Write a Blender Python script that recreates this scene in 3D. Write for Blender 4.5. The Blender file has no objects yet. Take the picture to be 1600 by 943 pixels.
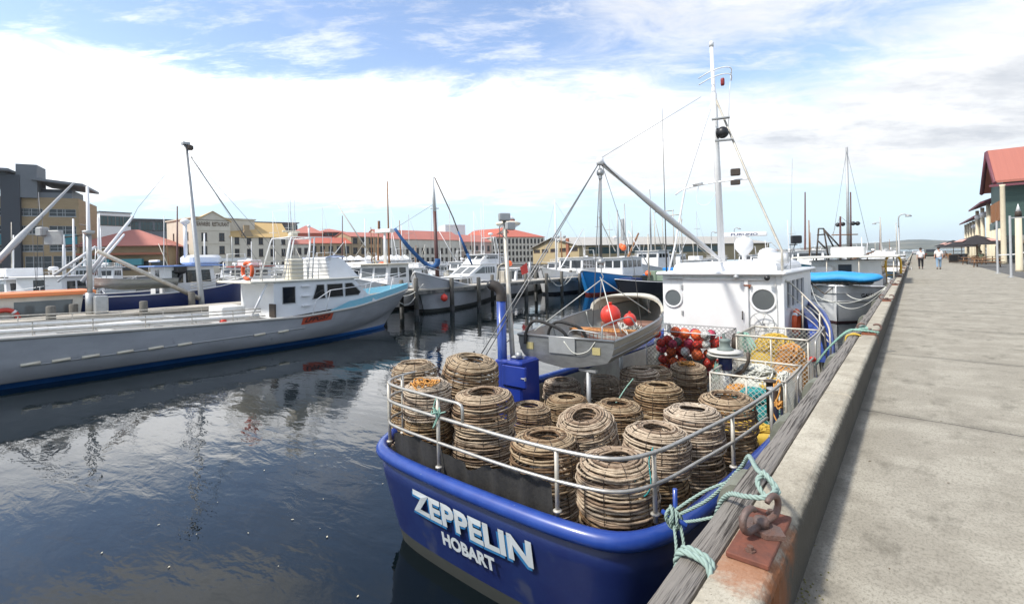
import bpy, bmesh, math, random
from mathutils import Vector, Matrix, noise
R = math.radians
rnd = random.Random(7)
S = bpy.context.scene
COL = S.collection

# ------------------------------------------------------------------ camera
FPX, ROLL, HCAM, PX0, PY0 = 765.0, 0.023, 1.65, 800.0, 405.0
YAW = math.atan(628 / 765)
cam_d = bpy.data.cameras.new('camera')
cam_d.sensor_width = 36.0
cam_d.lens = FPX / 1600 * 36
cam_d.shift_y = -(471.5 - PY0) / 1600
cam_d.clip_start = 0.05
cam_d.clip_end = 20000
cam = bpy.data.objects.new('camera', cam_d)
COL.objects.link(cam)
cam.matrix_world = (Matrix.Translation((0, 0, HCAM)) @ Matrix.Rotation(YAW, 4, 'Z')
                    @ Matrix.Rotation(R(90), 4, 'X') @ Matrix.Rotation(-ROLL, 4, 'Z'))
S.camera = cam
FV = Vector((-math.sin(YAW), math.cos(YAW), 0))
RV = Vector((math.cos(YAW), math.sin(YAW), 0))
EYE = Vector((0, 0, HCAM))
def ray(px, py):
    x = px - PX0; y = PY0 - py
    u = x * math.cos(ROLL) + y * math.sin(ROLL); v = -x * math.sin(ROLL) + y * math.cos(ROLL)
    return FV + RV * (u / FPX) + Vector((0, 0, v / FPX))
def at_d(px, py, d): return EYE + ray(px, py) * d
def at_z(px, py, z): r = ray(px, py); return EYE + r * ((z - HCAM) / r.z)
def at_x(px, py, x): r = ray(px, py); return EYE + r * (x / r.x)
def at_y(px, py, y): r = ray(px, py); return EYE + r * (y / r.y)
def hor(px): return 390.6 + .023 * (1428 - px)

# ------------------------------------------------------------------ light
SUN_EL, SUN_AZ = 50.0, 206.0          # azimuth measured from +Y clockwise (seen from above)
saz = R(SUN_AZ)
SDIR = Vector((math.sin(saz) * math.cos(R(SUN_EL)), math.cos(saz) * math.cos(R(SUN_EL)), math.sin(R(SUN_EL))))
sun_d = bpy.data.lights.new('sun', 'SUN')
sun_d.energy = 3.3
sun_d.angle = R(6.0)
sun_d.color = (1.0, 0.955, 0.88)
sun = bpy.data.objects.new('sun', sun_d)
COL.objects.link(sun)
sun.rotation_euler = (-SDIR).to_track_quat('-Z', 'Y').to_euler()
S.view_settings.view_transform = 'Standard'
S.view_settings.look = 'None'
S.view_settings.exposure = 0.55
S.view_settings.gamma = 1.0
S.view_settings.use_curve_mapping = False
S.cycles.max_bounces = 6
S.cycles.diffuse_bounces = 3
S.cycles.glossy_bounces = 4
S.cycles.transmission_bounces = 4
S.cycles.transparent_max_bounces = 8
S.cycles.caustics_reflective = False
S.cycles.caustics_refractive = False
S.cycles.use_denoising = True
S.cycles.sample_clamp_indirect = 6

W = bpy.data.worlds.new('World')
S.world = W
W.use_nodes = True
def build_world():
    nt = W.node_tree; n = nt.nodes; L = nt.links
    n.clear()
    out = n.new('ShaderNodeOutputWorld'); bg = n.new('ShaderNodeBackground')
    bg.inputs['Strength'].default_value = 0.1
    L.new(bg.outputs[0], out.inputs[0])
    sky = n.new('ShaderNodeTexSky'); sky.sky_type = 'NISHITA'; sky.sun_disc = False
    sky.sun_elevation = R(SUN_EL); sky.sun_rotation = R(SUN_AZ)
    sky.air_density = 1.0; sky.dust_density = 0.6; sky.ozone_density = 1.0
    def V(*a):
        return a
    def mth(op, a, b=None, c=None, clamp=False):
        m = n.new('ShaderNodeMath'); m.operation = op; m.use_clamp = clamp
        for i, x in enumerate((a, b, c)):
            if x is None: continue
            if isinstance(x, (int, float)): m.inputs[i].default_value = x
            else: L.new(x, m.inputs[i])
        return m.outputs[0]
    def smooth(x, lo, hi, o0=0.0, o1=1.0):
        m = n.new('ShaderNodeMapRange'); m.interpolation_type = 'SMOOTHSTEP'
        L.new(x, m.inputs['Value'])
        m.inputs['From Min'].default_value = lo; m.inputs['From Max'].default_value = hi
        m.inputs['To Min'].default_value = o0; m.inputs['To Max'].default_value = o1
        return m.outputs['Result']
    tc = n.new('ShaderNodeTexCoord')
    rot = n.new('ShaderNodeVectorRotate'); rot.rotation_type = 'Z_AXIS'; rot.inputs['Angle'].default_value = -YAW
    L.new(tc.outputs['Generated'], rot.inputs['Vector'])
    sep = n.new('ShaderNodeSeparateXYZ'); L.new(rot.outputs[0], sep.inputs[0])
    X, Y, Z = sep.outputs
    el = mth('MULTIPLY', mth('ARCSINE', Z), 180 / math.pi)
    az = mth('MULTIPLY', mth('ARCTAN2', X, Y), 180 / math.pi)     # 0 = out over the dock, + = towards the quay
    zz = mth('ADD', mth('MAXIMUM', Z, 0.0), 0.16)
    comb = n.new('ShaderNodeCombineXYZ')
    L.new(mth('DIVIDE', X, zz), comb.inputs[0]); L.new(mth('DIVIDE', Y, zz), comb.inputs[1])
    def fbm(scale, detail, rough, dist, off, stretch=(1, 1, 1), lac=2.1):
        mp = n.new('ShaderNodeMapping'); L.new(comb.outputs[0], mp.inputs[0])
        mp.inputs['Location'].default_value = off; mp.inputs['Scale'].default_value = stretch
        mp.inputs['Rotation'].default_value = (0, 0, R(28))
        t = n.new('ShaderNodeTexNoise'); t.inputs['Scale'].default_value = scale
        t.inputs['Detail'].default_value = detail; t.inputs['Roughness'].default_value = rough
        t.inputs['Distortion'].default_value = dist; t.inputs['Lacunarity'].default_value = lac
        L.new(mp.outputs[0], t.inputs['Vector'])
        return t.outputs[0]
    big = fbm(0.55, 9, 0.60, 0.3, (3.1, 1.7, 0.4), (1.0, 1.9, 1))
    fine = fbm(2.6, 12, 0.66, 0.5, (7.7, 2.2, 3.3), (1.0, 1.8, 1))
    dens = mth('ADD', mth('MULTIPLY', big, 0.50), mth('MULTIPLY', fine, 0.50))       # about 0.5 +- 0.12
    def blob(a0, e0, sa, se, amp):
        da = mth('DIVIDE', mth('SUBTRACT', az, a0), sa); de = mth('DIVIDE', mth('SUBTRACT', el, e0), se)
        r2 = mth('ADD', mth('MULTIPLY', da, da), mth('MULTIPLY', de, de))
        return mth('MULTIPLY', mth('POWER', 2.718, mth('MULTIPLY', r2, -1.0)), amp)
    bias = mth('ADD', BLOBS and 0.0 or 0.0, 0.0)
    for b in BLOBS:
        bias = mth('ADD', bias, blob(*b))
    # clear, hazy strip just above the horizon
    low = smooth(el, 2.4, 9.5, -0.30, 0.0)
    bias = mth('ADD', bias, low)
    d = mth('ADD', dens, bias)
    wisp = fbm(3.0, 11, 0.68, 0.25, (2.2, 9.1, 1.0), (1.0, 2.6, 1))
    cover = mth('MAXIMUM', smooth(d, 0.39, 0.65), mth('MULTIPLY', smooth(wisp, 0.46, 0.68), mth('MULTIPLY', smooth(el, 6, 14), 0.55)))
    thick = smooth(d, 0.50, 0.78)
    shade = fbm(1.5, 8, 0.6, 0.2, (1.4, 5.1, 2.0), (1.0, 1.6, 1))
    cr = n.new('ShaderNodeMix'); cr.data_type = 'RGBA'
    cr.inputs['A'].default_value = (7.8, 7.8, 7.8, 1); cr.inputs['B'].default_value = (4.5, 4.75, 5.15, 1)
    L.new(mth('MULTIPLY', smooth(shade, 0.40, 0.64), mth('ADD', mth('MULTIPLY', thick, 0.75), 0.25)), cr.inputs['Factor'])
    # pale air towards the horizon
    air = n.new('ShaderNodeMix'); air.data_type = 'RGBA'
    mul = n.new('ShaderNodeMix'); mul.data_type = 'RGBA'; mul.blend_type = 'MULTIPLY'; mul.inputs['Factor'].default_value = 1.0
    L.new(sky.outputs[0], mul.inputs['A']); mul.inputs['B'].default_value = (SKYMUL[0], SKYMUL[1], SKYMUL[2], 1)
    L.new(mul.outputs['Result'], air.inputs['A']); air.inputs['B'].default_value = (5.0, 6.6, 7.7, 1)
    L.new(smooth(el, 1.0, 24.0, 0.85, 0.0), air.inputs['Factor'])
    mix = n.new('ShaderNodeMix'); mix.data_type = 'RGBA'
    L.new(mth('MULTIPLY', cover, 0.97), mix.inputs['Factor'])
    glow = n.new('ShaderNodeVectorMath'); glow.operation = 'SCALE'; L.new(cr.outputs['Result'], glow.inputs[0])
    L.new(mth('ADD', blob(-28, 14, 34, 7, 1.3), 1.0), glow.inputs['Scale'])
    L.new(air.outputs['Result'], mix.inputs['A']); L.new(glow.outputs[0], mix.inputs['B'])
    L.new(mix.outputs['Result'], bg.inputs['Color'])
SKYMUL = (1.9, 1.8, 1.8)
# (azimuth, elevation, half width, half height, amount): breaks (-) and banks (+) of cloud
BLOBS = [(-14, 26, 26, 6.5, -0.17), (-4, 32, 20, 6, -0.12), (-41, 21.5, 18, 2.6, -0.24), (28, 18, 12, 5, -0.17), (-44, 9, 14, 3, -0.08),
         (-40, 12, 34, 8, 0.16), (2, 13.5, 22, 6, 0.20), (38, 12, 18, 6, 0.16), (36, 27, 22, 6, 0.13),
         (-42, 31, 27, 5.5, 0.34), (-8, 34, 16, 8, -0.12), (-40, 44, 40, 5, -0.14), (-45, 56, 50, 8, 0.14)]
build_world()

# ------------------------------------------------------------------ materials
MATS = {}
def mat(name, col, rough=0.6, metal=0.0, col2=None, nscale=4.0, namt=0.5, detail=6, bump=0.0, bscale=40.0,
        stretch=(1, 1, 1), coat=0.0, spec=0.5, sharp=None, speck=None):
    """Principled paint / metal / wood with worn second colour mixed in by noise in object space."""
    if name in MATS: return MATS[name]
    m = bpy.data.materials.new(name); m.use_nodes = True
    nt = m.node_tree; n = nt.nodes; L = nt.links
    b = n['Principled BSDF']
    b.inputs['Roughness'].default_value = rough; b.inputs['Metallic'].default_value = metal
    b.inputs['Coat Weight'].default_value = coat; b.inputs['Coat Roughness'].default_value = 0.12
    b.inputs['Specular IOR Level'].default_value = spec
    b.inputs['Base Color'].default_value = (*col, 1)
    tc = n.new('ShaderNodeTexCoord'); mp = n.new('ShaderNodeMapping'); mp.inputs['Scale'].default_value = stretch
    L.new(tc.outputs['Object'], mp.inputs[0])
    last = None
    if col2 is not None:
        t = n.new('ShaderNodeTexNoise'); t.inputs['Scale'].default_value = nscale; t.inputs['Detail'].default_value = detail
        t.inputs['Roughness'].default_value = 0.65
        L.new(mp.outputs[0], t.inputs['Vector'])
        r = n.new('ShaderNodeMapRange'); r.interpolation_type = 'SMOOTHSTEP'
        lo, hi = sharp if sharp else (0.5 - 0.25, 0.5 + 0.25)
        r.inputs['From Min'].default_value = lo; r.inputs['From Max'].default_value = hi; r.inputs['To Max'].default_value = namt
        L.new(t.outputs[0], r.inputs['Value'])
        mx = n.new('ShaderNodeMix'); mx.data_type = 'RGBA'
        mx.inputs['A'].default_value = (*col, 1); mx.inputs['B'].default_value = (*col2, 1)
        L.new(r.outputs['Result'], mx.inputs['Factor'])
        last = mx.outputs['Result']
    if speck is not None:          # (colour, scale, threshold)
        t = n.new('ShaderNodeTexNoise'); t.inputs['Scale'].default_value = speck[1]; t.inputs['Detail'].default_value = 3
        L.new(tc.outputs['Object'], t.inputs['Vector'])
        r = n.new('ShaderNodeMapRange'); r.inputs['From Min'].default_value = speck[2]; r.inputs['From Max'].default_value = speck[2] + 0.08
        L.new(t.outputs[0], r.inputs['Value'])
        mx = n.new('ShaderNodeMix'); mx.data_type = 'RGBA'
        if last is None: mx.inputs['A'].default_value = (*col, 1)
        else: L.new(last, mx.inputs['A'])
        mx.inputs['B'].default_value = (*speck[0], 1); L.new(r.outputs['Result'], mx.inputs['Factor'])
        last = mx.outputs['Result']
    if last is not None: L.new(last, b.inputs['Base Color'])
    if bump:
        t = n.new('ShaderNodeTexNoise'); t.inputs['Scale'].default_value = bscale; t.inputs['Detail'].default_value = 5
        L.new(mp.outputs[0], t.inputs['Vector'])
        bn = n.new('ShaderNodeBump'); bn.inputs['Strength'].default_value = bump; bn.inputs['Distance'].default_value = 0.02
        L.new(t.outputs[0], bn.inputs['Height']); L.new(bn.outputs[0], b.inputs['Normal'])
    MATS[name] = m
    return m

# ------------------------------------------------------------------ mesh builder
class MB:
    def __init__(s): s.v = []; s.f = []; s.mi = []; s.sm = []
    def add(s, vs, fs, mi=0, sm=False):
        o = len(s.v); s.v.extend([tuple(p) for p in vs])
        for f in fs: s.f.append(tuple(i + o for i in f)); s.mi.append(mi); s.sm.append(sm)
        return s
    def box(s, c, d, rz=0.0, mi=0, taper=1.0, rx=0.0, ry=0.0):
        M = Matrix.Translation(c) @ Matrix.Rotation(rz, 4, 'Z') @ Matrix.Rotation(rx, 4, 'X') @ Matrix.Rotation(ry, 4, 'Y')
        x, y, z = d[0] / 2, d[1] / 2, d[2] / 2; t = taper
        vs = [(-x, -y, -z), (x, -y, -z), (x, y, -z), (-x, y, -z), (-x * t, -y * t, z), (x * t, -y * t, z), (x * t, y * t, z), (-x * t, y * t, z)]
        return s.add([M @ Vector(p) for p in vs], [(3, 2, 1, 0), (4, 5, 6, 7), (0, 1, 5, 4), (1, 2, 6, 5), (2, 3, 7, 6), (3, 0, 4, 7)], mi)
    def bbox(s, c, d, b=0.01, rz=0.0, mi=0):
        """box with chamfered vertical and top edges"""
        x, y, z = d[0] / 2, d[1] / 2, d[2] / 2
        def ring(i, zz): return [(-x + i + b, -y + i, zz), (x - i - b, -y + i, zz), (x - i, -y + i + b, zz), (x - i, y - i - b, zz), (x - i - b, y - i, zz), (-x + i + b, y - i, zz), (-x + i, y - i - b, zz), (-x + i, -y + i + b, zz)]
        rings = [ring(b, -z), ring(0, -z + b), ring(0, z - b), ring(b, z)]
        M = Matrix.Translation(c) @ Matrix.Rotation(rz, 4, 'Z')
        return s.loft([[M @ Vector(p) for p in r] for r in rings], True, True, mi, False)
    def loft(s, rings, closed=True, cap=False, mi=0, sm=True, mis=None):
        n = len(rings[0]); vs = [p for r in rings for p in r]; fs = []; ms = []
        m = n if closed else n - 1
        for i in range(len(rings) - 1):
            for j in range(m):
                k = (j + 1) % n
                fs.append((i * n + j, i * n + k, (i + 1) * n + k, (i + 1) * n + j)); ms.append(mis[i] if mis else mi)
        o = len(s.v); s.v.extend([tuple(p) for p in vs])
        for f, q in zip(fs, ms): s.f.append(tuple(i + o for i in f)); s.mi.append(q); s.sm.append(sm)
        if cap:
            s.f.append(tuple(o + j for j in reversed(range(n)))); s.mi.append(ms[0]); s.sm.append(False)
            s.f.append(tuple(o + (len(rings) - 1) * n + j for j in range(n))); s.mi.append(ms[-1]); s.sm.append(False)
        return s
    def tube(s, pts, r=0.02, n=8, closed=False, cap=True, mi=0):
        pts = [Vector(p) for p in pts]; N = len(pts)
        if N < 2: return s
        rs = r if isinstance(r, (list, tuple)) else [r] * N
        up = Vector((0.013, 0.017, 1)); rings = []; prev = None
        for i, p in enumerate(pts):
            if closed: t = pts[(i + 1) % N] - pts[i - 1]
            else: t = pts[min(i + 1, N - 1)] - pts[max(i - 1, 0)]
            if t.length < 1e-9: t = Vector((0, 0, 1))
            t.normalize()
            a = (prev - t * prev.dot(t)) if prev is not None else t.cross(up)
            if a.length < 1e-4: a = t.cross(Vector((1, 0, 0)))
            a.normalize(); prev = a; b = t.cross(a)
            rings.append([p + (a * math.cos(2 * math.pi * k / n) + b * math.sin(2 * math.pi * k / n)) * rs[i] for k in range(n)])
        if closed: rings.append(rings[0])
        return s.loft(rings, True, cap and not closed, mi, True)
    def cyl(s, a, b, r, r2=None, n=12, mi=0):
        return s.tube([a, b], [r, r if r2 is None else r2], n, False, True, mi)
    def lathe(s, prof, c=(0, 0, 0), n=20, mi=0, M=None, cap=True, sm=True, mis=None):
        c = Vector(c)
        rings = [[Vector((r * math.cos(2 * math.pi * k / n), r * math.sin(2 * math.pi * k / n), z)) for k in range(n)] for r, z in prof]
        rings = [[(c + (M @ p if M else p)) for p in rg] for rg in rings]
        return s.loft(rings, True, cap, mi, sm, mis)
    def ball(s, c, r, n=12, mi=0, sz=1.0):
        k = max(5, n // 2)
        return s.lathe([(max(1e-4, r * math.sin(math.pi * i / k)), -r * sz * math.cos(math.pi * i / k)) for i in range(k + 1)], c, n, mi)
    def prism(s, poly, fn, h0, h1, mi=0):
        """poly: 2D outline, fn(u, v, h) -> 3D"""
        n = len(poly); a = [fn(u, v, h0) for u, v in poly]; b = [fn(u, v, h1) for u, v in poly]
        fs = [tuple(range(n)), tuple(reversed(range(n, 2 * n)))] + [((i + 1) % n, i, i + n, (i + 1) % n + n) for i in range(n)]
        return s.add(a + b, fs, mi)
    def quad(s, a, b, c, d, mi=0): return s.add([a, b, c, d], [(0, 1, 2, 3)], mi)
    def build(s, name, mats, parent=None, loc=None, fix=True):
        me = bpy.data.meshes.new(name); me.from_pydata(s.v, [], s.f)
        ms = mats if isinstance(mats, (list, tuple)) else [mats]
        for m in ms: me.materials.append(m)
        me.polygons.foreach_set('material_index', s.mi); me.polygons.foreach_set('use_smooth', s.sm)
        me.update()
        if fix:
            bm = bmesh.new(); bm.from_mesh(me); bmesh.ops.recalc_face_normals(bm, faces=bm.faces); bm.to_mesh(me); bm.free()
        o = bpy.data.objects.new(name, me); COL.objects.link(o)
        if parent is not None: o.parent = parent
        if loc is not None: o.location = loc
        return o

def tag(o, label=None, cat=None, group=None, kind=None):
    if label: o['label'] = label
    if cat: o['category'] = cat
    if group: o['group'] = group
    if kind: o['kind'] = kind
    return o
def thing(name, label, cat, loc=(0, 0, 0), rz=0.0, group=None):
    o = bpy.data.objects.new(name, None); o.empty_display_size = 0.2; COL.objects.link(o)
    o.location = loc; o.rotation_euler = (0, 0, rz)
    return tag(o, label, cat, group)
def dup(root, loc, rz=0.0, label=None, group=None, scale=None):
    def cp(o, par):
        c = o.copy(); COL.objects.link(c); c.parent = par
        for ch in [k for k in ALLCH.get(o.name, [])]: cp(ch, c)
        return c
    ALLCH = {}
    for ob in COL.objects:
        if ob.parent: ALLCH.setdefault(ob.parent.name, []).append(ob)
    r = cp(root, None); r.location = loc; r.rotation_euler = (0, 0, rz)
    if scale is not None: r.scale = scale if isinstance(scale, (tuple, list, Vector)) else (scale,) * 3
    if label: r['label'] = label
    if group: r['group'] = group
    return r
def smoothline(pts, k=6, closed=False):
    pts = [Vector(p) for p in pts]; out = []; N = len(pts)
    rng = N if closed else N - 1
    for i in range(rng):
        p1 = pts[i]; p2 = pts[(i + 1) % N]
        p0 = pts[i - 1] if (closed or i > 0) else p1 * 2 - p2
        p3 = pts[(i + 2) % N] if (closed or i + 2 < N) else p2 * 2 - p1
        for j in range(k):
            t = j / k
            out.append(0.5 * ((2 * p1) + (p2 - p0) * t + (2 * p0 - 5 * p1 + 4 * p2 - p3) * t * t + (3 * p1 - p0 - 3 * p2 + p3) * t ** 3))
    if not closed: out.append(pts[-1])
    return out
def sag(a, b, s, n=14):
    a = Vector(a); b = Vector(b)
    return [a.lerp(b, i / n) - Vector((0, 0, s * 4 * (i / n) * (1 - i / n))) for i in range(n + 1)]
def twisted(mb, pts, rr, pitch=None, n=5, mi=0, strands=3):
    """three-strand laid rope along pts"""
    pts = [Vector(p) for p in pts]; pitch = pitch or rr * 7
    # resample
    d = [0.0]
    for a, b in zip(pts, pts[1:]): d.append(d[-1] + (b - a).length)
    tot = d[-1]; N = max(4, int(tot / (pitch / 7))); rs = []; j = 0
    for i in range(N + 1):
        t = tot * i / N
        while j < len(d) - 2 and d[j + 1] < t: j += 1
        u = (t - d[j]) / max(1e-9, d[j + 1] - d[j]); rs.append(pts[j].lerp(pts[j + 1], min(1, u)))
    frames = []; prev = None
    for i in range(len(rs)):
        t = (rs[min(i + 1, N)] - rs[max(i - 1, 0)]).normalized()
        a = (prev - t * prev.dot(t)) if prev is not None else t.cross(Vector((0.1, 0.2, 1)))
        if a.length < 1e-5: a = t.cross(Vector((1, 0, 0)))
        a.normalize(); prev = a; frames.append((a, t.cross(a)))
    for s in range(strands):
        ln = []
        for i, p in enumerate(rs):
            ph = 2 * math.pi * (tot * i / N / pitch + s / strands); a, b = frames[i]
            ln.append(p + (a * math.cos(ph) + b * math.sin(ph)) * rr * 0.5)
        mb.tube(ln, rr * 0.52, n, mi=mi)
    return mb
def text_mesh(body, bold=0.0, shear=0.0):
    cu = bpy.data.curves.new('txt', 'FONT'); cu.body = body; cu.size = 1.0; cu.offset = bold; cu.shear = shear
    cu.resolution_u = 3
    o = bpy.data.objects.new('txt', cu); COL.objects.link(o)
    bpy.context.view_layer.update()
    me = bpy.data.meshes.new_from_object(o.evaluated_get(bpy.context.evaluated_depsgraph_get()))
    vs = [v.co.copy() for v in me.vertices]; fs = [tuple(p.vertices) for p in me.polygons]
    bpy.data.objects.remove(o); bpy.data.curves.remove(cu); bpy.data.meshes.remove(me)
    x0 = min(v.x for v in vs); x1 = max(v.x for v in vs); y0 = min(v.y for v in vs); y1 = max(v.y for v in vs)
    return [((v.x - x0) / (x1 - x0), (v.y - y0) / (y1 - y0)) for v in vs], fs
def lettering(mb, body, fn, bold=0.02, shear=0.0, mi=0, off=0.0):
    """map text (unit square u, v) through fn(u, v) -> 3D"""
    uv, fs = text_mesh(body, bold, shear)
    return mb.add([fn(u, v) for u, v in uv], fs, mi)

# palette
M_ = {}
def P(name, *a, **k): M_[name] = mat(name, *a, **k); return M_[name]
P('white_paint', (.80, .80, .80), .35, col2=(.66, .65, .62), nscale=2.5, namt=.45, coat=.2)
P('old_white_paint', (.70, .70, .68), .5, col2=(.45, .42, .37), nscale=5, namt=.6, sharp=(.5, .75))
P('cream_paint', (.78, .72, .58), .5, col2=(.6, .52, .38), nscale=2, namt=.5)
P('blue_hull', (.004, .012, .085), .45, col2=(.010, .026, .115), nscale=2.2, namt=.9, coat=.12, bump=.10, bscale=5, speck=((.035, .045, .10), 2.3, .62))
P('roll_blue', (.010, .04, .24), .36, col2=(.025, .075, .33), nscale=4, namt=.7, coat=.4, bump=.04, bscale=9, speck=((.25, .3, .4), 9, .70))
P('boot_grey', (.042, .046, .042), .7, col2=(.03, .035, .03), nscale=8)
P('deck_grey', (.25, .25, .22), .8, col2=(.14, .13, .11), nscale=5, namt=.8, bump=.2, bscale=30)
P('steel', (.55, .53, .49), .42, .75, col2=(.36, .33, .27), nscale=14, namt=.7)
P('galv', (.42, .43, .43), .5, .5, col2=(.3, .3, .29), nscale=8)
P('pipe_pale', (.55, .53, .48), .5, .3, col2=(.38, .33, .25), nscale=10, namt=.8)
P('dark_steel', (.06, .055, .05), .6, .4, col2=(.12, .07, .04), nscale=12)
P('rust', (.26, .075, .03), .85, col2=(.13, .045, .025), nscale=9, namt=.8, bump=.4, bscale=60)
P('red_primer', (.19, .062, .036), .85, col2=(.10, .042, .03), nscale=14, namt=.8, bump=.25, bscale=50)
P('old_iron', (.14, .11, .10), .6, .35, col2=(.22, .09, .05), nscale=16, namt=.6, bump=.3, bscale=80)
P('black_rubber', (.02, .02, .02), .7, col2=(.045, .042, .038), nscale=30, namt=.9, bump=.3, bscale=90)
P('black_plastic', (.015, .015, .017), .4)
P('window_glass', (.012, .016, .02), .06, spec=.7)
P('cabin_glass', (.10, .11, .115), .08, spec=.7, col2=(.12, .13, .13), nscale=1.5, namt=.8)
P('aluminium', (.36, .365, .36), .4, .75, col2=(.22, .22, .215), nscale=3, namt=.9, stretch=(1, .3, 3))
P('alu_inside', (.38, .39, .37), .55, .3, col2=(.30, .30, .26), nscale=6, namt=.8)
P('cane_pale', (.54, .42, .28), .75, col2=(.24, .17, .10), nscale=14, namt=.9, bump=.3, bscale=70)
P('cane_mid', (.42, .30, .185), .75, col2=(.16, .10, .055), nscale=14, namt=.9, bump=.3, bscale=70)
P('cane_dark', (.25, .155, .085), .8, col2=(.09, .055, .03), nscale=14, namt=.9, bump=.3, bscale=70)
def vary(m, lo, hi):
    n = m.node_tree.nodes; L = m.node_tree.links; b = n['Principled BSDF']; src = b.inputs['Base Color'].links[0].from_socket
    o = n.new('ShaderNodeObjectInfo'); r = n.new('ShaderNodeMapRange'); r.inputs['To Min'].default_value = lo; r.inputs['To Max'].default_value = hi
    L.new(o.outputs['Random'], r.inputs['Value']); h = n.new('ShaderNodeHueSaturation'); L.new(r.outputs['Result'], h.inputs['Value']); L.new(src, h.inputs['Color'])
    r2 = n.new('ShaderNodeMapRange'); r2.inputs['To Min'].default_value = 1.25; r2.inputs['To Max'].default_value = .75; L.new(o.outputs['Random'], r2.inputs['Value']); L.new(r2.outputs['Result'], h.inputs['Saturation'])
    L.new(h.outputs[0], b.inputs['Base Color'])
for c_ in ('cane_pale', 'cane_mid', 'cane_dark'): vary(M_[c_], .68, 1.12)
P('weathered_white', (.80, .80, .79), .4, col2=(.56, .50, .42), nscale=2.2, namt=.6, stretch=(4, 4, .35), sharp=(.52, .78), coat=.1)
P('wire_dark', (.05, .035, .025), .7)
P('net_dark', (.02, .018, .015), .9)
P('buoy_red', (.72, .055, .03), .38, col2=(.5, .03, .03), nscale=6)
P('buoy_orange', (.80, .16, .04), .4, col2=(.7, .09, .03), nscale=6)
P('buoy_grey', (.19, .22, .20), .5, col2=(.1, .12, .11), nscale=10)
P('buoy_pink', (.60, .06, .12), .45, col2=(.4, .03, .08), nscale=8)
P('buoy_white', (.7, .7, .66), .45, col2=(.5, .5, .45), nscale=8)
P('rope_green', (.29, .385, .34), .85, col2=(.19, .27, .235), nscale=40)
P('rope_mint', (.27, .45, .37), .85, col2=(.17, .31, .25), nscale=30)
P('rope_teal', (.03, .30, .30), .8, col2=(.02, .18, .20), nscale=20)
P('rope_yellow', (.58, .40, .06), .8, col2=(.42, .26, .04), nscale=20)
P('rope_orange', (.62, .30, .07), .8, col2=(.45, .2, .05), nscale=20)
P('rope_white', (.62, .62, .56), .85, col2=(.45, .44, .38), nscale=20)
P('wire_grey', (.25, .25, .25), .5, .5)
P('orange_ring', (.75, .12, .03), .5, col2=(.6, .08, .02), nscale=4)
P('timber_grey', (.225, .205, .18), .9, col2=(.045, .038, .032), nscale=5, namt=.95, stretch=(13, .33, 13), bump=1.0, bscale=6, detail=12, sharp=(.50, .60))
P('pile_wood', (.16, .15, .13), .9, col2=(.07, .065, .055), nscale=6, stretch=(4, 4, .4), bump=.6, bscale=12)
P('pile_wet', (.02, .02, .017), .6, col2=(.01, .012, .01), nscale=5)
P('pier_deck', (.50, .46, .39), .9, col2=(.33, .30, .25), nscale=1.3, namt=.8)
P('pier_side', (.20, .19, .17), .9, col2=(.06, .06, .055), nscale=2.5, namt=.9, sharp=(.42, .62))
P('glass_dark', (.03, .035, .04), .15)
P('brown_wood', (.28, .13, .05), .6, col2=(.18, .08, .03), nscale=6)
P('blue_cover', (.03, .30, .62), .6, col2=(.02, .22, .52), nscale=2.5, bump=.7, bscale=3.5)
P('skin', (.50, .28, .2), .55)
P('hair_dark', (.02, .015, .012), .6)
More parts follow.
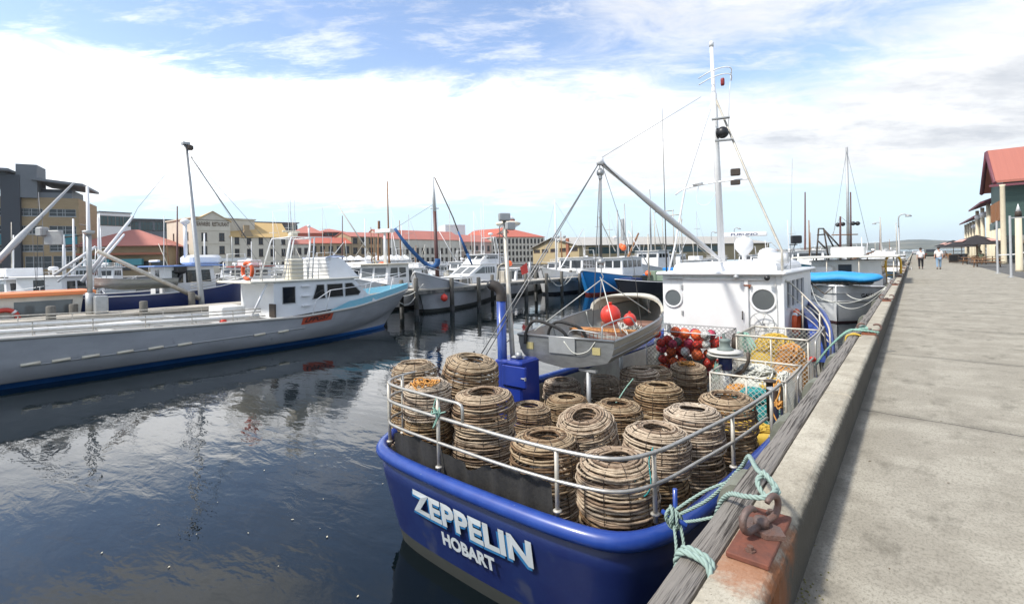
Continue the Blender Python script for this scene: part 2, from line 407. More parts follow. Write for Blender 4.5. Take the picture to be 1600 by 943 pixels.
# ------------------------------------------------------------------ the setting: water, quay, land
WZ = -1.75
def nodes_mat(name):
    m = bpy.data.materials.new(name); m.use_nodes = True
    return m, m.node_tree.nodes, m.node_tree.links, m.node_tree.nodes['Principled BSDF']
def water_mat():
    m, n, L, b = nodes_mat('water')
    b.inputs['Base Color'].default_value = (.0022, .0055, .0075, 1); b.inputs['Roughness'].default_value = .015
    b.inputs['IOR'].default_value = 1.48; b.inputs['Specular IOR Level'].default_value = .5
    g = n.new('ShaderNodeNewGeometry')
    def layer(scale, st, rot, detail, h, dist=0.0):
        mp = n.new('ShaderNodeMapping'); mp.inputs['Scale'].default_value = st; mp.inputs['Rotation'].default_value = (0, 0, R(rot))
        L.new(g.outputs['Position'], mp.inputs[0])
        t = n.new('ShaderNodeTexNoise'); t.inputs['Scale'].default_value = scale; t.inputs['Detail'].default_value = detail
        t.inputs['Roughness'].default_value = .5; t.inputs['Distortion'].default_value = dist
        L.new(mp.outputs[0], t.inputs['Vector'])
        x = n.new('ShaderNodeMath'); x.operation = 'MULTIPLY'; x.inputs[1].default_value = h; L.new(t.outputs[0], x.inputs[0])
        return x.outputs[0]
    # calm patches and ruffled patches
    t = n.new('ShaderNodeTexNoise'); t.inputs['Scale'].default_value = .11; t.inputs['Detail'].default_value = 3
    L.new(g.outputs['Position'], t.inputs['Vector'])
    r = n.new('ShaderNodeMapRange'); r.interpolation_type = 'SMOOTHSTEP'; r.inputs['From Min'].default_value = .42; r.inputs['From Max'].default_value = .62
    r.inputs['To Min'].default_value = .45; r.inputs['To Max'].default_value = 1.9
    L.new(t.outputs[0], r.inputs['Value'])
    a = layer(.8, (.45, 1.5, 1), -38, 2, .018)
    c = layer(2.4, (.6, 1.4, 1), -30, 3, .0052, .4)
    e = layer(7.5, (.7, 1.3, 1), -20, 3, .0009, .3)
    s1 = n.new('ShaderNodeMath'); s1.operation = 'ADD'; L.new(c, s1.inputs[0]); L.new(e, s1.inputs[1])
    s2 = n.new('ShaderNodeMath'); s2.operation = 'MULTIPLY'; L.new(s1.outputs[0], s2.inputs[0]); L.new(r.outputs['Result'], s2.inputs[1])
    s3 = n.new('ShaderNodeMath'); s3.operation = 'ADD'; L.new(s2.outputs[0], s3.inputs[0]); L.new(a, s3.inputs[1])
    bn = n.new('ShaderNodeBump'); bn.inputs['Strength'].default_value = 1; bn.inputs['Distance'].default_value = 1
    L.new(s3.outputs[0], bn.inputs['Height']); L.new(bn.outputs[0], b.inputs['Normal'])
    return m
def concrete_mat(name, base, dark, pale, joints=None, face=None, streak=None, rustspot=None, speckamt=.62):
    m, n, L, b = nodes_mat(name)
    b.inputs['Roughness'].default_value = .9; b.inputs['Specular IOR Level'].default_value = .3
    g = n.new('ShaderNodeNewGeometry'); pos = g.outputs['Position']
    def noise_(scale, detail=6, rough=.6, st=(1, 1, 1)):
        mp = n.new('ShaderNodeMapping'); mp.inputs['Scale'].default_value = st; L.new(pos, mp.inputs[0])
        t = n.new('ShaderNodeTexNoise'); t.inputs['Scale'].default_value = scale; t.inputs['Detail'].default_value = detail
        t.inputs['Roughness'].default_value = rough; L.new(mp.outputs[0], t.inputs['Vector']); return t.outputs[0]
    def rng(x, lo, hi, o1=1.0, o0=0.0):
        r = n.new('ShaderNodeMapRange'); r.interpolation_type = 'SMOOTHSTEP'; r.inputs['From Min'].default_value = lo; r.inputs['From Max'].default_value = hi
        r.inputs['To Max'].default_value = o1; r.inputs['To Min'].default_value = o0; L.new(x, r.inputs['Value']); return r.outputs['Result']
    def mix(a, c, f):
        x = n.new('ShaderNodeMix'); x.data_type = 'RGBA'
        if isinstance(a, tuple): x.inputs['A'].default_value = (*a, 1)
        else: L.new(a, x.inputs['A'])
        x.inputs['B'].default_value = (*c, 1); L.new(f, x.inputs['Factor']); return x.outputs['Result']
    col = mix(base, pale, rng(noise_(1.6, 9, .72), .42, .64, .85))
    col = mix(col, dark, rng(noise_(3.3, 8, .7, (1, .6, 1)), .50, .72, .75))
    col = mix(col, dark, rng(noise_(62, 6, .8, (1, .6, 1)), .46, .64, speckamt))
    col = mix(col, tuple(c * .35 for c in dark), rng(noise_(110, 2, .5), .66, .74, .7))
    col = mix(col, tuple(min(1, c * 1.25) for c in pale), rng(noise_(75, 2, .5), .68, .76, .6))
    col = mix(col, tuple(c * .8 for c in dark), rng(noise_(.45, 10, .75, (1, .5, 1)), .56, .66, .45))
    hgt = noise_(60, 5, .7)
    if joints:
        sp = n.new('ShaderNodeSeparateXYZ'); L.new(pos, sp.inputs[0])
        def mt(op, a, c):
            q = n.new('ShaderNodeMath'); q.operation = op
            for i, z in enumerate((a, c)):
                if isinstance(z, (int, float)): q.inputs[i].default_value = z
                elif z is not None: L.new(z, q.inputs[i])
            return q.outputs[0]
        w = mt('MULTIPLY', mt('SUBTRACT', noise_(5, 4), .5), .06)
        yy = mt('ADD', mt('ADD', sp.outputs[1], mt('MULTIPLY', sp.outputs[0], joints[2])), w)
        ph = mt('SUBTRACT', mt('DIVIDE', mt('SUBTRACT', yy, joints[0]), joints[1]), .5)
        fr = mt('ABSOLUTE', mt('SUBTRACT', mt('FRACT', ph, None), .5), None)
        dd = mt('MULTIPLY', fr, joints[1])
        line = rng(dd, .006, .014, 0.0, .9)
        halo = rng(dd, .01, .22, 0.0, .28)
        col = mix(col, tuple(c * .8 for c in dark), halo)
        col = mix(col, (.05, .045, .04), line)
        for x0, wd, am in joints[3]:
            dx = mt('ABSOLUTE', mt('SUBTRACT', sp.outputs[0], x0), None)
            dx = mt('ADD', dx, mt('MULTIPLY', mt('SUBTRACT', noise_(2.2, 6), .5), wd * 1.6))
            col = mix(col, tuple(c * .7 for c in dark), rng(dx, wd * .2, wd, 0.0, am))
    if face:      # darker colour on the landward face, ragged along the arris
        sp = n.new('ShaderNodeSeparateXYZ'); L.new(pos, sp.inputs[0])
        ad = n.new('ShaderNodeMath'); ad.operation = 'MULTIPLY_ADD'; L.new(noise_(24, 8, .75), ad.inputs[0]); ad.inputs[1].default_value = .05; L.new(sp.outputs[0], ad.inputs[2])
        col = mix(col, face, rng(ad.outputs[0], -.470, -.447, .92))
    if rustspot:
        for (c0, rad, rc, am) in rustspot:
            v = n.new('ShaderNodeVectorMath'); v.operation = 'DISTANCE'; L.new(pos, v.inputs[0]); v.inputs[1].default_value = c0
            q = n.new('ShaderNodeMath'); q.operation = 'ADD'; L.new(v.outputs['Value'], q.inputs[0])
            q2 = n.new('ShaderNodeMath'); q2.operation = 'MULTIPLY_ADD'; L.new(noise_(14, 6, .7), q2.inputs[0]); q2.inputs[1].default_value = rad * 1.5; q2.inputs[2].default_value = -rad * .75
            L.new(q2.outputs[0], q.inputs[1])
            col = mix(col, rc, rng(q.outputs[0], rad * .35, rad, 0.0, am))
    L.new(col, b.inputs['Base Color'])
    bn = n.new('ShaderNodeBump'); bn.inputs['Strength'].default_value = .55; bn.inputs['Distance'].default_value = .006
    L.new(hgt, bn.inputs['Height']); L.new(bn.outputs[0], b.inputs['Normal'])
    return m

w = MB(); w.quad((-3000, -450, WZ), (-.75, -450, WZ), (-.75, 5000, WZ), (-3000, 5000, WZ)); w.quad((-.75, 5000, WZ), (-.75, 230, WZ), (3000, 230, WZ), (3000, 5000, WZ))
tag(w.build('water', water_mat()), kind='structure')

# the promenade slab and the asphalt beyond it
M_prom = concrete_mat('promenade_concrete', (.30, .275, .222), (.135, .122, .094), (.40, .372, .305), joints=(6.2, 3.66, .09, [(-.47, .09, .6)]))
p = MB()
ys = [-6, 0, 4, 8, 14, 25, 45, 80, 130, 228]
for a, c in zip(ys, ys[1:]): p.quad((-.47, a, 0), (4.5, a, 0), (4.5, c, 0), (-.47, c, 0))
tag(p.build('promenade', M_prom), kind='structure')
M_asph = mat('asphalt', (.085, .085, .08), .95, col2=(.13, .125, .115), nscale=1.2, namt=.8, bump=.3, bscale=80)
p = MB(); p.quad((4.5, -6, -.004), (60, -6, -.004), (60, 228, -.004), (4.5, 228, -.004))
tag(p.build('road', M_asph), kind='structure')
p = MB()
for yy in (43, 47.5): p.box((5.9, yy, .002), (1.1, .10, .004))
tag(p.build('road_marking', M_['white_paint']), kind='structure')

# kerb: battered concrete upstand along the water's edge, worn at the arrises
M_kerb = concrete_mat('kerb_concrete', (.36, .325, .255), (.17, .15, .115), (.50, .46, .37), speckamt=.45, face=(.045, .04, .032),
    rustspot=[((-.57, 2.26, .3), .24, (.30, .10, .03), .7), ((-.47, 2.33, .15), .24, (.20, .08, .035), .8), ((-.57, 2.6, .3), .2, (.24, .09, .035), .7),
              ((-.6, 9.8, .3), .26, (.24, .10, .04), .5)])
def kerb_mesh(y0, y1, step, rough):
    mb = MB(); rings = []; N = int(round((y1 - y0) / step))
    prof = [(-.700, -.35), (-.700, .15), (-.699, .27), (-.690, .300), (-.64, .304), (-.57, .305), (-.515, .304), (-.503, .300), (-.488, .287), (-.474, .272), (-.468, .255), (-.467, .22), (-.467, .18), (-.467, .14), (-.467, .10), (-.466, .06), (-.465, -.01)]
    for i in range(N + 1):
        y = y0 + (y1 - y0) * i / N; rg = []
        jn = min(abs(((y - 5.55 + 1.8) % 3.66) - 1.8), 9)
        for x, z in prof:
            e = 1.0 if -.53 < x < -.466 and z > .24 else .35
            q = Vector((x * 3, y, z * 3))
            dx = (noise.noise(q * 6) * .004 + noise.noise(q * 30) * .004) * rough * e
            dz = (noise.noise(q * 5 + Vector((9, 3, 1))) * .004 + noise.noise(q * 31) * .004) * rough * e
            if jn < .012 and z > .1: dz -= .012; dx -= .008
            if 2.02 < y < 2.42 and x > -.49 and z < .25:     # spalled face by the near mooring plate
                dx -= .035 * abs(math.sin(y * 34)) * (1 - abs(y - 2.22) / .2)
            if z < .05: dx = dz = 0
            rg.append((x + dx, y, z + dz))
        rings.append(rg)
    mb.loft(rings, False, False, 0, False)
    return mb
k1 = kerb_mesh(-1, 9, .016, 1.0)
k2 = kerb_mesh(9, 40, .12, .7)
k3 = kerb_mesh(40, 228, 4, 0)
for k in (k2, k3):
    o = len(k1.v); k1.v += k.v; k1.f += [tuple(i + o for i in f) for f in k.f]; k1.mi += k.mi; k1.sm += k.sm
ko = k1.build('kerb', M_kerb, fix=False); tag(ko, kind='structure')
M_wall = concrete_mat('quay_wall_concrete', (.22, .21, .18), (.09, .085, .07), (.3, .29, .25))
q = MB(); q.box((-.48, 111, -1.6), (.44, 234, 2.5)); q.box((29.5, 111, -.6), (60, 234, 1.18)); q.box((-.30, 111, -.9), (.36, 234, 1.78))
tag(q.build('quay_wall', M_wall), 'concrete quay wall dropping from the kerb to the water beside the blue boat', 'quay wall')

# weathered timber beam bolted outside the kerb
tb = MB(); rings = []
prof = [(-.838, .02), (-.838, .275), (-.826, .292), (-.77, .296), (-.715, .294), (-.706, .282), (-.706, .02)]
for i in range(0, 601):
    y = .2 + i * .03 if i < 500 else 15.2 + (i - 500) * 1.2; rg = []
    for x, z in prof:
        q = Vector((x * 14, y * 1.1, z * 14)); s = 1 if i < 500 else .3
        rg.append((x + (noise.noise(q) * .010 + noise.noise(q * 3) * .004) * s * (.3 if x > -.71 else 1), y, z + (noise.noise(q + Vector((5, 5, 5))) * .010 + noise.noise(q * 2.7) * .005) * s))
    rings.append(rg)
tb.loft(rings, True, True, 0, True)
tbo = tb.build('timber_beam', M_['timber_grey'], fix=False)
tag(tbo, 'long weathered grey timber beam bolted along the water side of the kerb', 'timber beam')
M_pad = mat('fender_pile_green', (.20, .205, .165), .9, col2=(.11, .115, .09), nscale=7, namt=.8, bump=.4, bscale=25)
def fender(y, label):
    f = MB()
    prof = [(-.84, -2.6), (-.98, -2.6), (-.98, .11), (-.955, .19), (-.90, .235), (-.84, .245)]
    f.prism(prof, lambda u, v, h: Vector((u, y + h, v)), -.14, .14)
    tag(f.build('fender_pile', M_pad), label, 'fender pile', 'fender piles along the quay timber')
for y, lab in [(3.3, 'grey green fender pile top beside the knotted mooring rope and stern corner'), (4.75, 'grey green fender pile top second along the timber from the stern'),
               (6.3, 'grey green fender pile top between pot rail and rope basket'), (8.0, 'grey green fender pile top beside the near rope basket corner'),
               (10.3, 'grey green fender pile top under the second mooring hook'), (13.2, 'grey green fender pile top ahead of the second mooring hook')]:
    fender(y, lab)
for y, w_ in ((17.5, 'just before'), (21.8, 'right beside the stern of'), (26.2, 'alongside')): fender(y, 'grey green fender pile top %s the white double-ended boat' % w_)

# mooring hooks on rusty plates
def hook(loc, rz, label, near=False, spread=1.0, lean=0.0):
    t = thing('mooring_hook', label, 'mooring hook', loc, 0, 'ram horn mooring hooks along the kerb')
    f = MB()
    if near: f.bbox((.0, -.02, .012), (.175, .50, .024), .004, 0)
    else: f.bbox((0, 0, .012), (.19, .30, .024), .004, 0)
    f.build('base_plate', M_['red_primer'] if near else M_['rust'], t)
    f = MB()
    hexp = [(.085 * math.cos(a) * (.8 if i % 3 else 1.05), .115 * math.sin(a)) for i, a in enumerate([R(90 + 60 * k) for k in range(6)])]
    Mx = Matrix.Rotation(rz, 3, 'Z')
    f.prism(hexp, lambda u, v, h: Mx @ Vector((u, v, h)), .026, .048)
    f.build('swivel_plate', M_['old_iron'], t)
    f = MB()
    for s in (-1, 1):
        pts = [(0, 0, .055)]
        rr = .055 * spread; cx = .10 * spread
        for k in range(0, 15):
            a = R(-90 + k * 16.5)
            pts.append((s * (cx + rr * 1.05 * math.cos(a)), 0, .055 + rr * .95 + rr * .95 * math.sin(a)))
        Mh = Matrix.Rotation(rz, 3, 'Z') @ Matrix.Rotation(lean, 3, 'X')
        pts = [Mh @ Vector(q) for q in pts]
        n = len(pts)
        f.tube(pts, [.016 if i < n - 4 else .016 - .0012 * (i - n + 4) for i in range(n)], 10)
    f.build('horn', M_['old_iron'], t)
    f = MB(); f.lathe([(.001, .05), (.036, .05), (.036, .075), (.028, .088), (.001, .09)], (0, 0, 0), 14)
    f.build('pivot_boss', M_['old_iron'], t)
    for yy in ((-.205, .19) if near else (-.115, .115)):
        f = MB(); f.lathe([(.001, .024), (.022, .024), (.022, .032), (.014, .032), (.014, .048), (.001, .05)], (0, yy, 0), 6, sm=False)
        f.build('bolt', M_['old_iron'], t)
    return t
hook((-.585, 2.54, .306), R(74), 'rusty red mooring hook plate nearest the camera, tied with pale green rope', True, 1.0, R(0))
hk = [(9.85, 'rusty mooring hook tied with mint rope beside the blue boat bow'), (16.5, 'rusty empty mooring hook beside the white double-ended boat'),
      (24.2, 'rusty mooring hook third from the tied mint rope'), (31.9, 'small rusty mooring hook before the yellow ladder rail')]
for y, lab in hk: hook((-.585, y, .306), 0, lab, spread=1.0)
for y, w_ in ((39.5, 'fifth'), (47, 'sixth'), (55, 'seventh'), (62, 'eighth')): hook((-.585, y, .306), 0, 'tiny far mooring hook on the kerb, %s hook from the rusty plate' % w_)

# far shore, the wharf apron on the west side and its ground, as seen across the dock
def poly_sheet(name, pts, z, m, kind='structure', zb=None):
    f = MB(); n = len(pts)
    if zb is None: f.add([(x, y, z) for x, y in pts], [tuple(range(n))])
    else: f.prism(pts, lambda u, v, h: Vector((u, v, h)), zb, z)
    return tag(f.build(name, m), kind=kind)
def wp(px, d): q = at_d(px, hor(px), d); return (q.x, q.y)
M_land = mat('wharf_ground', (.22, .215, .20), .95, col2=(.15, .145, .135), nscale=.3, namt=.7)
far = [wp(-900, 60), wp(-400, 76), wp(60, 84), wp(400, 102), wp(640, 128), wp(800, 165), wp(1000, 175), wp(1040, 330), wp(900, 800), wp(300, 900), wp(-900, 600)]
poly_sheet('far_wharf', far, 0, M_land, zb=-2.6)

# hills across the estuary
def hills():
    f = MB(); rows = []
    for j, (dist, hs) in enumerate([(2300, .15), (2700, .8), (3200, 1.0), (3900, .75), (4600, .1)]):
        row = []
        for i in range(0, 121):
            a = R(-62 + i * 1.0); s = i / 120
            d = FV * math.cos(a) + RV * math.sin(a)
            h = 62 * (.55 + .5 * noise.noise(Vector((i * .085, j * .3, 2))) + .22 * noise.noise(Vector((i * .27, j, 7))))
            ang = math.degrees(a)
            h *= .42 + .75 * max(0, min(1, (ang - 5) / 30)) if ang > -5 else .5
            pnt = Vector((0, 0, 0)) + d * dist
            row.append((pnt.x, pnt.y, -4 + max(0, h * hs * (dist / 3200)) + 2))
        rows.append(row)
    f.loft(rows, False, False, 0, True)
    m, n, L, b = nodes_mat('hill_scrub'); b.inputs['Roughness'].default_value = 1
    g = n.new('ShaderNodeNewGeometry'); t = n.new('ShaderNodeTexNoise'); t.inputs['Scale'].default_value = .012; t.inputs['Detail'].default_value = 8
    L.new(g.outputs['Position'], t.inputs['Vector'])
    cr = n.new('ShaderNodeValToRGB'); L.new(t.outputs[0], cr.inputs[0])
    e = cr.color_ramp.elements; e[0].position = .40; e[0].color = (.05, .065, .05, 1); e[1].position = .62; e[1].color = (.17, .165, .12, 1)
    t2 = n.new('ShaderNodeTexVoronoi'); t2.inputs['Scale'].default_value = .03; L.new(g.outputs['Position'], t2.inputs['Vector'])
    L.new(cr.outputs[0], b.inputs['Base Color'])
    return tag(f.build('hills', m, fix=False), kind='structure')
hills()
# houses dotted over the hillside across the estuary
hm = MB(); hm.box((0, 0, 2.0), (9, 7, 4)); hm.prism([(-5, 4), (5, 4), (0, 6.5)], lambda u, v, h: Vector((u, h, v)), -4, 4, 1)
first = None
for i in range(70):
    px = rnd.uniform(1035, 1430); d = rnd.uniform(2350, 2900); x, y = wp(px, d)
    if first is None:
        first = hm.build('hillside_house', [M_['cream_paint'], mat('far_roof', (.35, .2, .16), .8)])
        tag(first, 'tiny pale house on the hillside across the water', 'house', 'houses on the far hillside'); o = first
    else:
        o = first.copy(); COL.objects.link(o)
    k = (d - 2300) / 400
    o.location = (x, y, -3 + 12 * k + rnd.uniform(0, 5)); o.rotation_euler = (0, 0, rnd.uniform(0, 3))
    o.scale = (rnd.uniform(.7, 1.6),) * 3
# ------------------------------------------------------------------ the blue boat
DECK = -1.12
outline = [(-3.65, 18.6), (-2.75, 16.9), (-2.05, 15.2), (-1.55, 13.4), (-1.33, 11.5), (-1.26, 9.5), (-1.28, 7.8), (-1.36, 6.0), (-1.45, 4.9), (-1.53, 4.25), (-1.62, 3.85), (-1.86, 3.52),
           (-2.35, 3.41), (-3.25, 3.39), (-4.15, 3.42), (-4.75, 3.48), (-5.08, 3.60), (-5.30, 3.90), (-5.52, 4.4), (-5.62, 5.2), (-5.54, 6.5), (-5.36, 8.5), (-5.30, 11), (-5.2, 13.6), (-4.85, 16), (-4.4, 17.6)]
OUT = [Vector((q[0], q[1], 0)) for q in smoothline([(x, y, 0) for x, y in outline], 5, True)]
def sheer(y):
    if y < 11.8: return -.62 + .004 * max(0, y - 4)
    t = min(1, (y - 11.8) / 3.0); return -.59 + .74 * (t * t * (3 - 2 * t)) + .1 * max(0, y - 14.8)
CEN = Vector((-3.65, 9, 0))
def ring_at(inset, zfun):
    rg = []; n = len(OUT)
    for i, q in enumerate(OUT):
        t = (OUT[(i + 1) % n] - OUT[i - 1]).normalized(); nrm = Vector((t.y, -t.x, 0))
        if (q - CEN).dot(nrm) < 0: nrm = -nrm
        bow = max(0, min(1, (q.y - 11) / 7.6))
        e = q - nrm * inset * (1 + 2.6 * bow * bow)
        rg.append((e.x, e.y, zfun(q.y)))
    return rg
zep = thing('fishing_boat', 'blue hulled fishing boat with white wheelhouse, its stern deck stacked with cane pots', 'fishing boat')
h = MB()
h.loft([ring_at(.10, lambda y: sheer(y) - .04), ring_at(.03, lambda y: sheer(y) - .10), ring_at(.0, lambda y: sheer(y) - .18), ring_at(.015, lambda y: sheer(y) * .55 - .55), ring_at(.11, lambda y: -1.3), ring_at(.18, lambda y: -1.58)], True)
h.loft([ring_at(.18, lambda y: -1.58), ring_at(.24, lambda y: -1.8), ring_at(.45, lambda y: -2.3), ring_at(1.0, lambda y: -2.7)], True, False, 1)
h.build('hull', [M_['blue_hull'], M_['boot_grey']], zep)
h = MB(); h.loft([ring_at(.10, lambda y: sheer(y) - .04), ring_at(.13, lambda y: sheer(y) - .12), ring_at(.14, lambda y: DECK)], True)
h.build('bulwark_lining', mat('lining_grey', (.36, .37, .34), .7, col2=(.22, .22, .2), nscale=4, namt=.8), zep)
h = MB(); n = len(OUT); q = [(x, y, z + .0) for x, y, z in ring_at(.13, lambda y: DECK)]; h.add(q, [tuple(range(n))])
h.build('deck', M_['deck_grey'], zep)
h = MB(); h.tube([Vector(v) for v in ring_at(-.0, lambda y: sheer(y) - .0)], .078, 12, True)
h.build('gunwale_roll', M_['roll_blue'], zep)
h = MB(); fd = [Vector(v) for v in ring_at(.12, lambda y: sheer(y) - .12)]; fd = [v for v in fd if v.y > 14.4]
# order around: starboard part at the list's start, port part at its end
a = [v for v in fd if v.x > -3.65]; b = [v for v in fd if v.x <= -3.65]
a.sort(key=lambda v: v.y); b.sort(key=lambda v: v.y)
k = min(len(a), len(b)); h.loft([a[:k] if len(a) == k else [a[int(i * (len(a) - 1) / (k - 1))] for i in range(k)], b[:k] if len(b) == k else [b[int(i * (len(b) - 1) / (k - 1))] for i in range(k)]], False)
h.build('foredeck', M_['white_paint'], zep)

# lettering on the transom
def tr_y(x, z):
    pts = [(-5.08, 3.60), (-4.75, 3.48), (-4.15, 3.42), (-3.25, 3.39), (-2.35, 3.41), (-1.86, 3.52)]
    for (x0, y0), (x1, y1) in zip(pts, pts[1:]):
        if x0 <= x <= x1:
            y = y0 + (y1 - y0) * (x - x0) / (x1 - x0); break
    else: y = 3.5
    return y + max(0, (-.88 - z)) * .19 - .008
def on_transom(x0, x1, z0, z1, off):
    def fn(u, v):
        x = x0 + (x1 - x0) * u; z = z0 + (z1 - z0) * v
        return Vector((x, tr_y(x, z) - off, z))
    return fn
def curvy(mb, body, fn, bold, mi, n=0):
    lettering(mb, body, fn, bold, 0, mi)
h = MB()
lettering(h, 'ZEPPELIN', on_transom(-4.31, -2.64, -1.085, -.83, .013), .038, 0, 0)
lettering(h, 'HOBART', on_transom(-3.87, -3.12, -1.32, -1.165, .013), .045, 0, 0)
lettering(h, 'ZEPPELIN', on_transom(-4.335, -2.665, -1.118, -.863, .008), .038, 0, 1)
h.build('lettering', [mat('letter_white', (.50, .54, .56), .5), mat('letter_blue', (.03, .17, .38), .5)], zep, fix=False)

# stern rail of stainless pipe
def rail_pts(lst, z): return smoothline([(x, y, z if not isinstance(z, (list, tuple)) else z[i]) for i, (x, y) in enumerate(lst)], 6)
base = [(-5.0, 4.6), (-5.10, 3.95), (-4.95, 3.62), (-4.6, 3.52), (-3.75, 3.48), (-2.95, 3.46), (-2.3, 3.50), (-1.90, 3.62), (-1.70, 3.98), (-1.58, 4.6), (-1.45, 5.4), (-1.36, 6.3), (-1.33, 6.9)]
h = MB()
h.tube(rail_pts(base, .0), .019, 8)
h.tube(rail_pts(base[:-1], -.27), .017, 8)
top = rail_pts([(-5.06, 4.5), (-5.1, 3.95), (-4.95, 3.62), (-4.6, 3.52), (-3.9, 3.49), (-3.62, 3.48)], .20)
h.tube(top + smoothline([(-3.57, 3.48, .185), (-3.55, 3.48, .14), (-3.55, 3.48, .02)], 3), .017, 8)
h.tube([(-1.33, 6.9, 0), (-1.33, 6.95, -.05), (-1.33, 6.95, -.58)], .019, 8)
h.build('stern_rail', M_['steel'], zep)
for (x, y, zt) in [(-5.09, 3.93, .2), (-4.98, 3.64, .2), (-3.93, 3.49, .2), (-2.42, 3.49, .0), (-1.73, 3.94, .0), (-1.47, 5.3, .0), (-1.345, 6.45, .0)]:
    f = MB(); f.cyl((x, y, -.60), (x, y, zt), .020, n=8); f.lathe([(.04, 0), (.04, .012), (.021, .02)], (x, y, -.535), 10)
    f.build('rail_post', M_['pipe_pale'], zep)
# black rubber cloth lashed inside the rail
f = MB(); g0 = []; g1 = []
for i in range(61):
    u = i / 60; x = -4.75 + u * 2.25
    y = 3.53 + .02 * math.sin(i * .7); zt = -.36 + .05 * math.sin(u * 9) + .03 * noise.noise(Vector((i * .3, 0, 0))) - .05 * math.exp(-((u - .55) / .05) ** 2)
    g0.append((x, y + .03, -.66)); g1.append((x, y + .015 * math.sin(i * 1.3), zt))
f.loft([g0, g1], False)
f.build('rubber_cloth', M_['black_rubber'], zep)

# starboard rail and boarding rail forward
h = MB()
def gx(y):
    best = min((v for v in OUT if v.x > -3.65), key=lambda v: abs(v.y - y)); return best.x
h.tube(smoothline([(-1.37, 8.3, -.60), (-1.37, 8.3, -.28), (-1.36, 8.45, -.17), (-1.36, 9.6, -.15), (-1.37, 9.75, -.22), (-1.37, 9.75, -.6)], 4), .017, 8)
h.tube(smoothline([(-1.35, 9.9, -.6), (-1.35, 9.9, .0), (-1.36, 10.1, .12), (-1.40, 11.2, .15), (-1.42, 11.6, .10), (-1.42, 11.8, -.5)], 4), .017, 8)
h.build('side_rail', M_['steel'], zep)
h = MB()
h.tube(smoothline([(-2.26, 12.5, 1.02), (-2.2, 12.9, .92), (-1.70, 12.55, .45), (-1.42, 12.1, .12), (-1.36, 11.9, -.15), (-1.36, 11.9, -.58)], 5), .02, 8)
for zz in (.25, .55): h.tube(smoothline([(-2.24, 12.6, 1.0 - zz), (-1.75, 12.6, .42 - zz * .6), (-1.40, 12.0, -.0 - zz * .4)], 5), .011, 6)
h.cyl((-1.95, 12.6, .70), (-1.95, 12.6, -.2), .018); h.cyl((-1.60, 12.4, .33), (-1.60, 12.4, -.45), .018)
h.build('boarding_rail', M_['pipe_pale'], zep)
for i, (y, lean) in enumerate([(6.95, .0), (7.35, .0)]):
    f = MB(); f.lathe([(.055, -.62), (.055, -.10), (.085, -.09), (.085, -.075), (.001, -.07)], (-1.42 - .12 * i, y, 0), 12)
    f.build('bollard', M_['dark_steel'] if i else M_['galv'], zep)

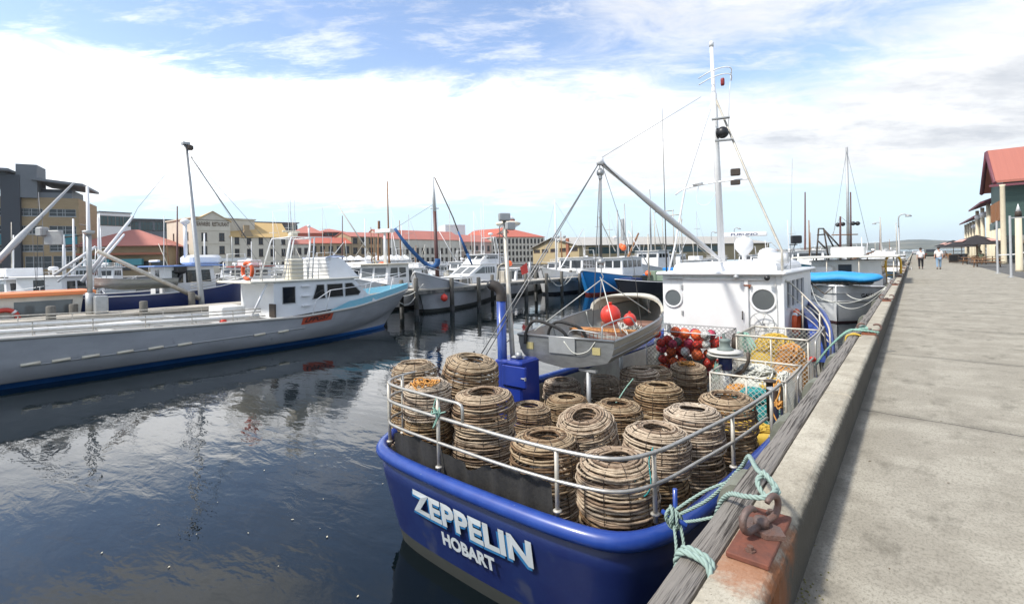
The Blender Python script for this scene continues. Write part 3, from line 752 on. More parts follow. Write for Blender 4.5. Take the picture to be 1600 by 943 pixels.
# wheelhouse
WX0, WX1, WY0, WY1, WZ0, WZ1 = -5.05, -2.29, 12.3, 16.2, -1.1, 1.16
wh = None
def wheelhouse():
    f = MB()
    f.quad((WX0, WY0, WZ0), (WX1, WY0, WZ0), (WX1, WY0, WZ1), (WX0, WY0, WZ1))
    # starboard side with a long window opening
    a, b, z0, z1 = 12.75, 15.1, .33, 1.02
    for (ya, yb, za, zb) in [(WY0, a, WZ0, WZ1), (b, WY1, WZ0, WZ1), (a, b, WZ0, z0), (a, b, z1, WZ1)]:
        f.quad((WX1, ya, za), (WX1, yb, za), (WX1, yb, zb), (WX1, ya, zb))
    f.quad((WX0, WY0, WZ0), (WX0, WY1, WZ0), (WX0, WY1, WZ1), (WX0, WY0, WZ1))
    f.quad((WX0, WY1, WZ0), (WX1, WY1, WZ0), (WX1, WY1, WZ1), (WX0, WY1, WZ1))
    w_ = f.build('wheelhouse', M_['weathered_white'], zep)
    # roof slab with rounded nose and upper tier
    f = MB(); f.bbox(((WX0 + WX1) / 2, (WY0 + WY1) / 2 - .02, 1.20), (2.98, 4.25, .09), .03)
    rings = []
    for s, z in [(1.0, 1.245), (.99, 1.33), (.93, 1.41), (.80, 1.45)]:
        rings.append([((WX0 + WX1) / 2 + (sx * 1.22 - sx * .25 * (1 - s)) * (s ** .4), 12.62 + (0 if sy < 0 else 3.2) + (1 - s) * (.6 if sy < 0 else -.6), z) for sx, sy in ((-1, -1), (-.5, -1.0), (.5, -1.0), (1, -1), (1, 1), (-1, 1))])
    f.loft(rings, True, True, 0, False)
    f.build('roof', M_['white_paint'], w_)
    f = MB(); f.bbox((-3.80, WY0 - .012, -.02), (1.46, .024, 2.12), .01)
    d_ = f.build('sliding_door', M_['white_paint'], w_)
    f = MB(); f.cyl((-3.12, WY0 - .07, .12), (-3.12, WY0 - .07, .32), .012); f.cyl((-3.12, WY0 - .02, .14), (-3.12, WY0 - .07, .14), .01); f.cyl((-3.12, WY0 - .02, .30), (-3.12, WY0 - .07, .30), .01)
    f.build('door_handle', M_['dark_steel'], d_)
    f = MB(); f.bbox((-3.75, WY0 - .045, 1.06), (2.3, .05, .05), .01); f.bbox((-4.75, WY0 - .04, 1.06), (.5, .06, .035), .01)
    f.build('door_track', M_['old_white_paint'], w_)
    f = MB(); f.bbox((-3.03, WY0 - .03, -.02), (.09, .05, 2.2), .01); f.build('door_post', M_['white_paint'], w_)
    for (x, z, r) in [(-4.78, .57, .20), (-2.68, .59, .235)]:
        f = MB(); f.lathe([(r + .055, 0), (r + .055, .02), (r + .02, .03), (r, .02), (r, 0)], (x, WY0 - .004, z), 28, M=Matrix.Rotation(R(90), 3, 'X'), cap=False)
        pr = f.build('porthole', M_['white_paint'], w_)
        g = MB(); g.lathe([(.001, .006), (r, .006)], (x, WY0 - .004, z), 28, M=Matrix.Rotation(R(90), 3, 'X'), cap=False)
        g.build('pane', M_['cabin_glass'], pr)
    # valve wheel
    f = MB(); c = Vector((-2.70, WY0 - .12, .05)); ring = [c + Vector((.26 * math.cos(R(a_)), 0, .26 * math.sin(R(a_)))) for a_ in range(0, 360, 12)]
    f.tube(ring, .011, 6, True)
    for a_ in range(10, 370, 60): f.cyl(c, c + Vector((.26 * math.cos(R(a_)), 0, .26 * math.sin(R(a_)))), .008, n=6)
    f.lathe([(.03, 0), (.03, .12), (.02, .14)], c + Vector((0, .12, 0)), 10, M=Matrix.Rotation(R(90), 3, 'X'))
    f.build('valve_wheel', M_['galv'], w_)
    # side windows
    f = MB()
    for yy in (12.75, 13.32, 13.9, 14.5, 15.1): f.box((WX1 - .03, yy, .675), (.07, .07, .72))
    for zz in (.33, 1.02): f.box((WX1 - .03, 13.93, zz), (.075, 2.42, .06))
    s_ = f.build('side_window', M_['white_paint'], w_)
    f = MB(); f.quad((WX1 - .04, 12.75, .33), (WX1 - .04, 15.1, .33), (WX1 - .04, 15.1, 1.02), (WX1 - .04, 12.75, 1.02)); f.build('pane', M_['glass_dark'], s_)
    # corner trim
    f = MB(); f.bbox((WX1 + .01, WY0 + .02, .02), (.06, .10, 2.2), .01); f.build('corner_trim', M_['white_paint'], w_)
    for x in (-3.20, -2.55):
        f = MB(); f.lathe([(.001, .0), (.055, .02), (.06, .06), (.05, .09), (.001, .1)], (x, WY0 - .16, 1.12 if x < -3 else 1.10), 14, M=Matrix.Rotation(R(90), 3, 'X')); f.box((x, WY0 - .08, 1.15), (.03, .12, .02))
        f.build('deck_light', M_['black_plastic'] if x > -3 else M_['galv'], w_)
    for z_ in (-.7, .2, .85): f = MB(); f.bbox((-4.54, WY0 - .03, z_), (.05, .03, .12), .006); f.build('hinge', M_['galv'], d_)
    f = MB(); f.tube(smoothline([(-2.42, WY0 - .02, 1.12), (-2.42, WY0 - .02, .9), (-2.40, WY0 - .02, .3), (-2.42, WY0 - .02, -.9)], 4), .010, 6); f.build('cable_conduit', M_['old_white_paint'], w_)
    f = MB(); f.bbox((-4.95, WY0 - .04, -.15), (.13, .08, .17), .01); f.build('junction_box', M_['galv'], w_)
    f = MB(); f.bbox((-3.0, WY0 - .05, .92), (.16, .05, .03), .005); f.cyl((-2.95, WY0 - .04, .92), (-2.95, WY0 - .1, .86), .02, n=8); f.build('door_hook', M_['rust'], w_)
    return w_
wh = wheelhouse()
# blue sheer bracket between wheelhouse and raised bow on the quay side
f = MB()
prof = [(11.75, -.60), (12.5, -.25), (13.15, .10), (13.8, .18), (14.8, .18), (14.8, -.22), (13.6, -.22), (12.9, -.42), (12.3, -.70)]
f.prism(prof, lambda u, v, h_: Vector((-1.55 - (u - 11.9) * .24 + h_, u, v)), -.10, .10)
f.build('bow_bracket', M_['roll_blue'], zep)
# port bulwark etc. are hidden; the roof gear
rf = MB(); rf.tube([(-3.0, 13.4, 1.53), (-2.35, 13.4, 1.53)], [.13, .13], 14)
o = rf.build('liferaft_canister', M_['white_paint']); tag(o, 'white liferaft canister lying across the blue boat wheelhouse roof', 'liferaft')
t = thing('radar', 'white open-array radar scanner on pedestal above the blue boat wheelhouse', 'radar')
f = MB(); q = at_d(1162, 366, 14.2); sx = Vector((math.cos(R(25)), math.sin(R(25)), 0))
f.bbox(q, (1.25, .11, .13), .03, R(28)); arr = f.build('scanner_arm', M_['white_paint'], t)
f = MB(); lettering(f, 'FURUNO', lambda u, v: Vector(q) + Matrix.Rotation(R(28), 3, 'Z') @ Vector((-.36 + .72 * u, -.0585, -.035 + .07 * v)), .02); f.build('lettering', mat('letter_navy', (.03, .04, .12), .5), arr, fix=False)
f = MB(); f.lathe([(.06, -.95), (.06, -.62), (.13, -.56), (.24, -.42), (.25, -.24), (.2, -.12), (.07, -.08), (.06, -.03)], (q.x, q.y, q.z), 16); f.build('pedestal', M_['white_paint'], t)
q = at_d(1200, 400, 13.8)
t = thing('satellite_dome', 'white radar dome on the quay side of the wheelhouse roof', 'dome')
f = MB(); f.lathe([(.001, -.24), (.2, -.22), (.25, -.1), (.25, .05), (.22, .16), (.12, .22), (.001, .24)], q, 18); f.build('dome_shell', M_['white_paint'], t)
f = MB(); f.lathe([(.12, -.42), (.14, -.23)], q, 10); f.build('base', M_['dark_steel'], t)
q = at_d(1244, 374, 13.6)
t = thing('floodlight', 'black square floodlight on arm above the wheelhouse corner', 'floodlight')
f = MB(); f.bbox(q, (.26, .14, .22), .02, R(35)); f.box(q - Vector((.06, .05, .14)), (.18, .1, .03)); f.build('housing', M_['black_plastic'], t)
f = MB(); f.tube([q + Vector((-.02, 0, -.1)), at_d(1236, 400, 13.6), (-2.42, 13.4, 1.27)], .014, 6); f.build('bracket', M_['galv'], t)

# mast with A-legs, lights and boom
t = thing('boat_mast', 'tall white steel mast with A-frame legs on the blue boat wheelhouse', 'mast')
mb0 = Vector((-3.83, 13.2, 1.40)); mtop = Vector((-3.97, 13.2, 7.05))
f = MB(); f.tube([mb0, mb0.lerp(mtop, .78), mb0.lerp(mtop, .79), mtop], [.085, .075, .05, .045], 12); f.lathe([(.06, 0), (.06, .1), (.03, .14)], mtop, 8)
f.build('mast_pole', M_['white_paint'], t)
f = MB(); f.tube([mb0.lerp(mtop, .77), Vector((-4.69, 13.1, 3.5)), Vector((-5.02, 13.1, 1.9)), Vector((-5.12, 12.9, 1.25))], .026, 8); f.build('leg', M_['white_paint'], t)
f = MB(); f.tube([mb0.lerp(mtop, .78), at_y(1170, 278, 13.0), at_y(1222, 392, 12.7), Vector((-2.33, 12.55, 1.25))], .028, 8); f.build('leg', M_['pipe_pale'], t)
f = MB(); f.tube(smoothline([(-4.97, 13.1, 3.3), (-4.66, 13.1, 3.44), (-3.9, 13.15, 3.52), at_y(1171, 279, 13.0)], 4), .022, 8)
f.tube(smoothline([(-4.35, 13.1, 3.45), (-4.4, 13.1, 3.05), (-4.15, 13.1, 2.95), (-3.95, 13.15, 3.2), (-3.9, 13.15, 3.5)], 4), .008, 6); f.build('crossbar', M_['white_paint'], t)
f = MB(); f.lathe([(.001, 0), (.13, .01), (.14, .06), (.08, .11), (.001, .12)], (-4.37, 13.1, 3.48), 14); f.build('antenna_dome', M_['white_paint'], t)
f = MB()
for zz, ww in [(6.32, .28), (6.15, .28)]:
    f.tube(smoothline([(-4.25, 13.0, zz - .08), (-3.95, 12.95, zz), (-3.65, 13.0, zz + .05), (-3.48, 13.1, zz + .02), (-3.5, 13.2, zz - .1)], 4), .014, 6)
f.tube([(-3.5, 13.15, 6.25), (-3.55, 13.15, 5.6), (-3.58, 13.15, 4.9)], .008, 5)
f.build('light_bracket', M_['white_paint'], t)
q = at_y(1129, 128, 13.0); f = MB(); f.lathe([(.04, -.09), (.05, -.05), (.05, .05), (.04, .09)], q, 10); f.build('navigation_light', mat('nav_red', (.25, .02, .02), .3), t)
q = at_y(1129, 207, 13.0); f = MB(); f.ball(q, .15, 16); f.lathe([(.13, 0), (.13, .05)], q + Vector((-.13, 0, 0)), 12, M=Matrix.Rotation(R(90), 3, 'Y')); f.build('spotlight', M_['black_plastic'], t)
f = MB(); f.box(q + Vector((.03, 0, -.2)), (.42, .14, .03), R(20)); f.build('light_platform', M_['galv'], t)
f = MB(); f.box(at_y(1126, 185, 13.0), (.42, .14, .03), R(15)); f.build('light_platform', M_['galv'], t)
for px, py in [(1149, 269), (1149, 285)]:
    q = at_y(px, py, 12.95); f = MB(); f.bbox(q, (.22, .12, .17 if py < 280 else .12), .015, R(20)); f.build('floodlight', M_['dark_steel'], t)
bend = Vector((-4.33, 7.83, 3.37)); bfoot = Vector((-3.72, 12.75, 1.50))
f = MB(); f.tube([bfoot, bfoot.lerp(bend, .12), bfoot.lerp(bend, .5), bend], [.03, .055, .058, .045], 12); f.lathe([(.06, -.06), (.07, 0), (.06, .06)], bend, 10); f.build('boom', M_['white_paint'], t)
f = MB()
f.tube([bend + Vector((0, 0, .05)), Vector((-4.2, 13.0, 5.75))], .006, 5)
f.tube(sag(bend + Vector((.05, 0, -.02)), (-3.75, 12.6, 1.6), .12), .010, 5)
f.tube([bend, (-5.40, 5.2, -.35)], .011, 5); f.tube([bend, (-5.42, 5.45, -.3)], .009, 5); f.tube([bend, (-5.45, 9.3, -.4)], .009, 5)
f.tube([bend + Vector((.02, 0, 0)), (-4.2, 8.8, 1.6), (-4.15, 9.0, .3)], .006, 5)
f.build('rigging_wire', M_['wire_grey'], t)
t = thing('block_and_tackle', 'hanging block and tackle wires from the white boom above the aluminium dinghy', 'hoist')
hk_ = Vector((-4.37, 7.86, 1.15))
f = MB()
for dx in (-.022, -.008, .008, .022): f.tube([bend + Vector((dx, 0, -.25)), hk_ + Vector((dx * .8, 0, .5))], .0055, 5)
f.build('fall_wire', M_['wire_grey'], t)
for c in (bend + Vector((0, 0, -.20)), hk_ + Vector((0, 0, .42))):
    f = MB(); f.lathe([(.001, -.05), (.055, -.045), (.06, 0), (.055, .045), (.001, .05)], c, 12, M=Matrix.Rotation(R(90), 3, 'Y')); f.bbox(c + Vector((0, 0, -.02)), (.05, .07, .2), .01); f.build('block', M_['galv'], t)
f = MB(); f.tube(smoothline([hk_ + Vector((0, 0, .33)), hk_ + Vector((0, 0, .22)), hk_ + Vector((.035, 0, .15)), hk_ + Vector((0, 0, .10)), hk_ + Vector((-.03, 0, .14))], 4), .010, 8); f.build('hook', M_['galv'], t)
t = tag(MB().tube([(-4.78, 11.9, 1.25), (-4.73, 11.75, 3.0), (-4.72, 11.7, 5.28)], [.016, .010, .004], 6).build('whip_aerial', M_['dark_steel']), 'thin dark whip aerial standing left of the white boom', 'aerial')
t = tag(MB().tube([(-2.4, 13.9, 1.25), (-2.3, 13.9, 4.0)], [.008, .003], 5).build('whip_aerial', M_['wire_grey']), 'thin grey whip aerial on the quay side of the wheelhouse roof', 'aerial')

# life ring clipped to the starboard side
def life_ring(name_label, c, rr, tr, M, m=None):
    t = thing('life_ring', name_label, 'life ring')
    c = Vector(c); f = MB(); ring = [c + M @ Vector((rr * math.cos(R(a)), rr * math.sin(R(a)), 0)) for a in range(0, 360, 12)]
    f.tube(ring, tr, 10, True); f.build('ring_body', m or M_['orange_ring'], t)
    for k in range(4):
        f = MB(); a0 = R(45 + 90 * k)
        f.tube([c + M @ Vector((rr * math.cos(a0 + e), rr * math.sin(a0 + e), 0)) for e in (-.12, 0, .12)], tr * 1.08, 10); f.build('band', M_['white_paint'], t)
    return t
life_ring('orange life ring hanging on the quay side of the white wheelhouse', (WX1 + .10, 13.3, -.02), .29, .055, Matrix.Rotation(R(90), 3, 'Y'))

# winch box, exhaust and lamp pole on the port quarter
f = MB(); f.bbox((-5.05, 6.22, -.52), (.56, .50, 1.12), .03); f.bbox((-4.90, 5.955, -.19), (.50, .05, .34), .02)
t = thing('winch_cabinet', 'glossy blue steel cabinet on the port side between pots and dinghy', 'cabinet')
f.build('cabinet_body', mat('cabinet_blue', (.01, .03, .24), .35, coat=.3, col2=(.02, .05, .3), nscale=4), t)
f = MB(); f.bbox((-5.02, 6.2, .06), (.16, .16, .05), .02); f.lathe([(.05, 0), (.05, .09)], (-4.95, 6.15, .06), 12); f.build('cap', M_['galv'], t)
f = MB(); f.tube([(-4.74, 5.93, -.2), (-4.66, 5.93, -.2)], .012); f.box((-4.66, 5.93, -.2), (.02, .03, .05)); f.build('latch', M_['galv'], t)
t = thing('exhaust_stack', 'blue exhaust pipe with rusty black elbow on top behind the winch cabinet', 'exhaust')
ex = at_d(784, 560, 8.0); et = at_d(783, 470, 8.0)
f = MB(); f.tube([(et.x, et.y, -.9), et], .078, 16); f.build('pipe', M_['roll_blue'], t)
f = MB(); e2 = Vector((et.x, et.y, et.z)); lf = -RV * .17
f.tube(smoothline([e2, e2 + Vector((0, 0, .14)), e2 + lf * .45 + Vector((0, 0, .24)), e2 + lf + Vector((0, 0, .27))], 5), [.084] * 16, 14, cap=False); f.build('elbow', mat('burnt_steel', (.10, .085, .075), .55, .5, col2=(.03, .028, .027), nscale=7), t)
f = MB(); f.ball(e2 + lf * .93 + Vector((0, 0, .268)), .078, 12); f.build('dark_mouth', M_['black_plastic'], t)  # black plug stands in for the darkness inside the open pipe
t = thing('deck_lamp_pole', 'grey steel pole with two square floodlights standing by the blue exhaust', 'lamp pole')
pt = at_d(788, 345, 8.15); pb = Vector((pt.x + .12, pt.y + .06, -1.1))
f = MB(); f.tube([pb, pb.lerp(pt, .45), pt], [.045, .042, .032], 10)
hoop = [pb.lerp(pt, .40) + v for v in (Vector((0, 0, 0)),)]
f.tube(smoothline([pb.lerp(pt, .42) + RV * .0, pb.lerp(pt, .42) - RV * .16, pb.lerp(pt, .62) - RV * .19, pb.lerp(pt, .76) - RV * .16, pb.lerp(pt, .79) - RV * .06, pb.lerp(pt, .78)], 4), .014, 6); f.build('pole', M_['pipe_pale'], t)
for px, py, r_ in [(788, 339, 20), (797, 353, 55)]:
    q = at_d(px, py, 8.1); f = MB(); f.bbox(q, (.19, .09, .13), .012, YAW + R(r_)); f.box(q - FV * .05, (.15, .012, .10), YAW + R(r_)); f.build('floodlight', M_['galv'], t)
f = MB(); f.tube(smoothline([at_d(786, 350, 8.1), at_d(781, 352, 8.1), at_d(781, 362, 8.1), at_d(788, 370, 8.1)], 4), .008); f.build('cable', M_['wire_grey'], t)
# small red flagging line
tag(MB().tube([(et.x - .02, et.y, 1.0), (et.x + .0, et.y, 2.1)], .006, 5).build('guy_wire', M_['dark_steel']), 'thin dark wire rising beside the blue exhaust pipe', 'wire')

# ------------------------------------------------------------------ cane pots
def cane_pot(seed, D, H):
    r_ = random.Random(seed); f = MB(); Rb = D / 2
    def ring(rad, z, th, mi, wob=.013):
        n = 30; ph = r_.uniform(0, 6.28); a1, a2 = r_.uniform(-wob, wob), r_.uniform(-wob, wob); t1, t2 = r_.uniform(-.011, .011), r_.uniform(-.009, .009)
        pts = []
        for k in range(n):
            a = 2 * math.pi * k / n
            rr = rad + a1 * math.cos(2 * a + ph) + a2 * math.cos(3 * a + ph * 2) + r_.uniform(-.004, .004)
            pts.append((rr * math.cos(a), rr * math.sin(a), z + t1 * math.cos(a + ph) + t2 * math.sin(2 * a) + r_.uniform(-.0025, .0025)))
        f.tube(pts, [th * r_.uniform(.82, 1.15) for _ in range(n)], 5, True, mi=mi)
    ns = 12
    for i in range(ns):
        u = i / (ns - 1); rad = Rb * (1.0 - .03 * u - .07 * u ** 4)
        ring(rad, .012 + u * H * .86, .0125, r_.choice([0, 0, 1, 1, 2]))
        if i < ns - 1 and r_.random() < .3: ring(rad - .004, .012 + (u + .5 / (ns - 1)) * H * .86, .0085, r_.choice([0, 1, 1, 2]))
    nt = 9
    for i in range(nt):
        u = (i + 1) / nt
        rad = Rb * .90 - u * (Rb * .90 - .165); z = .012 + H * (.86 + .14 * math.sin(min(1, u * 1.25) * math.pi / 2)) - max(0, u - .8) * .05
        ring(rad, z, .0125, r_.choice([0, 0, 0, 1, 2]), .006)
    for i in range(4): ring(.163 - i * .006, H * (.96 - .10 * (i + 1)), .010, 2, .004)
    # dark ties
    for k in range(12):
        a = 2 * math.pi * k / 12 + r_.uniform(-.1, .1); pts = []
        for u in [j / 9 for j in range(10)]:
            rad = Rb * (1.0 - .03 * u - .07 * u ** 4) + .011; pts.append((rad * math.cos(a), rad * math.sin(a), .01 + u * H * .86))
        for u in (.25, .5, .75, 1):
            rad = Rb * .90 - u * (Rb * .90 - .17); pts.append((rad * math.cos(a), rad * math.sin(a), .012 + H * (.86 + .14 * math.sin(min(1, u * 1.25) * math.pi / 2)) + .013))
        f.tube(pts, .0038, 4, mi=3)
    for k in range(5): # base bars
        x = (k - 2) * Rb * .36; w_ = math.sqrt(max(0, Rb * Rb - x * x)) * .97
        f.tube([(x, -w_, .012), (x, w_, .012)], .011, 5, mi=1)
    me = bpy.data.meshes.new('cane_pot'); me.from_pydata(f.v, [], f.f)
    for m in ('cane_pale', 'cane_mid', 'cane_dark', 'wire_dark'): me.materials.append(M_[m])
    me.polygons.foreach_set('material_index', f.mi); me.polygons.foreach_set('use_smooth', f.sm); me.update()
    return me
POTM = [cane_pot(s, .76, .46) for s in range(1, 9)]
pots = [  # x, y, top z, count, diameter, words on where it stands
    (-2.17, 4.11, -.20, 2, .78, 'at the stern rail nearest the quay corner'),
    (-3.04, 4.17, -.20, 2, .78, 'at the stern rail behind the boat name'),
    (-4.12, 4.42, .03, 3, .82, 'behind the short top rail'),
    (-4.66, 3.98, .17, 3, .62, 'in the far port stern corner with orange twine'),
    (-5.31, 4.30, .26, 3, .66, 'outermost at the port corner post'),
    (-4.96, 5.00, .26, 3, .84, 'in front of the blue cabinet'),
    (-4.28, 5.50, -.42, 2, .66, 'between the top rail stack and the dinghy'),
    (-4.25, 6.45, -.52, 2, .72, 'in shade under the dinghy transom'),
    (-3.04, 5.08, -.25, 2, .74, 'in the middle of the stern deck'),
    (-3.14, 5.98, -.32, 2, .72, 'behind the middle of the stern deck'),
    (-2.22, 5.10, -.22, 2, .76, 'second row on the quay side'),
    (-2.90, 6.84, -.22, 2, .74, 'beside the dinghy prop'),
    (-2.10, 5.93, -.20, 2, .75, 'third row on the quay side'),
    (-1.93, 6.74, -.20, 2, .76, 'at the quay side gunwale by the bollards'),
    (-3.58, 7.62, -.22, 2, .70, 'under the dinghy side'),
    (-3.66, 8.42, -.36, 2, .68, 'behind the dinghy chine'),
    (-3.42, 9.42, -.45, 2, .72, 'against the buoy basket'),
    (-4.86, 7.25, -.50, 2, .70, 'in the shade under the dinghy port side'),
    (-4.50, 8.0, -.55, 2, .68, 'deep in shade under the dinghy middle')]
tilt = {2: (0, 2), 5: (9, -6), 8: (14, 5), 6: (2, 3), 10: (3, -2), 0: (2, 1), 13: (2, -3), 16: (-4, 3)}
levels = {1: [''], 2: ['lower', 'top'], 3: ['bottom', 'middle', 'top']}
for i, (x, y, zt, nn, D, where) in enumerate(pots):
    hh = (zt - DECK) / nn
    for k in range(nn):
        o = bpy.data.objects.new('cane_pot', POTM[(i * 3 + k * 5) % 8]); COL.objects.link(o)
        o.location = (x + rnd.uniform(-.012, .012), y + rnd.uniform(-.012, .012), DECK + hh * k + .004)
        s = D / .80; top_ = k == nn - 1
        o.scale = (s, s, hh / .46 * (.985 if not top_ else .97))
        tx, ty = tilt.get(i, (0, 0)) if top_ else (0, 0)
        o.rotation_euler = (R(tx), R(ty), rnd.uniform(0, 6.28))
        if i == 8 and top_: o.location.z += .07
        tag(o, ('cane pot, %s of its stack, %s' % (levels[nn][k], where)) if nn > 1 else 'round woven cane pot ' + where, 'cane pot', 'cane craypots stacked on the stern deck')
# twine on some pots
def tangle(mb, c, rad, n, th, seed, flat=.35, mi=0, loops=1):
    r_ = random.Random(seed); c = Vector(c)
    for k in range(n):
        pts = []; a = r_.uniform(0, 6.28); rr = rad * r_.uniform(.35, 1); o_ = Vector((r_.uniform(-.3, .3), r_.uniform(-.3, .3), r_.uniform(-.2, .2) * flat)) * rad
        for j in range(9):
            a += r_.uniform(.35, 1.0); pts.append(c + o_ + Vector((math.cos(a) * rr * r_.uniform(.7, 1.1), math.sin(a) * rr * r_.uniform(.7, 1.1), r_.uniform(-1, 1) * rad * flat)))
        mb.tube(smoothline(pts, 3), th, 5, mi=mi)
    return mb
tag(tangle(MB(), (-4.62, 3.88, .17), .15, 8, .008, 5, .35).build('orange_twine', M_['rope_orange']), 'bundle of orange twine draped over the port corner pot', 'twine')
tag(tangle(MB(), (-3.42, 9.36, -.42), .14, 6, .007, 8, .2).build('orange_twine', M_['rope_orange']), 'orange twine on top of the pot by the buoy basket', 'twine')
f = MB(); f.tube(smoothline([(-3.93, 3.47, .2), (-3.96, 3.46, .1), (-3.9, 3.455, .0), (-3.98, 3.46, -.12), (-3.9, 3.47, .03), (-3.8, 3.48, .08)], 4), .007, 6); tangle(f, (-3.93, 3.475, .06), .05, 5, .006, 3, .9)
tag(f.build('green_twine', M_['rope_mint']), 'pale green twine knotted on the port stern rail post', 'twine')
f = MB(); f.tube(smoothline([(-1.75, 3.97, .02), (-1.78, 3.95, -.1), (-1.76, 3.93, -.3), (-1.85, 3.95, -.42), (-1.92, 3.96, -.3)], 4), .006, 6)
tag(f.build('green_twine', M_['rope_teal']), 'teal twine hanging from the stern rail corner nearest the quay', 'twine')
f = MB(); f.tube(smoothline([(-3.33, 6.9, -.2), (-3.42, 6.8, -.35), (-3.5, 6.6, -.55), (-3.62, 6.45, -.62)], 4), .009, 6)
tag(f.build('green_twine', M_['rope_mint']), 'pale green twine hanging down a pot near the dinghy prop', 'twine')
# ------------------------------------------------------------------ aluminium dinghy hung above the pots
DG = Vector((-4.32, 6.50, .37)); DRZ = R(6)
dg = thing('dinghy', 'open aluminium dinghy with cream bow canopy hanging level over the cane pots', 'dinghy', DG, DRZ)
DL = 4.15
def dw(s): return .83 * (1 + .05 * math.sin(s * 3.0)) * (1 - max(0, (s - .42) / .58) ** 2.3) + .02
def dgz(s): return .02 + .30 * s ** 1.8
def dkz(s): return -.46 + .34 * max(0, (s - .45) / .55) ** 2.2
def dinghy_ring(s, ins=0.0):
    w_ = max(.012, dw(s) - ins); g = dgz(s); k = dkz(s) + ins * 1.5; y = s * DL + (.12 if s > .98 else 0) * 1
    cz = k + .14 + .10 * s
    pts = [(w_, g), (w_ * .985, g - (g - cz) * .35), (w_ * .95, g - (g - cz) * .7), (w_ * .86, cz), (w_ * .42, k + .05), (0, k)]
    full = pts + [(-x, z) for x, z in pts[-2::-1]]
    sweep = .10 * max(0, s - .8) / .2
    return [Vector((x, y + sweep * (z - k), z)) for x, z in full]
SS = [i / 22 for i in range(23)]
f = MB(); f.loft([dinghy_ring(s) for s in SS], False, False, 0, True)
tr = dinghy_ring(0); f.add(tr, [tuple(range(len(tr)))])
hull_ = f.build('hull', M_['aluminium'], dg)
for side in (0, 1):
    f = MB()
    for u in (1, 2):
        ln = [dinghy_ring(s)[u if not side else 10 - u] * 1.0 for s in SS]; ln = [Vector((p.x * 1.006, p.y, p.z)) for p in ln]; f.tube(ln, .009, 5)
    f.build('pressed_strake', M_['aluminium'], hull_)
f = MB(); f.loft([dinghy_ring(s, .022) for s in SS], False, False, 0, True)
t2 = [Vector((p.x, .02, p.z)) for p in dinghy_ring(0, .022)]; f.add(t2, [tuple(range(len(t2)))])
f.build('lining', M_['alu_inside'], dg)
f = MB()
for side in (0, 10): f.tube([dinghy_ring(s)[side] for s in SS], .024, 8)
f.tube([dinghy_ring(0)[0], dinghy_ring(0)[10]], .022, 8)
f.build('gunwale', M_['aluminium'], dg)
f = MB(); f.box((-.02, -.012, -.10), (.46, .03, .26)); f.build('motor_pad', M_['galv'], dg)
f = MB()
for x in (.56, -.62): f.box((x, -.006, -.15), (.13, .012, .11))
f.build('sticker', mat('sticker_yellow', (.45, .38, .16), .6, col2=(.3, .27, .16), nscale=20), dg)
for s in (.17, .48):
    w_ = dw(s) - .03; f = MB(); f.bbox((0, s * DL, -.13), (2 * w_, .26, .035), .008); f.build('seat', mat('varnished_seat', (.55, .24, .07), .45, col2=(.4, .17, .05), nscale=8, stretch=(.5, 6, 1)), dg)
for s in (.30, .62):
    rg = dinghy_ring(s, .03); f = MB(); f.tube(rg[:6] + rg[6:], .02, 6); f.build('rib', M_['alu_inside'], dg)
# bow canopy
f = MB(); rings = []
for i in range(10):
    s = .66 + .34 * i / 9; w_ = dw(s) + .012; g = dgz(s) + .01; y = s * DL + .02
    hgt = .30 * (1 - (i / 9) ** 2.2) + .01; rg = []
    for j in range(13):
        a = math.pi * j / 12; e = abs(math.cos(a)) ** .75 * (1 if math.cos(a) > 0 else -1)
        rg.append(Vector((w_ * e, y - (.10 if i == 0 else 0) * math.sin(a) * -1, g + hgt * math.sin(a) ** .7)))
    rings.append(rg)
f.loft(rings, False, False, 0, True)
inner = [[Vector((p.x * .93, p.y + .02, p.z - .03)) for p in rg] for rg in rings]
f.loft(inner, False, False, 0, True)
f.loft([rings[0], inner[0]], False, False, 0, False)
f.build('bow_canopy', mat('canopy_cream', (.66, .62, .52), .5, col2=(.52, .48, .38), nscale=3), dg, fix=False)
f = MB(); f.bbox((0, .72 * DL, -.22), (1.1, .5, .3), .03); f.build('locker', mat('locker_brown', (.22, .12, .09), .7), dg)
f = MB()
a_ = smoothline([(.60, .10, -.1), (.62, .10, .16), (.60, .25, .22), (.62, 1.2, .24), (.66, 1.35, .17), (.70, 1.40, .04)], 4)
f.tube(a_, .013, 6); f.tube(smoothline([(.62, .10, .10), (.1, .14, .13), (-.02, .16, -.05)], 4), .011, 6); f.cyl((.64, .7, .22), (.70, .7, .03), .01)
f.build('grab_rail', M_['galv'], dg)
f = MB()
for x0, x1, y0, hz in [(-.70, -.05, -.03, .26), (-.45, .12, .30, .22)]:
    f.tube(smoothline([(x0, y0, -.12), (x0 + .03, y0, .08), (x0 + .18, y0 - .02, hz), (x0 + .4, y0 + .04, hz - .03), (x1, y0 + .12, .10), (x1 + .07, y0 + .2, -.1)], 5), .026, 10)
f.build('rubber_hose', M_['black_rubber'], dg)
f = MB()
c = hk_ + Vector((0, 0, .10)) - DG; c.rotate(Matrix.Rotation(-DRZ, 3, 'Z'))
for tgt in [(-.74, .35, .04), (.75, .35, .04), (.55, 2.7, .16), (-.55, 2.7, .16)]: f.tube([c, Vector(tgt)], .009, 5)
f.build('lifting_sling', M_['rope_white'], dg)
f = MB()
f.tube(smoothline([(.55, .0, .0), (.42, -.03, -.16), (.2, -.04, -.2), (.02, -.03, -.03)], 5), .008, 6)
f.tube([(.66, 1.0, .05), (.735, 1.0, -.1), (.66, 1.0, -.34)], .008, 5); f.tube([(.6, 1.03, .05), (.74, 1.05, -.1), (.6, 1.06, -.36)], .008, 5)
f.build('rope', M_['rope_white'], dg)
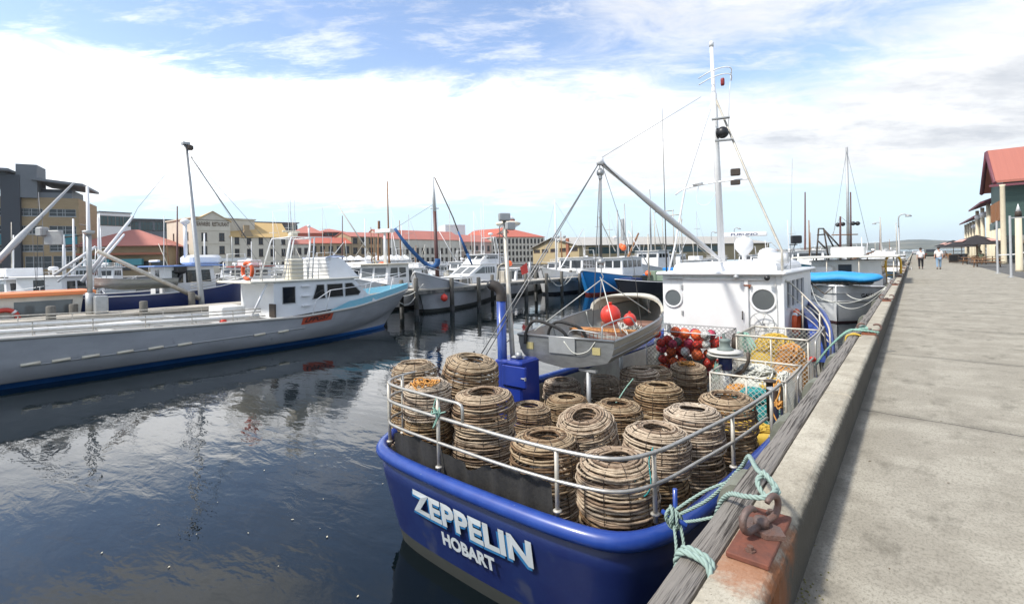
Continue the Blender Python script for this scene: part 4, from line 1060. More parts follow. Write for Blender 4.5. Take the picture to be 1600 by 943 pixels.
def buoy(name, label, c, r, m, grp=None, knob=True, rz=0):
    t = thing(name, label, 'buoy', c, rz, grp); f = MB(); f.ball((0, 0, 0), r, 18, sz=1.04); f.build('float', m, t)
    if knob: f = MB(); f.lathe([(r * .18, 0), (r * .16, r * .18), (r * .2, r * .2), (r * .2, r * .28), (.001, r * .3)], (0, 0, r * .98), 10); f.build('eye', m, t)
    return t
bp = at_d(954, 492, 8.9); buoy('float_buoy', 'large orange-red round buoy lying inside the hanging dinghy', bp, .185, M_['buoy_red'])
bp = at_d(984, 499, 8.7); buoy('float_buoy', 'smaller orange-red buoy beside the large one inside the dinghy', bp, .115, M_['buoy_red'])
t = thing('wire_crate', 'rusty wire crate standing on the dinghy floor', 'crate'); f = MB()
q = DG + Vector((.05, 1.2, -.22)); f_ = [Vector((x, y, z)) for z in (0, .1, .2) for x, y in ((-.32, -.2), (.32, -.2), (.32, .2), (-.32, .2))]
for z in (0, .1, .2): f.tube([q + Vector((x, y, z)) for x, y in ((-.32, -.2), (.32, -.2), (.32, .2), (-.32, .2))], .006, 5, True)
for i in range(9):
    x = -.32 + .08 * i
    for y in (-.2, .2): f.tube([q + Vector((x, y, 0)), q + Vector((x, y, .2))], .004, 4)
f.build('wire_frame', M_['rust'], t)
t = thing('rope_coil', 'coil of pale rope piled under the dinghy canopy', 'rope', DG + Vector((-.1, 2.55, -.12)))
tangle(MB(), (0, 0, 0), .22, 10, .012, 9, .4).build('rope_strand', M_['rope_white'], t)
f = MB(); f.cyl((-3.95, 6.62, -1.1), (-3.95, 6.62, -.09), .035, n=10); f.box((-3.95, 6.62, -.10), (.3, .08, .04))
tag(f.build('steel_prop', M_['galv']), 'grey steel prop standing on deck under the dinghy transom', 'prop')
f = MB(); f.cyl((-4.6, 9.0, -1.1), (-4.6, 9.0, .0), .04, n=10); f.box((-4.6, 9.0, .0), (.7, .10, .05)); tag(f.build('dinghy_cradle', M_['galv']), 'grey cradle post under the dinghy bow', 'cradle')

# ------------------------------------------------------------------ buoy basket in front of the wheelhouse
t = thing('buoy_basket', 'black mesh basket full of round net buoys against the white wheelhouse', 'basket')
bx0, bx1, by0, by1, bz0, bz1 = -4.75, -3.14, 10.55, 11.75, -1.05, -.02
f = MB()
for z in (bz0, bz1): f.tube([(bx0, by0, z), (bx1, by0, z), (bx1, by1, z), (bx0, by1, z)], .013, 6, True)
for x, y in ((bx0, by0), (bx1, by0), (bx1, by1), (bx0, by1)): f.cyl((x, y, bz0), (x, y, bz1), .013)
f.build('frame', M_['galv'], t)
def diamond(mb, o, ux, uz, w_, h_, step, th, mi=0):
    """diamond netting on a rectangle o + ux*[0,w] + uz*[0,h]"""
    o = Vector(o); ux = Vector(ux); uz = Vector(uz); k = -h_
    while k < w_:
        for sg in (1, -1):
            a0 = max(0, k); a1 = min(w_, k + h_)
            if a1 - a0 < .02: continue
            if sg == 1: p0 = o + ux * a0 + uz * (a0 - k); p1 = o + ux * a1 + uz * (a1 - k)
            else: p0 = o + ux * a0 + uz * (h_ - (a0 - k)); p1 = o + ux * a1 + uz * (h_ - (a1 - k))
            mb.tube([p0, p1], th, 3, cap=False, mi=mi)
        k += step
f = MB()
for args in [((bx0, by0, bz0), (1, 0, 0), bx1 - bx0), ((bx1, by0, bz0), (0, 1, 0), by1 - by0), ((bx0, by1, bz0), (1, 0, 0), bx1 - bx0)]:
    diamond(f, args[0], args[1], (0, 0, 1), args[2], bz1 - bz0, .095, .0035)
f.build('netting', M_['net_dark'], t)
cols = ['buoy_red', 'buoy_red', 'buoy_orange', 'buoy_grey', 'buoy_grey', 'buoy_pink', 'buoy_red', 'buoy_pink', 'buoy_white', 'buoy_orange']
names = {'buoy_red': 'red', 'buoy_orange': 'orange', 'buoy_grey': 'grey netted', 'buoy_pink': 'dark pink', 'buoy_white': 'white'}
placed = []; rb = random.Random(31); netm = M_['net_dark']
bproto = {}
for c_ in set(cols):
    f = MB(); f.ball((0, 0, 0), 1.0, 16); me_o = f.build('net_buoy', M_[c_])
    g = MB()
    for k in range(6):
        a = math.pi * k / 6; g.tube([Vector((math.cos(a) * math.sin(u) * 1.02, math.sin(a) * math.sin(u) * 1.02, math.cos(u) * 1.02)) for u in [2 * math.pi * j / 18 for j in range(18)]], .022, 3, True)
    for zz in (-.6, -.2, .2, .6):
        rr = math.sqrt(1 - zz * zz) * 1.02; g.tube([(rr * math.cos(R(a)), rr * math.sin(R(a)), zz) for a in range(0, 360, 24)], .022, 3, True)
    nn_ = g.build('net', M_['net_dark'] if c_ not in ('buoy_grey',) else M_['rope_white'])
    bproto[c_] = (me_o.data, nn_.data); bpy.data.objects.remove(me_o); bpy.data.objects.remove(nn_)
for layer in range(5):
    for attempt in range(400):
        if sum(1 for p_ in placed if p_[4] == layer) >= (15 if layer < 4 else 8): break
        r_ = rb.uniform(.085, .135); x = rb.uniform(bx0 + r_, bx1 - r_); y = by0 + r_ + abs(rb.gauss(0, .3)); z = bz0 + .14 + layer * .205 + rb.uniform(-.03, .03)
        if y > by1 - r_: continue
        if all((Vector((x, y, z)) - Vector(p_[:3])).length > (r_ + p_[3]) * .93 for p_ in placed): placed.append((x, y, z, r_, layer))
lay = ['bottom', 'second', 'middle', 'fourth', 'top']; placed.sort(key=lambda p_: (p_[4], p_[0])); cnt = {}
ordn = ['first', 'second', 'third', 'fourth', 'fifth', 'sixth', 'seventh', 'eighth', 'ninth', 'tenth', 'eleventh', 'twelfth']
for i, (x, y, z, r_, layer) in enumerate(placed):
    c_ = rb.choice(cols); cnt[(c_, layer)] = cnt.get((c_, layer), -1) + 1; hor_ = ordn[cnt[(c_, layer)]]
    t_ = thing('net_buoy', '%s %s buoy from the dinghy side in the basket, %s layer' % (hor_, names[c_], lay[layer]), 'buoy', (x, y, z), rb.uniform(0, 3), 'net buoys heaped in the basket')
    t_.rotation_euler = (rb.uniform(0, 3), rb.uniform(0, 3), 0); t_.scale = (r_,) * 3
    for k, nm in ((0, 'float'), (1, 'net')):
        if k == 1 and rb.random() < .35: continue
        o = bpy.data.objects.new(nm, bproto[c_][k]); COL.objects.link(o); o.parent = t_
tag(tangle(MB(), (-3.1, 10.35, -.75), .16, 12, .009, 77, 1.2).build('mint_rope', M_['rope_mint']), 'tangle of mint rope hanging at the quay end of the buoy basket', 'rope')
f = MB(); f.box((-3.6, 10.42, -1.07), (1.5, .05, .05)); tag(f.build('deck_batten', M_['galv']), 'pale batten lying on deck before the buoy basket', 'batten')

# pot hauler drum
q = at_d(1133, 548, 8.6)
t = thing('pot_hauler', 'grey pot hauler with pale round plates on a post amid the deck', 'pot hauler', (q.x, q.y, 0))
z = q.z
f = MB(); f.lathe([(.09, DECK), (.09, z - .32), (.001, z - .32)], (0, 0, 0), 18); f.build('post', M_['galv'], t)
f = MB(); f.lathe([(.10, z - .32), (.115, z - .30), (.115, z - .12), (.10, z - .10)], (0, 0, 0), 18); f.build('motor_housing', M_['blue_hull'], t)
f = MB()
f.lathe([(.04, z - .11), (.29, z - .07), (.30, z - .055), (.10, z - .045), (.10, z - .03), (.28, z - .015), (.29, z), (.20, z + .02), (.001, z + .025)], (0, 0, 0), 30); f.build('hauling_plate', mat('hauler_plate', (.60, .59, .55), .55, col2=(.42, .39, .33), nscale=6), t)
f = MB(); f.lathe([(.14, z + .02), (.13, z + .05), (.10, z + .06), (.085, z + .09), (.085, z + .16), (.095, z + .17), (.095, z + .20), (.05, z + .22), (.001, z + .22)], (0, 0, 0), 18); f.box((-.02, 0, z + .26), (.04, .03, .09)); f.build('hub', mat('hub_green', (.18, .22, .20), .6, col2=(.12, .15, .14), nscale=9), t)
f = MB(); f.tube([(.10, 0, z - .45), (.30, -.02, z - .30), (.38, -.02, z - .14), (.38, -.02, z + .02)], .03, 8); f.build('arm', M_['dark_steel'], t)

# rope baskets
def rope_basket(x0, x1, y0, y1, z0, z1, label, heaps, front=True):
    t = thing('rope_basket', label, 'basket'); b = MB(); r_ = .02
    for z in (z1,):
        b.tube(smoothline([(x0, y0 + .1, z), (x0 + .1, y0, z), (x1 - .1, y0, z), (x1, y0 + .1, z), (x1, y1 - .1, z), (x1 - .1, y1, z), (x0 + .1, y1, z), (x0, y1 - .1, z)], 3, True), r_, 8, True)
    b.tube([(x0, y0, z0 + .03), (x1, y0, z0 + .03), (x1, y1, z0 + .03), (x0, y1, z0 + .03)], r_ * .8, 6, True)
    for x, y in ((x0, y0), (x1, y0), (x1, y1), (x0, y1), ((x0 + x1) / 2, y0), ((x0 + x1) / 2, y1)): b.cyl((x, y, z0), (x, y, z1), r_ * .8, n=7)
    b.build('frame', M_['pipe_pale'], t)
    g = MB()
    for o_, u_, w_ in [((x0, y0, z0), (1, 0, 0), x1 - x0), ((x1, y0, z0), (0, 1, 0), y1 - y0), ((x0, y0, z0), (0, 1, 0), y1 - y0), ((x0, y1, z0), (1, 0, 0), x1 - x0)]:
        diamond(g, o_, u_, (0, 0, 1), w_, z1 - z0, .085, .0045)
    g.build('netting', M_['rope_white'], t)
rope_basket(-2.62, -1.52, 8.25, 9.55, -1.1, -.28, 'low mesh basket of teal and yellow rope beside the pot hauler', None)
rope_basket(-2.80, -1.55, 10.5, 11.95, -1.1, .02, 'tall mesh basket heaped with yellow rope beside the wheelhouse', None)
def heap(name, label, c, rx, ry, h_, n, th, m, seed):
    r_ = random.Random(seed); f = MB(); c = Vector(c)
    for k in range(n):
        a = r_.uniform(0, 6.28); u0 = r_.uniform(0, .85); pts = []; cx, cy = u0 * math.cos(a) * rx * .55, u0 * math.sin(a) * ry * .55; rr = r_.uniform(.25, .55); b_ = r_.uniform(0, 6.28)
        for j in range(r_.randint(7, 13)):
            b_ += r_.uniform(.4, .9); x = cx + math.cos(b_) * rx * rr * r_.uniform(.8, 1.15); y = cy + math.sin(b_) * ry * rr * r_.uniform(.8, 1.15)
            e = min(1, (x / rx) ** 2 + (y / ry) ** 2); x = max(-rx, min(rx, x)); y = max(-ry, min(ry, y))
            z = h_ * (1 - e * e * .55) * r_.uniform(.84, 1.05)
            pts.append(c + Vector((x, y, z)))
        f.tube(smoothline(pts, 3), th, 5)
    # the packed inside of the heap
    rings = []
    for s, zz in [(1, 0), (1, .5), (.9, .70), (.55, .84), (.02, .88)]: rings.append([c + Vector((rx * s * math.cos(R(a)) * .98, ry * s * math.sin(R(a)) * .98, h_ * zz * (.95 + .08 * math.sin(a)))) for a in range(0, 360, 18)])
    f.loft(rings, True, False, 0, True)
    return tag(f.build(name, m), label, 'rope')
heap('rope_heap', 'teal rope heaped in the lower front of the near mesh basket', (-2.1, 8.72, -1.08), .5, .44, .48, 80, .012, M_['rope_teal'], 1)
heap('rope_heap', 'dull yellow rope lying against the pot hauler side of the near basket', (-2.35, 8.75, -1.08), .27, .45, .50, 34, .012, M_['rope_orange'], 2)
heap('rope_heap', 'olive yellow rope in the back of the near mesh basket', (-1.9, 9.15, -1.08), .36, .35, .62, 40, .012, M_['rope_yellow'], 3)
heap('rope_heap', 'white rope coils lying on top of the near mesh basket', (-2.15, 9.22, -.85), .44, .30, .55, 60, .012, M_['rope_white'], 4)
heap('rope_heap', 'yellow and orange rope heaped high in the far mesh basket', (-2.25, 11.2, -1.05), .50, .66, .98, 90, .013, M_['rope_yellow'], 5)
heap('rope_heap', 'orange rope on the quay side of the far mesh basket', (-1.95, 11.0, -1.05), .36, .55, .86, 70, .013, M_['rope_orange'], 6)
heap('rope_heap', 'grey-white net bundled at the quay end of the near basket', (-1.68, 9.0, -1.05), .15, .45, .72, 34, .011, M_['rope_white'], 7)
heap('rope_heap', 'loose yellow and teal rope on deck between near basket and gunwale', (-1.95, 7.9, -1.10), .45, .28, .22, 34, .011, M_['rope_yellow'], 17)
heap('rope_heap', 'loose teal rope strands on deck in front of the near basket', (-2.2, 8.05, -1.10), .35, .22, .2, 26, .010, M_['rope_teal'], 18)
t = thing('rope_hank', 'mint rope hank draped over a grey drum beside the far basket', 'rope'); f = MB()
q = Vector((-2.93, 11.0, -.12))
f.lathe([(.001, -.05), (.22, -.05), (.22, .05), (.001, .05)], q + Vector((0, 0, -.12)), 18, M=Matrix.Rotation(R(90), 3, 'Y')); f.build('drum', M_['dark_steel'], t)
f = MB()
for i in range(16):
    x = .0 + i * .012; f.tube(smoothline([q + Vector((x - .1, -.1, -.3 - .02 * (i % 3))), q + Vector((x, -.06, .0)), q + Vector((x + .04, .0, .12)), q + Vector((x + .18 + .01 * i, -.12, -.25 - .02 * (i % 4)))], 4), .009, 5)
f.build('strand', M_['rope_mint'], t)
f = MB(); f.tube(smoothline([(-1.42, 6.98, -.02), (-1.40, 6.9, -.25), (-1.33, 6.9, -.05), (-1.38, 7.0, .02), (-1.44, 6.92, -.3), (-1.36, 6.86, -.5)], 5), .010, 6); tangle(f, (-1.36, 6.92, -.26), .05, 8, .008, 12, .9)
tag(f.build('yellow_lashing', M_['rope_orange']), 'yellow lashing tied round the end post of the stern rail', 'rope')
tag(tangle(MB(), (-1.38, 9.75, -.18), .045, 9, .009, 21, .8).build('red_lashing', M_['buoy_red']), 'small red lashing on the side rail by the baskets', 'rope')

# ------------------------------------------------------------------ mooring ropes at the near corner
f = MB()
cl = Vector((-1.50, 3.76, -.42))
f.tube([cl + Vector((-.10, .02, .02)), cl + Vector((.12, -.02, -.01))], .020, 8); f.cyl((-1.50, 3.80, -.62), (-1.50, 3.80, -.2), .018)
f.build('mooring_cleat', M_['roll_blue'], zep)
hookp = Vector((-.60, 2.74, .50))
t = thing('mooring_rope', 'pale green laid mooring rope knotted from the blue stern corner to the near hook', 'rope')
f = MB()
twisted(f, smoothline([cl + Vector((.03, .02, .03)), (-1.2, 3.7, -.15), (-.95, 3.55, .18), (-.86, 3.42, .33), (-.79, 3.22, .40), (-.70, 2.98, .44), (-.60, 2.80, .475), (-.555, 2.70, .47), (-.58, 2.62, .46), (-.68, 2.66, .42), (-.80, 2.78, .35), (-.88, 2.86, .22), (-.93, 2.92, .02), (-.97, 3.0, -.3)], 7), .0145)
f.build('strand', M_['rope_green'], t)
f = MB()
twisted(f, smoothline([(-.63, 2.79, .515), (-.585, 2.745, .50), (-.545, 2.72, .455), (-.60, 2.70, .43), (-.65, 2.76, .47), (-.62, 2.80, .51)], 7), .014)
f.build('hitch', M_['rope_green'], t)
f = MB()
twisted(f, smoothline([cl + Vector((.05, 0, 0)), (-1.38, 3.66, -.6), (-1.3, 3.5, -.95), (-1.22, 3.3, -1.15)], 6), .013)
twisted(f, smoothline([cl + Vector((.0, 0, -.02)), (-1.42, 3.6, -.6), (-1.36, 3.42, -1.0), (-1.28, 3.2, -1.3)], 6), .013)
twisted(f, smoothline([cl + Vector((-.02, 0, .04)), (-1.3, 3.9, -.2), (-1.05, 3.95, -.05), (-.95, 3.9, .0)], 6), .013)
twisted(f, smoothline([cl + Vector((.05, .02, -.02)), (-1.25, 3.7, -.32), (-1.02, 3.78, -.22), (-.95, 3.8, -.2)], 6), .013)
f.build('tail', M_['rope_green'], t)
f = MB(); r_ = random.Random(4)
for k in range(6):
    a = k * 1.05; ring = []
    for j in range(13):
        b_ = j * .6; ring.append(cl + Vector((.055 * math.cos(b_) * math.cos(a) + .02 * math.sin(a), .055 * math.cos(b_) * math.sin(a), .06 * math.sin(b_) + .01 * k - .02)))
    twisted(f, smoothline(ring, 3), .013)
f.build('knot', M_['rope_green'], t)
t = thing('rope_turn', 'thick pale green rope turned over the end of the timber beam', 'rope'); f = MB()
q = at_z(1078, 872, .30)
for k, dy in enumerate((0, .035)):
    y0 = q.y + dy
    twisted(f, smoothline([(-.86, y0 + .05, -.1), (-.865, y0 + .03, .15), (-.86, y0 + .01, .27), (-.83, y0, .318), (-.77, y0 - .01, .325), (-.71, y0 - .03, .318), (-.69, y0 - .05, .27), (-.69, y0 - .07, .1), (-.70, y0 - .08, -.1)], 6), .0165)
f.build('strand', M_['rope_green'], t)
# rope and lashings at second hook
t = thing('mooring_rope', 'mint mooring rope made fast to the second hook from the side rail', 'rope'); f = MB()
twisted(f, smoothline([(-1.38, 9.9, -.35), (-1.2, 9.85, -.05), (-1.0, 9.82, .2), (-.86, 9.8, .33), (-.74, 9.8, .37), (-.62, 9.83, .385), (-.50, 9.86, .35), (-.47, 9.8, .34), (-.6, 9.76, .36), (-.8, 9.78, .36)], 5), .018)
twisted(f, smoothline([(-1.36, 9.95, -.3), (-1.15, 9.9, .02), (-.9, 9.9, .31), (-.75, 9.88, .36), (-.66, 9.9, .42), (-.6, 9.84, .38)], 5), .018)
f.build('strand', M_['rope_mint'], t)
t = thing('lashing', 'yellow rope looped round the timber beam before the second hook', 'rope'); f = MB()
f.tube(smoothline([(-.87, 9.45, .1), (-.86, 9.45, .29), (-.77, 9.5, .325), (-.70, 9.55, .30), (-.69, 9.5, .32), (-.78, 9.58, .33), (-.86, 9.56, .28)], 5), .013, 6); f.build('strand', M_['rope_yellow'], t)
# moss and grit in the corner of the kerb
r_ = random.Random(8); f = MB()
for k in range(170):
    y = 2.35 + abs(r_.gauss(0, .30)) * (1 if r_.random() < .6 else -1); x = -.46 + abs(r_.gauss(0, .05)); s = r_.uniform(.002, .006)
    f.ball((x, y, s * .3), s, 5)
tag(f.build('moss', mat('moss', (.13, .125, .04), .95, col2=(.22, .19, .10), nscale=30)), kind='stuff')
lf = None
for k in range(34):
    x = r_.uniform(-.3, 3.2); y = r_.uniform(2.2, 11)
    s = r_.uniform(.006, .018)
    if lf is None:
        f = MB(); f.add([(-1, 0, 0), (0, -.35, .12), (1, 0, .05), (0, .35, .12)], [(0, 1, 2, 3)]); lf = f.build('fallen_leaf', mat('dry_leaf', (.12, .08, .04), .9)); o = lf
        tag(o, 'tiny dry leaf lying on the concrete promenade', 'leaf', 'dry leaves on the promenade')
    else: o = lf.copy(); COL.objects.link(o)
    o.location = (x, y, .003); o.scale = (s, s, s); o.rotation_euler = (0, 0, r_.uniform(0, 6))
fl = None
for (px, py) in [(457, 812), (307, 835), (500, 826), (511, 839), (264, 886), (559, 932), (492, 709), (505, 780), (340, 785), (159, 864), (598, 756), (413, 735), (388, 833), (600, 715), (248, 820), (435, 885)]:
    q = at_z(px, py, WZ)
    if fl is None:
        f = MB(); f.add([(-1, 0, 0), (-.2, -.5, .0), (1, -.1, .0), (.3, .45, .0)], [(0, 1, 2, 3)]); fl = f.build('floating_leaf', mat('pale_leaf', (.55, .5, .36), .8)); o = fl
        tag(o, 'small pale leaf floating on the dark water', 'leaf', 'leaves floating on the dock water')
    else: o = fl.copy(); COL.objects.link(o)
    s = r_.uniform(.010, .024); o.location = (q.x, q.y, WZ + .012); o.scale = (s, s, s); o.rotation_euler = (0, 0, r_.uniform(0, 6))
# ------------------------------------------------------------------ boats across the dock
def hcol(name, c, c2=None): return mat(name, c, .4, col2=c2 or tuple(x * .7 for x in c), nscale=1.6, namt=.6, coat=.15)
def hull_parts(root, L, B, fs, fb, hullm, bootm, deckm, trimm, full=.5, stern=.85, dz=.35, boot=.22, flare=.86, fine=1.0):
    """hull lofted from stern (y=0) to bow (y=L); water at z=0"""
    N = 22; rings = []; decks = []; top = []
    for i in range(N + 1):
        t = i / N; w_ = B / 2 * (stern + (1 - stern) * min(1, t / .3)) * (1 - max(0, (t - full) / (1 - full)) ** 2.3) + .03
        z = fs + (fb - fs) * max(0, (t - .25) / .75) ** 2.2
        rake = .10 * L * max(0, (t - .8) / .2) ** 2
        def y_at(zz): return t * L - rake * (1 - zz / z)
        fl = flare - .35 * max(0, t - .5) * fine
        pts = []
        for u, zz in [(1, z), (1 - (1 - fl) * .35, z * .6), (fl, boot), (fl * .96, 0), (fl * .55, -.5)]:
            pts.append((w_ * u, y_at(max(zz, -.5)), zz))
        rings.append([Vector(p_) for p_ in pts] + [Vector((-p_[0], p_[1], p_[2])) for p_ in reversed(pts)])
        decks.append([Vector((w_ * .96, y_at(z), z - dz * (1 - max(0, t - .75) * 3.2))), Vector((-w_ * .96, y_at(z), z - dz * (1 - max(0, t - .75) * 3.2)))])
        top.append((w_, y_at(z), z))
    f = MB(); n = 10
    vs = [p_ for r_ in rings for p_ in r_]; fs_ = []; mi = []
    for i in range(N):
        for j in range(n - 1):
            fs_.append((i * n + j, i * n + j + 1, (i + 1) * n + j + 1, (i + 1) * n + j)); mi.append(1 if 2 <= j <= 6 else 0)
    o = len(f.v); f.v += [tuple(v) for v in vs]; f.f += fs_; f.mi += mi; f.sm += [True] * len(fs_)
    f.f.append(tuple(range(n))); f.mi.append(0); f.sm.append(False)
    h_ = f.build('hull', [hullm, bootm], root)
    f = MB(); f.loft([[q_[0], q_[1]] for q_ in decks], False); f.build('deck', deckm, root)
    f = MB()
    pts = [(x, y, z) for x, y, z in top] + [(-x, y, z) for x, y, z in reversed(top)]
    f.tube(pts, .045 if L > 9 else .03, 6, True); f.build('gunwale', trimm, root)
    return top, h_
def tube_part(name, m, root, *lines):
    f = MB()
    for pts, r_ in lines: f.tube(pts, r_, 6)
    return f.build(name, m, root)
def house(root, x, y0, y1, w_, z0, z1, m, slope=.35, aslope=0, roofm=None, over=.18, wins=3, wh_=.45, front=2, glass=None, roof_t=.07):
    glass = glass or M_['window_glass']; f = MB(); hw = w_ / 2
    A = [(x - hw, y0, z0), (x + hw, y0, z0), (x + hw, y1, z0), (x - hw, y1, z0)]
    T = [(x - hw * .94, y0 + aslope, z1), (x + hw * .94, y0 + aslope, z1), (x + hw * .94, y1 - slope, z1), (x - hw * .94, y1 - slope, z1)]
    f.add(A + T, [(4, 5, 6, 7), (0, 1, 5, 4), (1, 2, 6, 5), (2, 3, 7, 6), (3, 0, 4, 7)])
    h_ = f.build('cabin', m, root)
    f = MB(); f.bbox((x, (y0 + y1 - slope + aslope) / 2, z1 + roof_t / 2), (w_ * .94 + over * 2, y1 - y0 - slope + over * 3, roof_t), .02); f.build('roof', roofm or m, h_)
    zc0 = z1 - (z1 - z0) * .12 - wh_; zc1 = z1 - (z1 - z0) * .12
    def lerp_side(s, y, z):
        k = (z - z0) / (z1 - z0); xx = x + s * (hw * (1 - .06 * k) + .012); return Vector((xx, y, z))
    for s in (-1, 1):
        ya = y0 + aslope + .25; yb = y1 - slope - .12; n = wins
        for i in range(n):
            a = ya + (yb - ya) * (i + .1) / n; b = ya + (yb - ya) * (i + .9) / n; ex = slope * (1 - (zc0 - z0) / (z1 - z0)) if i == n - 1 else 0
            f = MB(); f.quad(lerp_side(s, a, zc0), lerp_side(s, b + ex * .8, zc0), lerp_side(s, b, zc1), lerp_side(s, a, zc1)); f.build('window', glass, h_)
    def yf(z): k = (z - z0) / (z1 - z0); return y1 - slope * k + .012
    for i in range(front):
        a = x - hw * .88 + hw * 1.76 * (i + .08) / front; b = x - hw * .88 + hw * 1.76 * (i + .92) / front
        f = MB(); f.quad((a, yf(zc0), zc0), (b, yf(zc0), zc0), (b, yf(zc1), zc1), (a, yf(zc1), zc1)); f.build('window', glass, h_)
    # aft door
    f = MB(); f.quad((x - .3, y0 - .012, z0), (x + .3, y0 - .012, z0), (x + .3, y0 - .012 + aslope * .8, z1 - .15), (x - .3, y0 - .012 + aslope * .8, z1 - .15)); f.build('door', M_['glass_dark'], h_)
    return h_
def bowrail(root, top, t0=.55, hgt=.55, m=None, aft=False):
    n = len(top); idx = list(range(int(n * t0), n)); f = MB()
    S1 = [Vector((x * .93, y, z + hgt)) for x, y, z in [top[i] for i in idx]]; S2 = [Vector((-v.x, v.y, v.z)) for v in S1]
    first = [Vector((top[idx[0]][0] * .93, top[idx[0]][1] - .2, top[idx[0]][2]))]
    f.tube(first + S1 + list(reversed(S2)) + [Vector((-first[0].x, first[0].y, first[0].z))], .018, 6)
    for k in range(0, len(S1), 3):
        for v in (S1[k], S2[k]): f.cyl(v, v - Vector((0, 0, hgt)), .014, n=5)
    f.build('bow_rail', m or M_['white_paint'], root)
def radar(root, p_, m=None):
    f = MB(); f.lathe([(.05, 0), (.05, .25), (.22, .27), (.24, .40), (.18, .48), (.001, .5)], p_, 12); f.build('radar_dome', m or M_['white_paint'], root)
def boat(name, label, cat, sp, bp_, B, fs, fb, hm_, boot=None, deck=None, trim=None, hs=(), masts=(), poles=(), rail=True, wires=(), gear=(), group=None, **kw):
    a = Vector((*wp(*sp), WZ)); b = Vector((*wp(*bp_), WZ)); L = (b - a).length; d = (b - a).normalized()
    rz = math.atan2(-d.x, d.y)
    t = thing(name, label, cat, a, rz, group)
    top, h_ = hull_parts(t, L, B, fs, fb, hm_, boot or M_['boot_grey'], deck or M_['deck_grey'], trim or M_['white_paint'], **kw)
    for hh in hs:
        hh = dict(hh); y0 = hh.pop('a') * L; y1 = hh.pop('b') * L; house(t, hh.pop('x', 0), y0, y1, hh.pop('w', .62) * B, hh.pop('z0', fs - .3), hh.pop('z1'), hh.pop('m', M_['white_paint']), **hh)
    if rail: bowrail(t, top)
    for (ty, x, z0, z1, r_, m, rk) in masts:
        f = MB(); f.tube([(x, ty * L, z0), (x, ty * L + rk * .5, (z0 + z1) / 2), (x, ty * L + rk, z1)], [r_, r_ * .85, r_ * .6], 8); f.build('mast', m, t)
    for (p0, p1, r_, m) in poles:
        f = MB(); f.tube([Vector((p0[0], p0[1] * L, p0[2])), Vector((p1[0], p1[1] * L, p1[2]))], [r_, r_ * .7], 8); f.build('pole', m, t)
    for (p0, p1) in wires:
        f = MB(); f.tube([Vector((p0[0], p0[1] * L, p0[2])), Vector((p1[0], p1[1] * L, p1[2]))], .010, 4); f.build('stay_wire', M_['wire_grey'], t)
    for g_ in gear:
        if g_[0] == 'radar': radar(t, (g_[1], g_[2] * L, g_[3]))
        elif g_[0] == 'arch':
            _, y, z0, z1, hw = g_; f = MB()
            for dy in (0, .5):
                f.tube([(-hw, y * L + dy, z0), (-hw * .75, y * L + dy * .6 + .3, z1), (hw * .75, y * L + dy * .6 + .3, z1), (hw, y * L + dy, z0)], .03, 6)
            f.tube([(-hw * .75, y * L + .3, z1), (-hw * .75, y * L + .6, z1)], .03); f.build('radar_arch', M_['white_paint'], t)
        elif g_[0] == 'ball': f = MB(); f.ball((g_[1], g_[2] * L, g_[3]), g_[4], 12); f.build('fender_ball', M_['buoy_orange'], t)
        elif g_[0] == 'rails':
            _, y0, y1, hw, z, n, m = g_; f = MB()
            for k in range(n):
                zz = z + k * .16; f.tube([(hw, y1 * L, zz), (hw, y0 * L, zz), (-hw, y0 * L, zz), (-hw, y1 * L, zz)], .016, 5)
            for y in [y0 + (y1 - y0) * i / 4 for i in range(5)]:
                for s in (-1, 1): f.cyl((s * hw, y * L, z - .1), (s * hw, y * L, z + (n - 1) * .16), .016, n=5)
            f.build('top_rail', m, t)
        elif g_[0] == 'bin': f = MB(); f.bbox((g_[1], g_[2] * L, g_[3]), g_[4], .03); f.build('deck_box', g_[5], t)
    return t

# the long grey workboat in front
GY0, GL, GX = -3.4, 21.0, -22.15
gb = thing('workboat', 'long bare grey workboat with white forward cabin lying along the timber pier', 'workboat', (GX, GY0, WZ))
def g_sheer(Y):
    pts = [(-4, -.1), (1.5, -.28), (6.9, -.49), (10.3, -.57), (13.0, -.42), (15.2, -.15), (17.7, .12)]
    for (a, b), (c, d) in zip(pts, pts[1:]):
        if a <= Y <= c: return b + (d - b) * (Y - a) / (c - a)
    return pts[-1][1]
rings = []; topg = []; N = 60
for i in range(N + 1):
    t = i / N; Y = GY0 + t * GL; z = g_sheer(Y) - WZ
    w_ = 2.12 * (1 - max(0, (t - .66) / .34) ** 2.1) + .03; fw = w_ * (.95 - .38 * max(0, (t - .60) / .4) ** 1.2)
    rk = 1.7 * max(0, (t - .82) / .18) ** 2
    def ya(zz): return t * GL - rk * (1 - zz / z)
    ch = .18 + .75 * max(0, (t - .72) / .28) ** 1.5   # spray rail climbs towards the bow
    pts = [(w_, ya(z), z), (w_ * .5 + fw * .5 + .03, ya(z * .55), z * .55), (fw + .015, ya(ch + .02), ch + .02), (fw - .03, ya(ch), ch), (fw * .95, ya(.16), min(.16, ch)), (fw * .9, ya(0), 0), (fw * .5, ya(0), -.5)]
    rings.append([Vector(p_) for p_ in pts] + [Vector((-p_[0], p_[1], p_[2])) for p_ in reversed(pts)])
    topg.append((w_, ya(z), z))
f = MB(); n = 14
for i in range(N):
    for j in range(n - 1):
        pass
vs = [p_ for r_ in rings for p_ in r_]; f.v = [tuple(v) for v in vs]
for i in range(N):
    for j in range(n - 1):
        f.f.append((i * n + j, i * n + j + 1, (i + 1) * n + j + 1, (i + 1) * n + j)); f.mi.append(1 if 4 <= j <= 8 else 0); f.sm.append(True)
f.f.append(tuple(range(n))); f.mi.append(0); f.sm.append(False)
